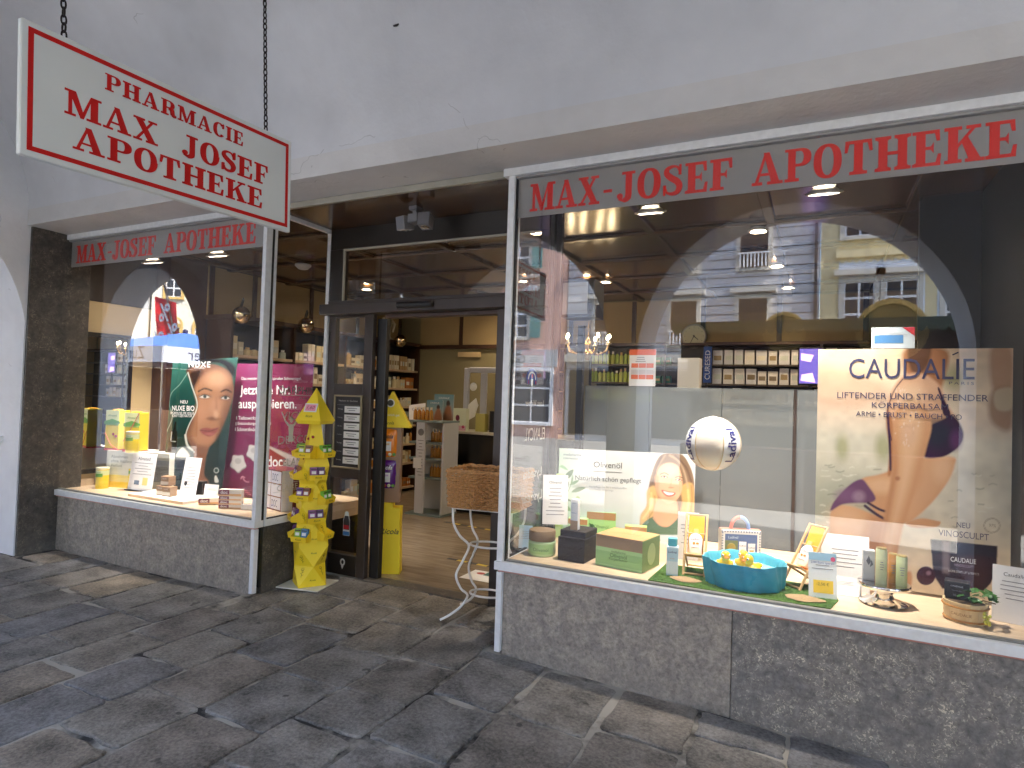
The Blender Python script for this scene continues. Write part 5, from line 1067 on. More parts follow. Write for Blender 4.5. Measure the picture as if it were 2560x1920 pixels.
# green poster
NP = thing('green_face_poster', 'dark green poster of a woman\'s face with a wavy leaf edge', 'poster')
p = Print([(110, 150), (772, 92), (604, 1440), (20, 1390)], 150, 240, '1f4a40')
p.gradv([(0, '0e2421'), (.4, '143630'), (.8, '225248'), (1, '33655a')]).noise(.2, 5, 6, 4)
p.poly([(110, 150), (300, 200), (260, 300), (160, 420), (90, 520), (60, 700), (40, 880), (20, 1390), (0, 1390), (60, 600)], '3a7468', 40, .6)
p.poly([(250, 260), (330, 430), (360, 600), (290, 780), (250, 900), (300, 1010), (330, 1100), (330, 1400), (470, 1400), (470, 1320), (430, 1250), (470, 1030), (560, 900), (640, 740), (700, 560), (720, 420), (690, 260), (560, 180), (420, 170), (300, 200)], '8a5f48', 10)
p.poly([(250, 260), (300, 200), (430, 170), (600, 170), (720, 300), (740, 200), (640, 120), (400, 110), (280, 170)], '1c1815', 16); p.poly([(280, 260), (400, 230), (370, 330), (330, 440), (290, 350)], '241c18', 22, .9)
p.poly([(330, 440), (420, 300), (560, 240), (680, 330), (710, 480), (660, 640), (600, 800), (540, 930), (460, 1000), (360, 990), (300, 900), (330, 740), (360, 600)], 'b0805f', 22); p.ell(560, 330, 110, 90, 'd3a886', 1, .8); p.ell(540, 620, 60, 90, 'c4967a', 1, .6); p.ell(400, 680, 70, 90, 'c08e6e', 1, .6); p.ell(440, 940, 80, 40, 'c08c6c', 1, .5)
p.poly([(640, 420), (720, 420), (660, 680), (560, 900), (600, 720), (640, 560)], '7c523c', 30, .7)
for ex, ey, rw_ in ((430, 510, 52), (640, 520, 44)):
    p.ell(ex, ey, rw_+14, 26, '6a4636', 1, .7); p.ell(ex, ey+4, rw_, 16, 'd8d4cc', .4); p.ell(ex+2, ey+2, 18, 17, '3a4a4a', .3); p.ell(ex+2, ey+2, 8, 8, '0c0c0c', .3); p.line([(ex-rw_, ey+4), (ex, ey-17), (ex+rw_, ey+2)], 8, '1e1410', 3)
p.line([(370, 460), (430, 430), (500, 450)], 16, '3a281e', 7); p.line([(600, 460), (650, 440), (700, 465)], 15, '3a281e', 7)
p.line([(545, 520), (550, 640), (540, 700)], 18, '9a6a50', 12, .6); p.ell(510, 735, 58, 20, '704634', .9, .7); p.ell(545, 690, 24, 40, 'dcb496', 1, .6)
p.poly([(385, 845), (450, 825), (500, 835), (570, 825), (540, 880), (480, 910), (420, 890)], '96504e', 8); p.line([(388, 848), (480, 858), (566, 828)], 6, '5e2c2c', 3); p.ell(480, 885, 40, 12, 'b8706a', .9, .7)
p.line([(262, 260), (300, 400), (352, 560), (345, 660), (280, 790), (245, 900), (265, 990), (330, 1060)], 9, 'dfe8e2', 3, .9); p.line([(240, 900), (262, 1000), (310, 1040)], 20, 'e6ece8', 5, .8); p.line([(262, 260), (180, 390), (100, 480), (80, 600), (110, 720), (60, 860), (40, 900)], 6, '9cc4b8', 3, .8)
p.poly([(95, 860), (160, 860), (160, 960), (150, 1150), (120, 1200), (60, 1180), (70, 1000)], '0d1514', 6, smooth=False); p.poly([(135, 770), (150, 770), (150, 860), (120, 860)], '0f1716', 4, smooth=False); p.line([(105, 870), (98, 950)], 6, 'e0e8e6', 2); p.line([(100, 960), (145, 962)], 5, 'd8e0de', 2)
p.poly([(155, 1080), (215, 1020), (280, 1080), (270, 1110), (160, 1110)], 'e6e8e4', 6); p.poly([(155, 1115), (280, 1115), (270, 1250), (160, 1250)], '101817', 4, smooth=False); p.ell(552, 1228, 26, 26, 'c8d0cc', .2, .9); p.ell(552, 1228, 18, 18, '1f4038', .2); p.poly([(535, 1290), (550, 1275), (578, 1330), (540, 1335)], 'd8deda', 4)
NC = [(-3.972, .6, 1.778), (-3.059, .6, 1.825), (-3.204, .6, .554), (-4.049, .6, .534)]
p.build('print', 'print_gloss', NP, NC, back='paper_film')
Hn = homog([(110, 150), (772, 92), (604, 1440), (20, 1390)], [(0, 1), (1, 1), (1, 0), (0, 0)])
def ntext(s_, x0, x1, y, h_, m='card_white', **k):
    def pt(a, b): 
        q = Hn @ np.array([a, b, 1]); u, v = q[0]/q[2], q[1]/q[2]; tl, tr, br_, bl_ = [Vector(c) for c in NC]; return (bl_*(1-u)+br_*u)*(1-v)+(tl*(1-u)+tr*u)*v
    A, B = pt(x0, y), pt(x1, y); dd = B-A; letters(NP, s_, m, face((A.x+B.x)/2, .5992, (A.z+B.z)/2, '-y', math.atan2(dd.z, dd.x)), width=dd.length, height=h_, **k)
ntext('NUXE', 272, 490, 175, .055, bold=.012, space=1.15); ntext('PARIS', 330, 430, 214, .013); ntext('NEU', 190, 260, 570, .03); ntext('NUXE BIO', 108, 330, 634, .05, bold=.01); ntext('SPÜREN SIE DIE VOLLE', 92, 326, 680, .028); ntext('KRAFT DER NATUR', 112, 306, 710, .026)
# purple poster
PP = thing('purple_gel_poster', 'purple advertising board for a pain gel beside the corner post', 'poster')
p = Print([(765, 155), (1515, 160), (1462, 1572), (590, 1430)], 130, 170, '8a2a68')
p.gradv([(0, '600a28'), (.2, '7a1850'), (.6, '821c50'), (.85, '8c3464'), (1, '883868')]).put(np.clip((p.X-950)/400, 0, 1)*np.clip((1400-p.Y)/600, 0, 1)*.5, 'b04058')
p.poly([(1050, 900), (1520, 1100), (1520, 1350), (1320, 1320), (1060, 1150)], 'd8d2cc', 8, smooth=False); p.poly([(1075, 935), (1245, 1040), (1215, 1180), (1055, 1110)], '9a3048', 5, smooth=False); p.poly([(1245, 1040), (1340, 1090), (1290, 1240), (1180, 1200)], 'b9b6b4', 6, smooth=False)
def starcap(cx, cy, s_):
    pts = []
    for k in range(10): a = 2*math.pi*k/10-math.pi/2; rr = s_*(1 if k % 2 else .78); pts.append((cx+rr*math.cos(a), cy+rr*math.sin(a)*1.2))
    p.poly([(x+4, y+12) for x, y in pts], '9a9a9c', 5); p.poly(pts, 'd6d8da', 5); p.ell(cx, cy-s_*.25, s_*.4, s_*.38, 'b9bbbe', .4)
starcap(775, 1095, 82); starcap(930, 980, 75)
p.line([(880, 1300), (840, 1290), (815, 1240)], 8, 'e6b0c0', 3); p.line([(800, 1270), (815, 1238), (840, 1255)], 8, 'e6b0c0', 3)
for yy, xa_, xb_ in ((1390, 670, 900), (1410, 665, 890), (1432, 660, 900)): p.line([(xa_, yy), ((xa_+xb_)/2, yy+4), (xb_, yy+10)], 5, 'd08aa0', 2, .8)
PPC = [(-3.134, .66, 1.77), (-2.194, .66, 1.768), (-2.194, .66, .534), (-3.30, .66, .549)]
p.build('print', 'print_gloss', PP, PPC, back='paper_film')
Hp = homog([(765, 155), (1515, 160), (1462, 1572), (590, 1430)], [(0, 1), (1, 1), (1, 0), (0, 0)])
def ptext(s_, x0, x1, y, h_, m='card_white', **k):
    def pt(a, b):
        q = Hp @ np.array([a, b, 1]); u, v = q[0]/q[2], q[1]/q[2]; tl, tr, br_, bl_ = [Vector(c) for c in PPC]; return (bl_*(1-u)+br_*u)*(1-v)+(tl*(1-u)+tr*u)*v
    A, B = pt(x0, y), pt(x1, y); dd = B-A; letters(PP, s_, m, face((A.x+B.x)/2, .6592, (A.z+B.z)/2, '-y', math.atan2(dd.z, dd.x)), width=dd.length, height=h_, **k)
ptext('Das meistverkaufte Ibuprofen Schmerzgel.', 808, 1400, 285, .035); ptext('Jetzt die Nr. 1', 795, 1350, 395, .11, bold=.012); ptext('ausprobieren.', 780, 1352, 520, .115, bold=.012)
for s_, y in (('Tiefenwirksam', 640), ('Entzündungshemmend', 697), ('Schmerzlindernd', 750)): ptext(s_, 780-(y-640)*.1, 1000 if s_[0] != 'E' else 1100, y, .035); ptext('I', 760-(y-640)*.1, 768-(y-640)*.1, y, .03)
ptext('doc', 1062, 1215, 1075, .10, bold=.02)
# ================================================================ lamps of the shop
mat('bulb', (1, .9, .7), .5, emit=(1, .80, .55), estr=12); mat('bulb_white', (1, 1, 1), .5, emit=(1, .90, .78), estr=12)
mat('lamp_ring', (.5, .47, .42), .3, metal=.6)
def downlight(label, x, y, power, warm=True, z=2.886, rad=.075, tilt=0, cone=120, group='ceiling downlights'):
    T = thing('ceiling_downlight', label, 'downlight', (x, y, z), rot=(tilt, 0, 0), group=group)
    MB().lathe([(rad*1.25, .0), (rad*1.25, -.008), (rad, -.012), (rad*.95, .01), (rad*.6, .03)], 24).build('ring', 'lamp_ring', T); MB().lathe([(0, .002), (rad*.9, .002), (rad*.88, .006), (0, .007)], 22).build('bulb', 'bulb' if warm else 'bulb_white', T)
    ld = bpy.data.lights.new('downlight_beam', 'SPOT'); ld.energy = power; ld.spot_size = R(cone); ld.spot_blend = 1.0; ld.shadow_soft_size = .06; ld.color = (1, .74, .45) if warm else (1, .91, .80)
    lo = bpy.data.objects.new('downlight_beam', ld); COL.objects.link(lo); lo.parent = T; lo.location = (0, 0, -.03); return T
LP = 4
for lab, x, y in (('lit display lamp over the purple and green posters', -3.083, .356), ('lit display lamp over the yellow diet cans', -3.986, .358), ('lit display lamp above the olive board', .787, .406), ('lit display lamp above the perfume poster', 1.757, .383)):
    T = downlight(lab, x, y, (34 if 'olive' in lab else 46), False, 2.72, .078, tilt=R(13), cone=74, group='display lamps behind the name bands')
    MB().tube([(0, -.045, .205), (0, 0, .03)], .009, 8).build('stem', 'lamp_ring', T); MB().lathe([(.06, .031), (.05, .06), (.02, .075), (0, .076)], 18).build('housing', 'lamp_ring', T)
for lab, x, y in (('small downlight beside the dark post of the right display', -.315, 1.131), ('lit downlight behind the arch reflection, nearest the window', 1.31, 1.663), ('second lit downlight of the row in the right half of the shop', 1.366, 2.995), ('rearmost lit downlight of the row in the right half of the shop', 1.418, 4.2), ('left one of two small downlights by the door gear', -.639, 3.246), ('right one of two small downlights by the door gear', -.435, 3.307)): downlight(lab, x, y, LP*.9, True, 2.878, .06)
for lab, x, y in (('downlight before the left wall of shelves', -3.5, 2.9), ('downlight before the back wall above the counter', -2.6, 4.45)): downlight(lab, x, y, LP*.9, True, 2.878, .06)
dk = thing('dim_ceiling_spot', 'small unlit ceiling spot seen through the side pane', 'ceiling spot', (-3.21, 1.506, 2.884)); MB().lathe([(.08, 0), (.085, -.015), (.05, -.05), (0, -.055)], 20).build('housing', cmat('9aa0a6', .3), dk); MB().lathe([(0, -.0555), (.03, -.0555)], 12).build('lens', cmat('d8dce0', .2), dk)

# ================================================================ left wall of shelves (faces the room)
SH = thing('wall_shelving', 'dark brown wall of shelves filled with beige cosmetics along the left side', 'shelving', (-4.1, 1.35, 0))
def s_(n, m, *a, bv=0): return box(n, m, SH, a[0]+4.1, a[1]-1.35, a[2], a[3]+4.1, a[4]-1.35, a[5], bv)
s_('back_panel', 'navy_panel', -4.498, 1.35, 0, -4.47, 4.99, 2.31); s_('cornice', 'brown_wood', -4.498, 1.33, 2.312, -4.06, 4.99, 2.36); s_('top_panel', 'beige_panel', -4.498, 1.35, 2.361, -4.47, 4.99, 2.92)
for y in (1.35, 2.27, 3.2, 4.1, 4.95): s_('upright', 'brown_wood', -4.469, y, 0, -4.08, y+.035, 2.3115)
for y in (1.35, 1.95, 2.9, 3.85, 4.9): s_('top_batten', 'brown_wood', -4.469, y, 2.361, -4.44, y+.05, 2.92)
LV = (.08, .46, .76, 1.06, 1.35, 1.635, 1.92)
for z in LV:
    for y0, y1 in ((1.386, 2.269), (2.306, 3.199), (3.236, 4.099), (4.136, 4.949)): s_('shelf', 'deck_wood', -4.469, y0, z-.03, -4.09, y1, z)
PCOL = ['d9c9a0', 'e2d6b4', 'cdb98a', 'efe6cc', 'c8a878', 'd8d2c0', 'b8c0b0', 'c07a3a', 'e6dcc6', '9ab0a8', 'd4b07a', 'f0ead8']
npr = 0
def product(x, y, z, rz, w_, dpt, h_, col, lab, grp, kind, facing='+x'):
    """one shop product: carton or bottle, with a label field on its front (local -y)"""
    T = thing('shop_product', lab, 'product', (x, y, z), rz, group=grp)
    if kind == 0:
        box('carton', cmat(col), T, -w_/2, 0, 0, w_/2, dpt, h_, .0015); box('label', cmat(rnd.choice(['f2eede', '8a7a5c', 'b09a70', 'd8e0d8'])), T, -w_*.38, -.0012, h_*.3, w_*.38, -.0002, h_*.62)
    else:
        r_ = w_/2; MB().lathe([(0, 0), (r_, 0), (r_, h_*.68), (r_*.45, h_*.78), (r_*.45, h_*.8)], 14).build('bottle', cmat(col, .25), T); MB().lathe([(r_*.55, h_*.8), (r_*.55, h_), (0, h_)], 12).build('cap', cmat(rnd.choice(['2a2420', 'e8e4da', 'c8a060'])), T)
    return T
ORDN = ['first', 'second', 'third', 'fourth', 'fifth', 'sixth', 'seventh', 'eighth', 'ninth', 'tenth', 'eleventh', 'twelfth', 'thirteenth', 'fourteenth', 'fifteenth', 'sixteenth', 'seventeenth', 'eighteenth', 'nineteenth', 'twentieth']
ORD = ['lowest', 'second', 'third', 'fourth', 'fifth', 'sixth', 'top']
for li, z in enumerate(LV):
    for bi, (y0, y1) in enumerate(((1.40, 2.25), (2.32, 3.18), (3.25, 4.08), (4.15, 4.93))):
        if li < 3 and bi < 2: continue                 # hidden behind the display deck
        y = y0+.02; cnt = 0
        while y < y1-.06:
            w_ = rnd.uniform(.045, .10); h_ = rnd.uniform(.09, .225)
            n = rnd.choice([1, 2, 2, 3]); col = rnd.choice(PCOL if li > 2 else PCOL+['d8722a', 'c8862e', 'c8501e']); kd = 1 if rnd.random() < .25 else 0
            for q in range(n):
                if y+w_ > y1: break
                product(-4.13, y+w_/2, z+.0005, R(90), w_, .1, h_, col, '%s %s from the window on the %s shelf, %s bay of the left wall' % (ORDN[cnt], ['carton', 'bottle'][kd], ORD[li], ['foremost', 'second', 'third', 'rearmost'][bi]), 'products on %s shelf, bay %d of the left wall' % (ORD[li], bi+1), kd); cnt += 1; y += w_+rnd.uniform(.004, .012)
            y += rnd.uniform(.0, .03)
# mirrored ball lamps on arms in front of the cornice
m = mat('ball_chrome', (.55, .42, .26), .05, metal=1)
for lab, y in (('chrome ball lamp on the cornice behind the green poster', 1.392), ('chrome ball lamp on the cornice seen through the side pane', 2.36), ('chrome ball lamp on the cornice seen through the open door', 4.3)):
    T = thing('ball_lamp', lab, 'lamp', (-3.98, y, 2.35), group='chrome ball lamps on the cornice'); MB().ball((0, 0, 0), .098, 28, 18).build('globe', 'ball_chrome', T); MB().tube([(0, 0, .095), (-.01, .03, .17), (-.05, .06, .20), (-.09, .06, .10), (-.10, .06, .012)], .009, 8).build('arm', 'dark_wood', T)
# pale bust on the cornice
BS = thing('carved_figure', 'pale carved figure standing on the cornice beside the back wall', 'figure', (-4.25, 4.32, 2.36)); mat('ivory', (.62, .56, .42), .6)
MB().lathe([(0, 0), (.10, 0), (.10, .03), (.06, .05), (.055, .14), (.075, .22), (.085, .30), (.04, .36), (.035, .38), (.055, .42), (.058, .47), (.03, .52), (0, .525)], 20).build('figure', 'ivory', BS); MB().tube([(.03, -.10, .14), (.05, -.12, .26), (.0, -.08, .33)], [.02, .024, .03], 10).build('arm', 'ivory', BS); MB().tube([(.03, .10, .14), (.05, .12, .26), (.0, .08, .33)], [.02, .024, .03], 10).build('arm', 'ivory', BS)

# ================================================================ back wall
BW = thing('wall_panelling', 'beige wall panels with dark battens above the back shelves', 'panelling', (0, 4.99, 2.31))
for x0, x1 in ((-4.08, -3.34), (-3.28, -2.42), (-2.36, -1.5), (-1.44, -.58), (-.52, .34), (.40, 1.26), (1.32, 2.2), (2.26, 3.3)): box('panel', 'beige_panel', BW, x0, -.012, .03, x1, -.0005, .60)
for x in (-3.31, -2.39, -1.47, -.55, .37, 1.29, 2.23): box('batten', 'brown_wood', BW, x-.028, -.03, .03, x+.028, -.0005, .60)
box('picture_rail', 'brown_wood', BW, -4.08, -.05, -.03, 3.38, -.0005, .029)
CLK = thing('wall_clock', 'round wall clock with pale face above the back shelves', 'clock', (.265, 4.955, 2.42)); mat('clock_face', (.72, .70, .50), .4)
MB().lathe([(0, 0), (.16, 0), (.165, .02), (.15, .04), (.142, .04), (.14, .03), (0, .03)], 36).xf(Matrix.Rotation(R(90), 4, 'X')).build('case', 'lamp_ring', CLK); MB().lathe([(0, .031), (.139, .031)], 36).xf(Matrix.Rotation(R(90), 4, 'X')).build('dial', 'clock_face', CLK)
for a, l, w_ in ((-132, .075, .007), (-205, .10, .005)): flat(CLK, 'ink', [[(-w_, -.015), (w_, -.015), (w_*.5, l), (-w_*.5, l)]], face(0, -.0325, 0, '-y', R(a)), name='hand')
tk = MB()
for k in range(12): a = 2*math.pi*k/12; tk.box(.118*math.sin(a)-.004, -.0325, .118*math.cos(a)-.004, .118*math.sin(a)+.004, -.0312, .118*math.cos(a)+.004)
tk.build('hour_marks', 'ink', CLK)

# doorway in the back wall seen above the counter, a grey standing frame, shelves beside it
box('door_leaf', 'green_beige', BW, -3.2, -.03, -2.3, -2.9, -.001, -.45); box('vent_grille', 'beige_wall', BW, -3.35, -.03, -.16, -2.95, -.0008, -.08)
FRM = thing('grey_standing_frame', 'grey metal frame with mirror panel on the counter', 'frame', (-2.55, 4.3, 1.075)); mat('frame_grey', (.50, .52, .58), .4)
for a in ((-.27, -.03, 0, -.19, .03, .87), (-.1895, -.03, .80, .28, .03, .88), (.0, -.02, 0, .10, .02, .7995)): box('bar', 'frame_grey', FRM, *a, b=.012)
mat('white_plastic', (.85, .85, .83), .3)
mk = MB(); mk.ball((-.10, -.04, .60), .06, 14, 10, (1, .4, 1)); mk.build('hanging_ornament', 'white_plastic', FRM); mk = MB(); mk.prism([(-.17, .12), (-.06, .18), (-.01, .34), (-.05, .44), (-.17, .34)], -.05, -.035, 'y'); mk.build('paper_bag', 'white_plastic', FRM)
CT = thing('sales_counter', 'black sales counter with pale top at the back of the shop', 'counter', (-2.2, 3.74, 0))
box('front', cmat('0c0a0b', .25), CT, -.56, 0, .05, 1.3, .55, 1.035, .004); box('plinth', 'rubber_black', CT, -.54, .02, 0, 1.28, .53, .0495); box('top', cmat('b8b4a8', .3), CT, -.58, -.02, 1.0355, 1.32, .58, 1.07, .004); box('rail', 'brass', CT, -.50, -.045, .60, 1.28, -.005, .625, .003); box('ledge', cmat('1a1718', .3), CT, -.5, -.14, .585, 1.28, -.002, .5985)
for i, (lab, x, w_, h_, c_) in enumerate((('green and white skin care display on the counter', -2.62, .20, .30, 'dfe8d4'), ('yellow sample box at the front of the counter', -2.30, .14, .24, 'b0a85a'), ('black card terminal on the counter', -2.05, .22, .28, '121214'))):
    T = carton('counter_display', lab, x, 3.86, R(0), w_, .09, h_, c_, [(.0, .22, 'd8b0c0' if i == 0 else c_)], [], z=1.0705)
    if i == 0: MB().ball((-.03, -.002, .17), .035, 14, 8, (.9, .08, 1.2)).build('printed_fruit', cmat('6a2040'), T); MB().ball((.06, -.002, .05), .022, 12, 8, (1, .08, 1)).build('printed_fruit', cmat('b02860'), T)

SB = thing('counter_shelf', 'narrow dark shelf with pale packs on the back wall behind the counter', 'shelf', (-1.95, 4.80, 0)); box('back', 'navy_panel', SB, -.38, .17, .9, .38, .188, 2.26)
for z in (1.12, 1.38, 1.66, 1.94): box('shelf', 'deck_wood', SB, -.38, .0, z-.02, .38, .1695, z)
for li, z in enumerate((1.12, 1.38, 1.66, 1.94)):
    x = -.35
    for q in range(6):
        w_ = rnd.uniform(.07, .12); product(-1.95+x+w_/2, 4.83, z+.0005, 0, w_, .09, rnd.uniform(.13, .20), rnd.choice(PCOL), '%s pack from the left on the %s board of the counter shelf' % (ORDN[q], ['lowest', 'second', 'third', 'top'][li]), 'packs on the counter shelf, %s board' % ['lowest', 'second', 'third', 'top'][li], 0); x += w_+.008
# product tower by the counter
TW = thing('display_tower', 'white product tower with grey shelves in front of the counter', 'display tower', (-2.80, 3.25, 0)); mat('tower_white', (.66, .67, .70), .5); mat('tower_shelf', (.20, .26, .26), .4)
box('spine', 'tower_white', TW, -.07, -.03, .03, .06, .0, 1.185, .002); box('side_wall', 'tower_white', TW, .061, .0, .03, .32, .36, 1.185, .002) if False else box('rear_wall', 'tower_white', TW, -.18, .33, .03, .33, .35, 1.19, .002); box('fin', 'tower_white', TW, .30, -.0, .03, .325, .3295, 1.185, .002)
for z in (.0, .46, .705, .91, 1.187): box('shelf', 'tower_shelf', TW, -.20, -.05 if z in (0, 1.187) else .001, z, .33 if z in (0, 1.187) else .2995, .3295 if z not in (0, 1.187) else .37, z+.025, .002)
flat(TW, 'ink_grey', [arc(0, 0, .045, .045, 0, 360, 20)[:-1]], face(0, -.0302, 1.06), name='emblem'); lines(TW, -.05, .05, .95, .04, 12, -.0302, seed=22, th=.008); box('price_strip', 'card_white', TW, -.10, -.036, .60, .02, -.031, .73)
mat('amber', (.55, .24, .03), .15, coat=.5)
def amber(lab, x, y, z, h_=.15):
    T = thing('amber_bottle', lab, 'bottle', (x, y, z), group='amber bottles on the product tower'); MB().lathe([(0, 0), (.024, 0), (.025, .004), (.025, h_*.66), (.012, h_*.78), (.012, h_*.82)], 14).build('bottle', 'amber', T); MB().lathe([(.014, h_*.82), (.014, h_), (0, h_)], 12).build('pump', cmat('e8dcc0'), T)
for z, nm in ((1.2125, 'top shelf'), (.9355, 'upper shelf'), (.7305, 'middle shelf'), (.4855, 'lower shelf')):
    for i in range(5): amber('%s amber bottle from the left on the %s of the product tower' % (ORDN[i], nm), -2.80+(-.16+.062*i if nm == 'top shelf' else .07+.048*i), 3.25+(.06 if nm == 'top shelf' else .14), z, .165)
TP_ = []
for lab, dx, dy, w_, h_, seed in (('larger blue-green beach poster on the product tower', .12, .30, .30, .34, 3), ('smaller blue-green beach poster on the product tower', .03, .22, .25, .26, 4)):
    T = thing('tower_poster', lab, 'poster', (-2.80+dx, 3.25+dy, 1.2125)); q = Print([(0, 0), (100, 0), (100, 100), (0, 100)], 36, 40, '7f9ca0'); q.gradv([(0, 'b08a6a'), (.35, '9aa6a0'), (1, '5f8a96')]); q.ell(72, 35, 10, 12, '3a2820', .4); q.poly([(60, 50), (85, 48), (92, 100), (50, 100)], 'a06a48', 5); q.build('print', 'print', T, [(-w_/2, 0, h_), (w_/2, 0, h_), (w_/2, 0, 0), (-w_/2, 0, 0)]); letters(T, 'CAUDALIE', 'card_white', face(0, -.0008, h_*.86), width=w_*.55)
wl = thing('white_leaflet', 'white leaflet fanned out beside the amber bottles on the tower', 'leaflet', (-2.98, 3.34, 1.2125), rot=(R(-8), R(-8), 0)); box('sheet', 'card_white', wl, -.1, 0, 0, .16, .003, .20); letters(wl, 'Caudalie', cmat('6a4a3a'), face(.03, -.0006, .14), width=.16)

# ================================================================ shelves behind the right window
RS = thing('back_shelf_unit', 'dark shelf unit with white medicine boxes at the back of the shop', 'shelving', (1.15, 4.6, 0)); 
box('back', cmat('2e2820'), RS, -2.2, .33, 0, 2.2, .36, 2.27); box('top', 'brown_wood', RS, -2.2, 0, 2.2705, 2.2, .36, 2.30)
for z in (.5, .9, 1.3, 1.55, 1.79, 2.03): box('shelf', cmat('5a5044'), RS, -2.2, .02, z-.02, 2.2, .3295, z)
for x in (-2.2, -1.2, -.68, .6, 2.17): box('upright', 'dark_wood', RS, x, .0, 0, x+.03, .3295, 2.27) if False else box('upright', 'dark_wood', RS, x, -.005, 0, x+.03, .0195, 2.27)
for li, z in enumerate((1.3, 1.55, 1.79, 2.03)):
    x = .55; cnt = 0
    while x < 2.4:
        w_ = rnd.uniform(.09, .12); product(x+w_/2, 4.66, z+.0005, 0, w_, .08, rnd.uniform(.16, .20), rnd.choice(['eceae6', 'e4e6ea', 'f2efe8', 'dfe6e2']), '%s white medicine box from the left on the %s row of the back shelf' % (ORDN[cnt], ['lowest', 'second', 'third', 'top'][li]), 'white medicine boxes, %s row' % ['lowest', 'second', 'third', 'top'][li], 0); x += w_+.02; cnt += 1
    x = -1.03; cnt = 0
    while x < -.45 and li > 0:
        product(x, 4.66, z+.0005, 0, .05, .05, rnd.uniform(.15, .19), rnd.choice(['a8b84a', '9ab050', 'b8c060']), '%s dark-capped green bottle from the left, %s row of the back shelf' % (ORDN[cnt], ['lowest', 'second', 'third', 'top'][li]), 'green bottles, %s row' % ['lowest', 'second', 'third', 'top'][li], 1); x += .058; cnt += 1
    x = -.40; cnt = 0
    while x < -.02 and li > 0:
        product(x, 4.66, z+.0005, 0, .11, .08, .09, rnd.choice(['2f7a5a', '3a8a60', '7aa83a']), '%s flat green tin from the left on the %s row of the back shelf' % (ORDN[cnt], ['lowest', 'second', 'third', 'top'][li]), 'flat green tins, %s row' % ['lowest', 'second', 'third', 'top'][li], 0); x += .125; cnt += 1
CB = thing('brand_banner', 'narrow blue brand banner hanging on the back shelf unit', 'banner', (.50, 4.58, 1.80)); box('strip', cmat('2450a0'), CB, -.05, -.004, 0, .05, -.0005, .45); letters(CB, 'CURESED', cmat('dfe6f4'), face(0, -.0042, .22, '-y', R(90)), width=.36)
SC = thing('monitor', 'small lit monitor with purple picture at the right of the shelf unit', 'monitor', (1.66, 4.3, 1.78)); box('case', 'rubber_black', SC, -.13, 0, 0, .13, .04, .43, .004); mat('screen', (.1, .1, .1), .2, emit=hexc('6a58b8'), estr=.15); mat('screen_pink', (.1, .1, .1), .2, emit=hexc('e8b8e8'), estr=.22); box('screen', 'screen', SC, -.115, -.003, .02, .115, -.0005, .41); flat(SC, 'screen_pink', [[(-.1, .05), (.05, .03), (.02, .14), (-.09, .12)], [(-.1, .28), (.0, .26), (.03, .34), (-.1, .36)]], face(0, -.0032, 0), name='picture'); box('foot', 'rubber_black', SC, -.02, .01, -.2, .02, .03, -.0005)
# white board with orange fields standing on the partition
OC = thing('orange_notice', 'white notice with orange fields standing above the frosted partition', 'notice', (.50, 1.42, 1.655)); box('sheet', 'card_white', OC, -.105, 0, 0, .105, .004, .29); box('header', cmat('e86a3a'), OC, -.105, -.0012, .245, .105, -.0002, .29)
for i in range(3):
    for zz, c_ in ((.145, 'e8744a'), (.095, 'd8d0d0'), (.055, 'e8744a')): box('field', cmat(c_), OC, -.088+.06*i, -.0012, zz, -.032+.06*i, -.0002, zz+.035)
lines(OC, -.08, .05, .225, .016, 3, -.0003, seed=31, th=.005); box('support', 'glass_clear', OC, -.10, .0045, -.20, .10, .007, .01)
wsh = thing('white_medicine_shelf', 'pale shelf edge with white cartons behind the partition', 'shelf', (.72, 1.9, 1.655)); box('board', cmat('c8c6c0'), wsh, -.1, 0, -.02, 1.0, .25, -.0005); box('carton', cmat('dcdad4'), wsh, -.05, .03, 0, .13, .16, .26, .003); box('bracket', 'lamp_grey', wsh, .0, .08, -1.655, .04, .12, -.0205); box('bracket', 'lamp_grey', wsh, .9, .08, -1.655, .94, .12, -.0205)
# chandelier
CH = thing('chandelier', 'gilt chandelier with candle bulbs seen past the dark post', 'chandelier', (-.62, 3.3, 2.12)); mat('gilt', (.35, .24, .10), .3, metal=.8)
MB().tube([(0, 0, .76), (0, 0, .05)], .008, 8).build('rod', 'gilt', CH); MB().lathe([(0, -.14), (.03, -.12), (.05, -.06), (.02, -.02), (.04, .04), (.015, .12), (0, .13)], 16).build('stem', 'gilt', CH)
mat('candle_bulb', (1, .8, .5), .4, emit=(1, .72, .40), estr=12*.8)
for k in range(8):
    a = 2*math.pi*k/8; c, q = math.cos(a), math.sin(a); MB().tube([(.02*c, .02*q, 0), (.12*c, .12*q, -.07), (.22*c, .22*q, -.03), (.25*c, .25*q, .05)], .007, 8).build('arm', 'gilt', CH); MB().lathe([(0, .05), (.028, .052), (.03, .06), (.011, .065), (.011, .11)], 12, (.25*c, .25*q, 0)).build('candle', 'ivory', CH); MB().ball((.25*c, .25*q, .135), .017, 10, 8, (1, 1, 1.5)).build('bulb', 'candle_bulb', CH)
    for j in range(3): MB().ball((.25*c*(.5+.2*j), .25*q*(.5+.2*j), -.12-.02*(j % 2)), .011, 8, 6, (1, 1, 1.6)).build('crystal', 'glass_clear', CH)
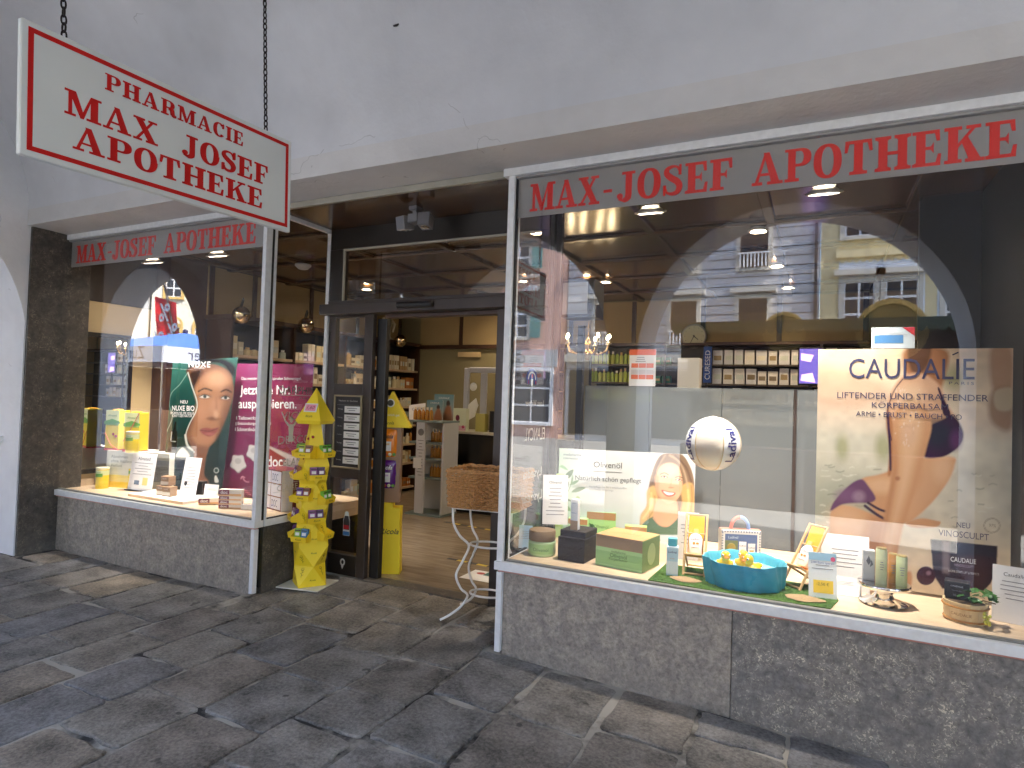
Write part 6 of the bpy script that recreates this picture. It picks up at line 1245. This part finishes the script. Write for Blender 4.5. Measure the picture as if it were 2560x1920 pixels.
# floor markings inside
mat('tape_yellow', (.6, .45, .05), .6)
def tape(lab, x0, y0, x1, y1, n=9):
    T = thing('floor_tape', lab, 'tape', (x0, y0, .0052)); dx, dy = (x1-x0)/n, (y1-y0)/n; L = math.hypot(dx, dy); ny_, nx_ = dx/L*.02, -dy/L*.02
    for i in range(n):
        a = (dx*i, dy*i); c_ = (dx*(i+1), dy*(i+1)); mb = MB(); mb.prism([(a[0]-nx_, a[1]-ny_), (c_[0]-nx_, c_[1]-ny_), (c_[0]+nx_, c_[1]+ny_), (a[0]+nx_, a[1]+ny_)], 0, .001); mb.build('stripe', 'ink' if i % 2 == 0 else 'tape_yellow', T)
tape('black and yellow warning tape on the shop floor, nearer stretch', -1.35, 1.62, -.35, 1.52); tape('black and yellow warning tape on the shop floor, farther stretch', -2.3, 3.05, -1.2, 2.9)
FS = thing('floor_sticker', 'white and green floor sticker just inside the door', 'sticker', (-.62, 1.28, .0052)); box('sheet', 'card_white', FS, -.32, -.14, 0, .35, .14, .001); box('field', cmat('2f6a68'), FS, -.18, .02, .0011, .34, .13, .0018); flat(FS, cmat('b04a4a'), [arc(-.22, .06, .04, .03, 0, 360, 12)[:-1]], Matrix.Translation((0, 0, .0012)), name='printed_field')

# ================================================================ yellow sweet display, outside
mat('sweet_yellow', (.95, .72, .025), .5, var=.04, vscale=5); mat('sweet_edge', (.92, .66, .02), .5)
KX, KY = -1.845, .345
RK = thing('sweet_display_stand', 'yellow faceted cardboard sweet display in front of the door', 'display stand', (KX, KY, zg(KX, KY)+.008), R(12))
box('base_board', cmat('d8d8d0'), RK, -.19, -.16, .0, .17, .16, .008)
rings = [(.010, .150, 0), (.165, .120, 45), (.325, .158, 0), (.49, .112, 45), (.64, .146, 0), (.80, .104, 45), (.95, .14, 0), (1.10, .085, 0), (1.275, .052, 0)]
fb = MB(); rv = []
for z, r_, a in rings: rv.append([(r_*math.cos(R(a+90*k-90)), r_*math.sin(R(a+90*k-90)), z) for k in range(4)])
for i in range(len(rings)-1):
    A, B = rv[i], rv[i+1]; da = rings[i+1][2]-rings[i][2]
    for k in range(4):
        if da == 0: fb.add([A[k], A[(k+1) % 4], B[(k+1) % 4], B[k]], [(0, 1, 2, 3)])
        elif da > 0: fb.add([A[k], A[(k+1) % 4], B[k]], [(0, 1, 2)]); fb.add([B[k], B[(k+1) % 4], A[(k+1) % 4]], [(0, 2, 1)])
        else: fb.add([B[k], B[(k+1) % 4], A[k]], [(0, 2, 1)]); fb.add([A[k], A[(k+1) % 4], B[(k+1) % 4]], [(0, 1, 2)])
fb.add(rv[-1], [(0, 1, 2, 3)]); fb.build('column', 'sweet_yellow', RK, smooth=False)
hd = MB(); hb = [(.155*math.cos(R(45+90*k)), .155*math.sin(R(45+90*k)), 1.30) for k in range(4)]; hl = [(.135*math.cos(R(45+90*k)), .135*math.sin(R(45+90*k)), 1.272) for k in range(4)]
hd.add(hb+hl+[(0, 0, 1.56)], [(0, 1, 8), (1, 2, 8), (2, 3, 8), (3, 0, 8), (0, 4, 5, 1), (1, 5, 6, 2), (2, 6, 7, 3), (3, 7, 4, 0), (7, 6, 5, 4)]); hd.build('head', 'sweet_yellow', RK, smooth=False)
sl = math.atan2(.1096, .26)
def onhead(z, o=.002):                 # plane on the pyramid side that looks to the street
    y = -.1096*(1.56-z)/.26; return Matrix.Translation((0, y-o, z)) @ Matrix.Rotation(R(90)-sl, 4, 'X')
mat('pink_paper', (.85, .32, .42), .6)
cd_ = MB().box(-.056, -.036, 0, .056, .036, .0012).build('price_card', 'card_white', RK); cd_.matrix_local = onhead(1.40, .004); c2 = MB().box(-.047, -.027, .0013, .044, .027, .002).build('price_field', 'pink_paper', RK); c2.matrix_local = onhead(1.40, .004); letters(RK, '1,60', cmat('8a1430'), onhead(1.40, .0066), width=.066, shear=.2)
letters(RK, 'Ricola', cmat('4a3a08'), onhead(1.335), width=.06, shear=.35)
def on_tri(a, c, q, k=(1/3, 1/3, 1/3)):      # plane on a facet of the column, text along its level direction
    a, c, q = Vector(a), Vector(c), Vector(q); n_ = (c-a).cross(q-a).normalized(); o = a*k[0]+c*k[1]+q*k[2]
    if n_.dot(Vector((o.x, o.y, 0))) < 0: n_ = -n_
    x_ = Vector((0, 0, 1)).cross(n_).normalized(); y_ = n_.cross(x_); o = o+n_*.0006
    return Matrix(((x_.x, y_.x, n_.x, o.x), (x_.y, y_.y, n_.y, o.y), (x_.z, y_.z, n_.z, o.z), (0, 0, 0, 1)))
mat('print_olive', hexc('7a6210'), .6)
for i in range(0, 6):
    for k in range(4):
        A, B = rv[i], rv[i+1]
        if rings[i+1][2] > rings[i][2]: t1, t2 = (A[k], A[(k+1) % 4], B[k]), (B[k], B[(k+1) % 4], A[(k+1) % 4])
        else: t1, t2 = (B[k], B[(k+1) % 4], A[k]), (A[k], A[(k+1) % 4], B[(k+1) % 4])
        letters(RK, 'Ricola', cmat('4a3a08'), on_tri(*t1), width=.045, shear=.35)
        mt = on_tri(*t2); flat(RK, 'print_olive', [limb((0, -.03), (0, .03), .0012, .0008)]+[limb((0, -.02+.012*q), ((-1)**q*.016, -.008+.012*q), .0012, .0006) for q in range(4)]+band(arc(0, .03, .012, .012, 0, 360, 14), arc(0, .03, .0105, .0105, 0, 360, 14)), mt, th=.0004, name='printed_herb')
mat('candy_red', (.30, .03, .02), .2)
for x, z, y in ((-.015, 1.155, -.062), (.018, 1.17, -.058), (-.03, 1.0, -.088), (-.018, .975, -.094), (-.045, .70, -.078), (-.04, .672, -.083)): MB().ball((x, y, z), .015, 12, 8, (1, .4, .75)).build('printed_candy', 'candy_red', RK)
def tray(ang, z, r0):
    a = R(ang); mtx = Matrix.Translation((r0*math.sin(a), -r0*math.cos(a), z)) @ Matrix.Rotation(a, 4, 'Z'); mb = MB(); h_, dpt, f = .105, .075, .042
    mb.add([(-.058, .02, 0), (.058, .02, 0), (.066, -dpt, .012), (-.066, -dpt, .012)], [(0, 1, 2, 3)]); mb.add([(-.066, -dpt, .012), (.066, -dpt, .012), (.070, -dpt-.008, .012+f), (-.070, -dpt-.008, .012+f)], [(0, 1, 2, 3)])
    for s in (-1, 1): mb.add([(s*.058, .02, 0), (s*.066, -dpt, .012), (s*.070, -dpt-.008, .012+f), (s*.058, .02, h_)], [(0, 1, 2, 3)])
    o = mb.build('tray', 'sweet_edge', RK); o.matrix_local = mtx; letters(RK, 'Ricola', cmat('4a3a08'), mtx @ (Matrix.Translation((0, -dpt-.0065, .034)) @ Matrix.Rotation(R(96), 4, 'X')), width=.05, shear=.35, name='lettering'); return RK.matrix_basis @ mtx
sweet = {0: ('b8c83a', 'a8744a'), 1: ('7a4a9a', '9a5a3a'), 2: ('8ab83a', '4a86b8'), 3: ('8a4a8a', '5a2a6a'), 4: ('7ac03a', '58a83a')}
TR = [(0, 1.0, .085, 0, 'upper front'), (0, .67, .09, 1, 'middle front'), (0, .355, .095, 2, 'lowest front'), (-82, 1.0, .075, 4, 'upper left'), (82, 1.0, .075, 4, 'upper right'), (-45, .83, .088, 1, 'second left'), (45, .83, .088, 3, 'second right'), (-88, .64, .085, 0, 'third left'), (88, .64, .085, 4, 'third right'), (-45, .50, .092, 3, 'fourth left'), (45, .50, .092, 3, 'fourth right'), (-88, .36, .085, 3, 'lowest left'), (88, .36, .085, 0, 'lowest right')]
for ang, z, r0, ci, nm in TR:
    w0 = tray(ang, z, r0)
    for j in range(2):
        if nm in ('third left', 'lowest right'): continue
        T = thing('sweet_box', '%s sweet box in the %s tray of the yellow display' % (['left-hand', 'right-hand'][j], nm), 'sweet box', group='sweet boxes in the yellow display'); T.matrix_basis = w0 @ Matrix.Translation((-.029+.058*j, -.045, .012)) @ Matrix.Rotation(R(-8), 4, 'X')
        box('carton', cmat(sweet[ci][j]), T, -.026, -.014, 0, .026, .014, .098, .001); box('label', 'card_white', T, -.017, -.0148, .045, .017, -.0141, .068); box('stripe', cmat('2a2a20'), T, -.023, -.0148, .078, .023, -.0141, .087)
# second yellow display just inside the door
R2 = thing('sweet_display_tower', 'tall yellow sweet display with hanging bags just inside the door', 'display stand', (-1.535, .965, .004), R(28))
mb = MB(); mb.prism([(-.10, 0), (.10, 0), (.085, .42), (.09, .56), (.02, .56), (.02, .60), (-.09, .60)], -.07, .07, 'y'); mb.build('base', 'sweet_yellow', R2, smooth=False); letters(R2, 'Ricola', 'ink', face(.0, -.0702, .36), width=.16, shear=.35, bold=.01)
mat('film_brown', (.35, .22, .14), .3); box('column', 'film_brown', R2, -.075, -.045, .6005, .075, .045, 1.24, .004)
mb = MB(); mb.prism([(-.16, 1.241), (.15, 1.241), (-.02, 1.55)], -.06, .06, 'y'); mb.build('head', 'sweet_yellow', R2, smooth=False); flat(R2, 'card_white', [arc(0, 0, .036, .036, 0, 360, 20)[:-1]], face(-.03, -.0602, 1.45), name='printed_seal'); flat(R2, cmat('4a4a40'), [arc(0, 0, .026, .026, 0, 360, 20)[:-1]], face(-.03, -.0612, 1.45), name='printed_seal'); letters(R2, 'Ricola', 'ink', face(-.04, -.0602, 1.28), width=.09, shear=.35); letters(R2, 'Natürlich gut', 'card_white', face(-.02, -.0602, 1.345), width=.14)
for lab, z, c_, l2 in (('orange bag of sweets hanging on the inner yellow display', .985, 'e8861a', 'e8c08a'), ('purple bag of sweets hanging on the inner yellow display', .72, '5a2080', 'c8b0d8')):
    T = thing('sweet_bag', lab, 'sweet bag', (-1.565, .905, z), R(28)); mb = MB(); mb.grid(lambda u, v: ((u-.5)*.185*(1-.02*math.sin(v*20)), -.028*(math.sin(math.pi*u)*math.sin(math.pi*v))**.5-.003, v*.25), 10, 12); mb.grid(lambda u, v: ((.5-u)*.185, .0, v*.25), 2, 2); mb.build('pouch', cmat(c_, .25), T, smooth=True); letters(T, 'Ricola', 'ink' if c_[0] == 'e' else 'card_white', face(0, -.0325, .185), width=.12, shear=.35, bold=.015); flat(T, 'card_white', [rc(-.045, -.05, .045, .03)], face(.0, -.0325, .11), name='label'); flat(T, cmat(l2), [rc(-.03, .0, .03, .015)], face(0, -.0338, .11), name='label_stripe')
    for k in range(5): MB().ball((-.07+.035*k, -.024, .03), .015, 8, 6, (1, .3, 1)).build('printed_herb', cmat(['d8d8c8', '5a8a3a', 'c84a3a', 'e8e0c0', '6a9a4a'][k]), T)

# ================================================================ wicker basket on a white wire stand
BX, BY = -.285, .42
BK = thing('wicker_basket', 'brown wicker basket on the white wire stand beside the right window', 'basket', (BX, BY, .775), R(8)); mat('wicker', (.62, .33, .13), .45, var=.4, vscale=60); mat('wire_white', (.92, .91, .88), .3)
def rrect(hx, hy, r_, n=9):
    o = []
    for cx, cy, a0_ in ((hx-r_, hy-r_, 0), (-hx+r_, hy-r_, 90), (-hx+r_, -hy+r_, 180), (hx-r_, -hy+r_, 270)):
        for k in range(n): a = R(a0_+90*k/(n-1)); o.append((cx+r_*math.cos(a), cy+r_*math.sin(a)))
    out_ = []
    for i in range(len(o)):
        a, c = o[i], o[(i+1) % len(o)]; L = math.hypot(c[0]-a[0], c[1]-a[1]); m_ = max(1, int(L/.006))
        for k in range(m_): out_.append((a[0]+(c[0]-a[0])*k/m_, a[1]+(c[1]-a[1])*k/m_))
    return out_
wv = MB(); HB_ = .255
for j in range(15):
    t_ = j/14; pts = rrect(.245+.012*t_, .185+.012*t_, .04); z = .006+HB_*t_*.92; n = len(pts); q = []
    for i, (x, y) in enumerate(pts):
        k = .008*math.sin(math.pi*(i*.006/.026)+math.pi*(j % 2)); l = math.hypot(x, y); q.append((x*(1+k/l*1.2), y*(1+k/l*1.2), z))
    wv.tube(q, .0075, 5, closed=True)
wv.build('weave', 'wicker', BK)
P0, P1 = rrect(.245, .185, .04), rrect(.257, .197, .04); nst = 70; stk = MB()
for i in range(nst): a = P0[int(i*len(P0)/nst)]; c = P1[int(i*len(P1)/nst)]; stk.tube([(a[0], a[1], 0), (c[0], c[1], HB_)], .004, 5)
stk.build('stakes', 'wicker', BK)
for ph in (0, 1):
    q = [(x*(1+.006*math.cos(i*.25+math.pi*ph)), y*(1+.008*math.cos(i*.25+math.pi*ph)), HB_-.008+.007*math.sin(i*.25+math.pi*ph)) for i, (x, y) in enumerate(P1)]; MB().tube(q, .008, 6, closed=True).build('rim', 'wicker', BK)
bo = MB(); bo.prism(rrect(.24, .18, .04)[::4], -.004, .004); bo.build('bottom', 'wicker', BK); fbx = box('paper_label', 'card_white', BK, -.272, -.12, -.03, -.2705, .06, .20); fbx.rotation_euler = (0, R(8), 0)
WS = thing('wire_stand', 'white wire plant stand with curved legs and two rings', 'stand', (BX, BY, .004), R(8))
for sx in (-1, 1):
    for sy in (-1, 1):
        pts = cr([(.21, .16, .765), (.205, .155, .66), (.17, .12, .57), (.115, .085, .50), (.15, .095, .40), (.19, .115, .30), (.16, .10, .21), (.115, .08, .16), (.15, .10, .09), (.22, .14, .03), (.27, .18, .004)], 6); MB().tube([(sx*x, sy*y, z) for x, y, z in pts], .0085, 8).build('leg', 'wire_white', WS)
for z, rx, ry in ((.50, .135, .095), (.165, .125, .088)): MB().tube([(rx*math.cos(2*math.pi*k/40), ry*math.sin(2*math.pi*k/40), z) for k in range(40)], .0075, 8, closed=True).build('ring', 'wire_white', WS)
MB().tube([(x, y, .765) for x, y in rrect(.225, .165, .05)[::3]], .0075, 8, closed=True).build('top_frame', 'wire_white', WS)
# ================================================================ across the square
mat('f_grey', (.55, .55, .57), .85, var=.1, vscale=.6); mat('f_yellow', (.72, .61, .36), .85, var=.08, vscale=.6); mat('f_white', (.5, .5, .5), .8)
mat('f_pink', (.68, .42, .34), .85, var=.08, vscale=.6); mat('f_cream', (.72, .68, .57), .85); mat('f_ochre', (.62, .42, .14), .8); mat('f_lightgrey', (.55, .55, .54), .85)
mat('f_brown', (.10, .055, .035), .5); mat('win_dark', (.03, .035, .045), .15); mat('win_frame', (.75, .75, .76), .5); mat('stone_trim', (.55, .52, .46), .8); mat('shutter', (.10, .26, .25), .6); mat('roof_tile', (.22, .09, .05), .8); mat('pipe', (.06, .05, .05), .5); mat('panel_blue', (.72, .77, .86), .85)
YO = -22.0
def facade(label, x0, x1, h, m, wins, trims=(), extra=None, y=YO):
    T = thing('town_house', label, 'building', ((x0+x1)/2, y, 0), group='houses across the square'); ox = (x0+x1)/2
    def b(n, mm, a0, z0, a1, z1, dy0=0, dy1=.1, par=T): return box(n, mm, par, a0-ox, dy0, z0, a1-ox, dy1, z1)
    b('wall', m, x0, -.2, x1, h, -8, 0)
    for (cx, z0, ww, wh, style) in wins:
        f = b('window', 'f_brown' if style == 'brown' else 'win_frame', cx-ww/2, z0, cx+ww/2, z0+wh, .002, .05)
        nx_, nz = 2, 3
        for i in range(nx_):
            for j in range(nz):
                pw, ph = ww/nx_, wh/nz; b('pane', 'win_dark', cx-ww/2+pw*i+.05, z0+ph*j+.05, cx-ww/2+pw*(i+1)-.03, z0+ph*(j+1)-.04, .0502, .056, f)
        tr = {'stone': 'stone_trim', 'ochre': 'f_ochre', 'brown': 'stone_trim', 'white': 'win_frame', 'shut': 'stone_trim', 'plain': None}[style]
        if tr:
            b('surround', tr, cx-ww/2-.16, z0-.12, cx-ww/2-.001, z0+wh+.16, .002, .09); b('surround', tr, cx+ww/2+.001, z0-.12, cx+ww/2+.16, z0+wh+.16, .002, .09)
            b('lintel', tr, cx-ww/2, z0+wh+.001, cx+ww/2, z0+wh+.16, .002, .10); b('window_sill', tr, cx-ww/2, z0-.12, cx+ww/2, z0-.001, .002, .14)
        if style in ('stone', 'brown'): b('pediment', tr, cx-ww/2-.32, z0+wh+.24, cx+ww/2+.32, z0+wh+.42, .002, .3); 
        if style == 'shut':
            for s in (-1, 1): b('shutter', 'shutter', cx+s*(ww/2+.42)-.24, z0-.02, cx+s*(ww/2+.42)+.24, z0+wh+.02, .092, .13)
        if style == 'ochre':
            o = MB(); o.prism(arc(cx-ox, z0+wh+.17, ww/2+.16, .5, 0, 180, 12), .002, .08, 'y'); o.build('arch', tr, T)
            o = MB(); o.prism(arc(cx-ox, z0+wh+.20, ww/2+.02, .36, 0, 180, 12), .0805, .085, 'y'); o.build('arch_field', m, T)
    for (mm, a0, z0, a1, z1, dp) in trims: b('moulding', mm, a0, z0, a1, z1, .002, dp)
    b('eaves', 'stone_trim', x0-.05, h+.001, x1+.05, h+.35, -8, .4)
    rf = MB(); rf.prism([(.5, h+.352), (-8.3, h+.352), (-3.9, h+3.2)], x0-ox, x1-ox, 'x'); rf.build('roof', 'roof_tile', T)
    return T, ox, b
W3 = lambda xs, zs, w_, h_, st: [(x, z, w_, h_, st) for x in xs for z in zs]
T1, o1, b1 = facade('grey house with ruled courses and stone window surrounds across the square', -8.2, 1.66, 13, 'f_grey', W3((-6.4, -3.2, -.6), (3.9, 6.85, 10), 1.0, 1.75, 'brown'), trims=[('pipe', -8.2, 2.9+.36*i, 1.6, 2.925+.36*i, .012) for i in range(28)]+[('stone_trim', -8.2, 3.2, 1.6, 3.5, .25)])
for z in (3.9, 6.85):
    for x in (-6.4, -3.2, -.6):
        rl = thing if False else None
        for i in range(8): box('baluster', 'win_frame', T1, x-.5+.13*i-o1, .2, z+.0, x-.44+.13*i-o1, .26, z+.5)
        box('balcony_rail', 'win_frame', T1, x-.56-o1, .18, z+.501, x+.56-o1, .28, z+.56)
b1('dark_ground_floor', 'win_dark', -8.0, .1, 1.4, 2.85, .002, .05); b1('downpipe', 'pipe', 1.5, 0, 1.6, 12.8, .03, .13)  # dark band added over the ground floor to dim its reflection in the glass
T2, o2, b2 = facade('yellow house with pale window panels and scalloped cornice across the square', 1.70, 11.5, 12, 'f_yellow', W3((2.95, 4.25, 6.0, 7.3, 9.2, 10.5), (4.35, 7.75), .95, 1.75, 'stone'))
b2('dark_ground_floor', 'win_dark', 1.9, .1, 11.3, 3.0, .002, .05)  # dark band added here too, keeps the lower reflection dim
for i, (a, c_) in enumerate(((2.3, 4.95), (5.3, 8.0), (8.5, 11.2))):
    b2('panel', 'panel_blue', a, 3.8, c_, 6.9, .001, .0018); 
    sm_ = MB()
    for q in range(12): 
        cx = a+(c_-a)*(q+.5)/12-o2; sm_.prism(arc(cx, 6.98, (c_-a)/26, .16, 180, 360, 8), .002, .07, 'y')
    sm_.build('scallop_frieze', 'f_yellow', T2); b2('cornice', 'f_yellow', a-.1, 6.99, c_+.1, 7.25, .002, .18)
T3, o3, b3 = facade('pink house with green shutters and white arched panels across the square', -17.5, -8.25, 12, 'f_pink', W3((-16, -13.4, -10.6), (4.3, 7.4), 1.0, 1.6, 'shut')+W3((-15.6, -12.6, -9.8), (.5,), 1.8, 2.3, 'white'))
for z in (6.3,):
    for x in (-16, -13.4, -10.6):
        o = MB(); o.prism(arc(x-o3, z, .62, .66, 0, 180, 14), .002, .05, 'y'); o.build('arch_panel', 'win_frame', T3)
b3('sign_band', 'f_white', -17, 3.0, -8.6, 3.75, .002, .06)
letters(T3, 'Gasthof Stockhammer', 'ink', face(-12.9-o3, .062, 3.36, '+y'), width=5.5, name='lettering', shear=.3)
T4, o4, b4 = facade('cream house with ochre arched windows beyond the blue market tent', -33.8, -26, 13.5, 'f_cream', W3((-32.6, -30.9, -29.2, -27.5), (3.6, 7.0, 10.2), .85, 1.6, 'ochre'))
T5, o5, b5 = facade('pale grey house with white framed windows next to the cream house', -43.5, -33.85, 14, 'f_lightgrey', W3((-42, -40.3, -38.6, -36.9, -35.2), (3.0, 6.1, 9.2), .9, 1.5, 'white'))
T6, o6, b6 = facade('plain white house between the pink and the cream house', -25.95, -17.55, 11, 'f_white', W3((-24.6, -22.6, -20.6, -18.8), (3.8, 7.0), .95, 1.6, 'white'))
T7, o7, b7 = facade('ochre house at the far right end of the square', 11.55, 24, 12, 'f_ochre', W3((13, 15.2, 17.4, 19.6, 21.8), (3.8, 7.0), .95, 1.6, 'white'))

# blue market tent with lettered valance
mat('tent_blue', hexc('4a74c0'), .6); mat('tent_white', (.66, .70, .80), .6); mat('tent_ink', hexc('1c2450'), .6)
TT = thing('market_tent', 'blue market tent with white lettered valance on the square', 'tent', (-15.4, -9.0, -.16))
tp = MB(); hw = 2.2; z0, z1 = 2.75, 3.35
tp.add([(-hw, -hw, z0), (hw, -hw, z0), (hw, hw, z0), (-hw, hw, z0), (0, 0, z1)], [(0, 1, 4), (1, 2, 4), (2, 3, 4), (3, 0, 4)]); tp.build('canopy', 'tent_blue', TT, smooth=False)
for s in (-1, 1):
    box('valance', 'tent_white', TT, -hw, s*hw-.01, z0-.42, hw, s*hw+.01, z0-.002); box('valance', 'tent_white', TT, s*hw-.01, -hw+.02, z0-.42, s*hw+.01, hw-.02, z0-.002)
    for q in (-1, 1): MB().tube([(s*(hw-.05), q*(hw-.05), 0), (s*(hw-.05), q*(hw-.05), z0-.01)], .03, 8).build('pole', 'chrome', TT)
for fy, fc in ((hw+.0115, '+y'),): letters(TT, 'Zum Augustiner', 'tent_ink', face(0, fy, z0-.22, fc), width=3.0, name='lettering')
letters(TT, 'Zum Augustiner', 'tent_ink', face(hw+.0115, 0, z0-.22, '+x'), width=3.0, name='lettering')
box('shade_back', 'tent_ink', TT, -hw, -hw+.05, 0.02, hw, -hw+.08, z0-.43); box('shade_side', 'tent_ink', TT, -hw+.05, -hw+.09, 0.02, -hw+.08, hw-.06, z0-.43); box('bar_counter', 'f_brown', TT, -hw+.2, hw-.5, 0, hw-.2, hw-.1, 1.1)  # dark back and side sheets added to stand for the shade under the canopy
MB().ball((0, 0, z1+.03), .08, 10, 6).build('finial', 'tent_ink', TT)
# sale flag on a slanting pole
FG = thing('sale_flag', 'red sale flag with white percent signs on a slanting pole', 'flag', (-16.45, -9.6, -.16))
MB().tube([(0, 0, 0), (0, 0, 2.6), (-.95, 0, 5.2)], .04, 8).build('pole', 'pipe', FG)
mat('flag_red', hexc('e0262e'), .6)
fl_ = MB(); fl_.grid(lambda u, v: (-1.0+u*1.1-v*.35, .04*math.sin(u*6+v*3), 2.9+v*1.75-u*.25), 10, 10); fl_.build('cloth', 'flag_red', FG, smooth=True)
for (x, z) in ((-.75, 4.1), (-.35, 3.45), (-1.0, 3.2)): letters(FG, '%', 'f_white', face(x, .06, z, '+y'), height=.6, name='lettering', bold=.02)
# wire across the square with a pendant street lamp
LW = thing('pendant_street_lamp', 'dark street lamp hanging from a wire over the square', 'street lamp', (-19.2, -9.4, 5.6))
MB().tube([(-6, 0, 1.2), (-2, 0, .5), (0, 0, .35), (2, 0, .5), (6, 0, 1.2)], .02, 6).build('wire', 'pipe', LW); MB().lathe([(.04, .35), (.05, .18), (.4, .02), (.42, 0), (.3, .01), (0, .02)], 18).build('shade', 'pipe', LW)
# fairground stall opposite the right window
mat('stall_green', hexc('12302a'), .6); mat('stall_red', hexc('2e1418'), .6); mat('stall_gold', (.5, .36, .14), .4, metal=.3); mat('stall_purple', hexc('1c1426'), .6)
ST = thing('fairground_stall', 'dark market stall with green fringed roof and round gilt medallions', 'stall', (2.2, -8.4, -.16))
box('body', 'stall_purple', ST, -2.6, -.9, 0, 2.6, .3, 2.6); box('counter', 'stall_red', ST, -2.6, .3005, 0, 2.6, .8, 1.0); box('fascia', 'stall_red', ST, -2.7, .301, 2.5, 2.7, .42, 3.0); box('roof', 'stall_green', ST, -2.8, -1.2, 3.001, 2.8, .7, 3.12)
fr_ = MB()
for i in range(40): fr_.prism(arc(-2.8+.14*(i+.5), 3.0, .066, .1, 180, 360, 6), .702, .71, 'y')
fr_.build('fringe', 'stall_green', ST)
for x, r_ in ((-1.0, .34), (.55, .5)):
    MB().lathe([(0, .0), (r_*.8, .0), (r_*.84, .04), (r_, .04), (r_, 0)], 28).xf(Matrix.Translation((x, .425, 2.95)) @ Matrix.Rotation(R(-90), 4, 'X')).build('medallion', 'stall_gold', ST)

for T_ in (T4, T5): T_.rotation_euler = (0, 0, R(-38))
T5.location = (-38.2, -17.3, 0); T4.location = (-31.2, -22.8, 0)
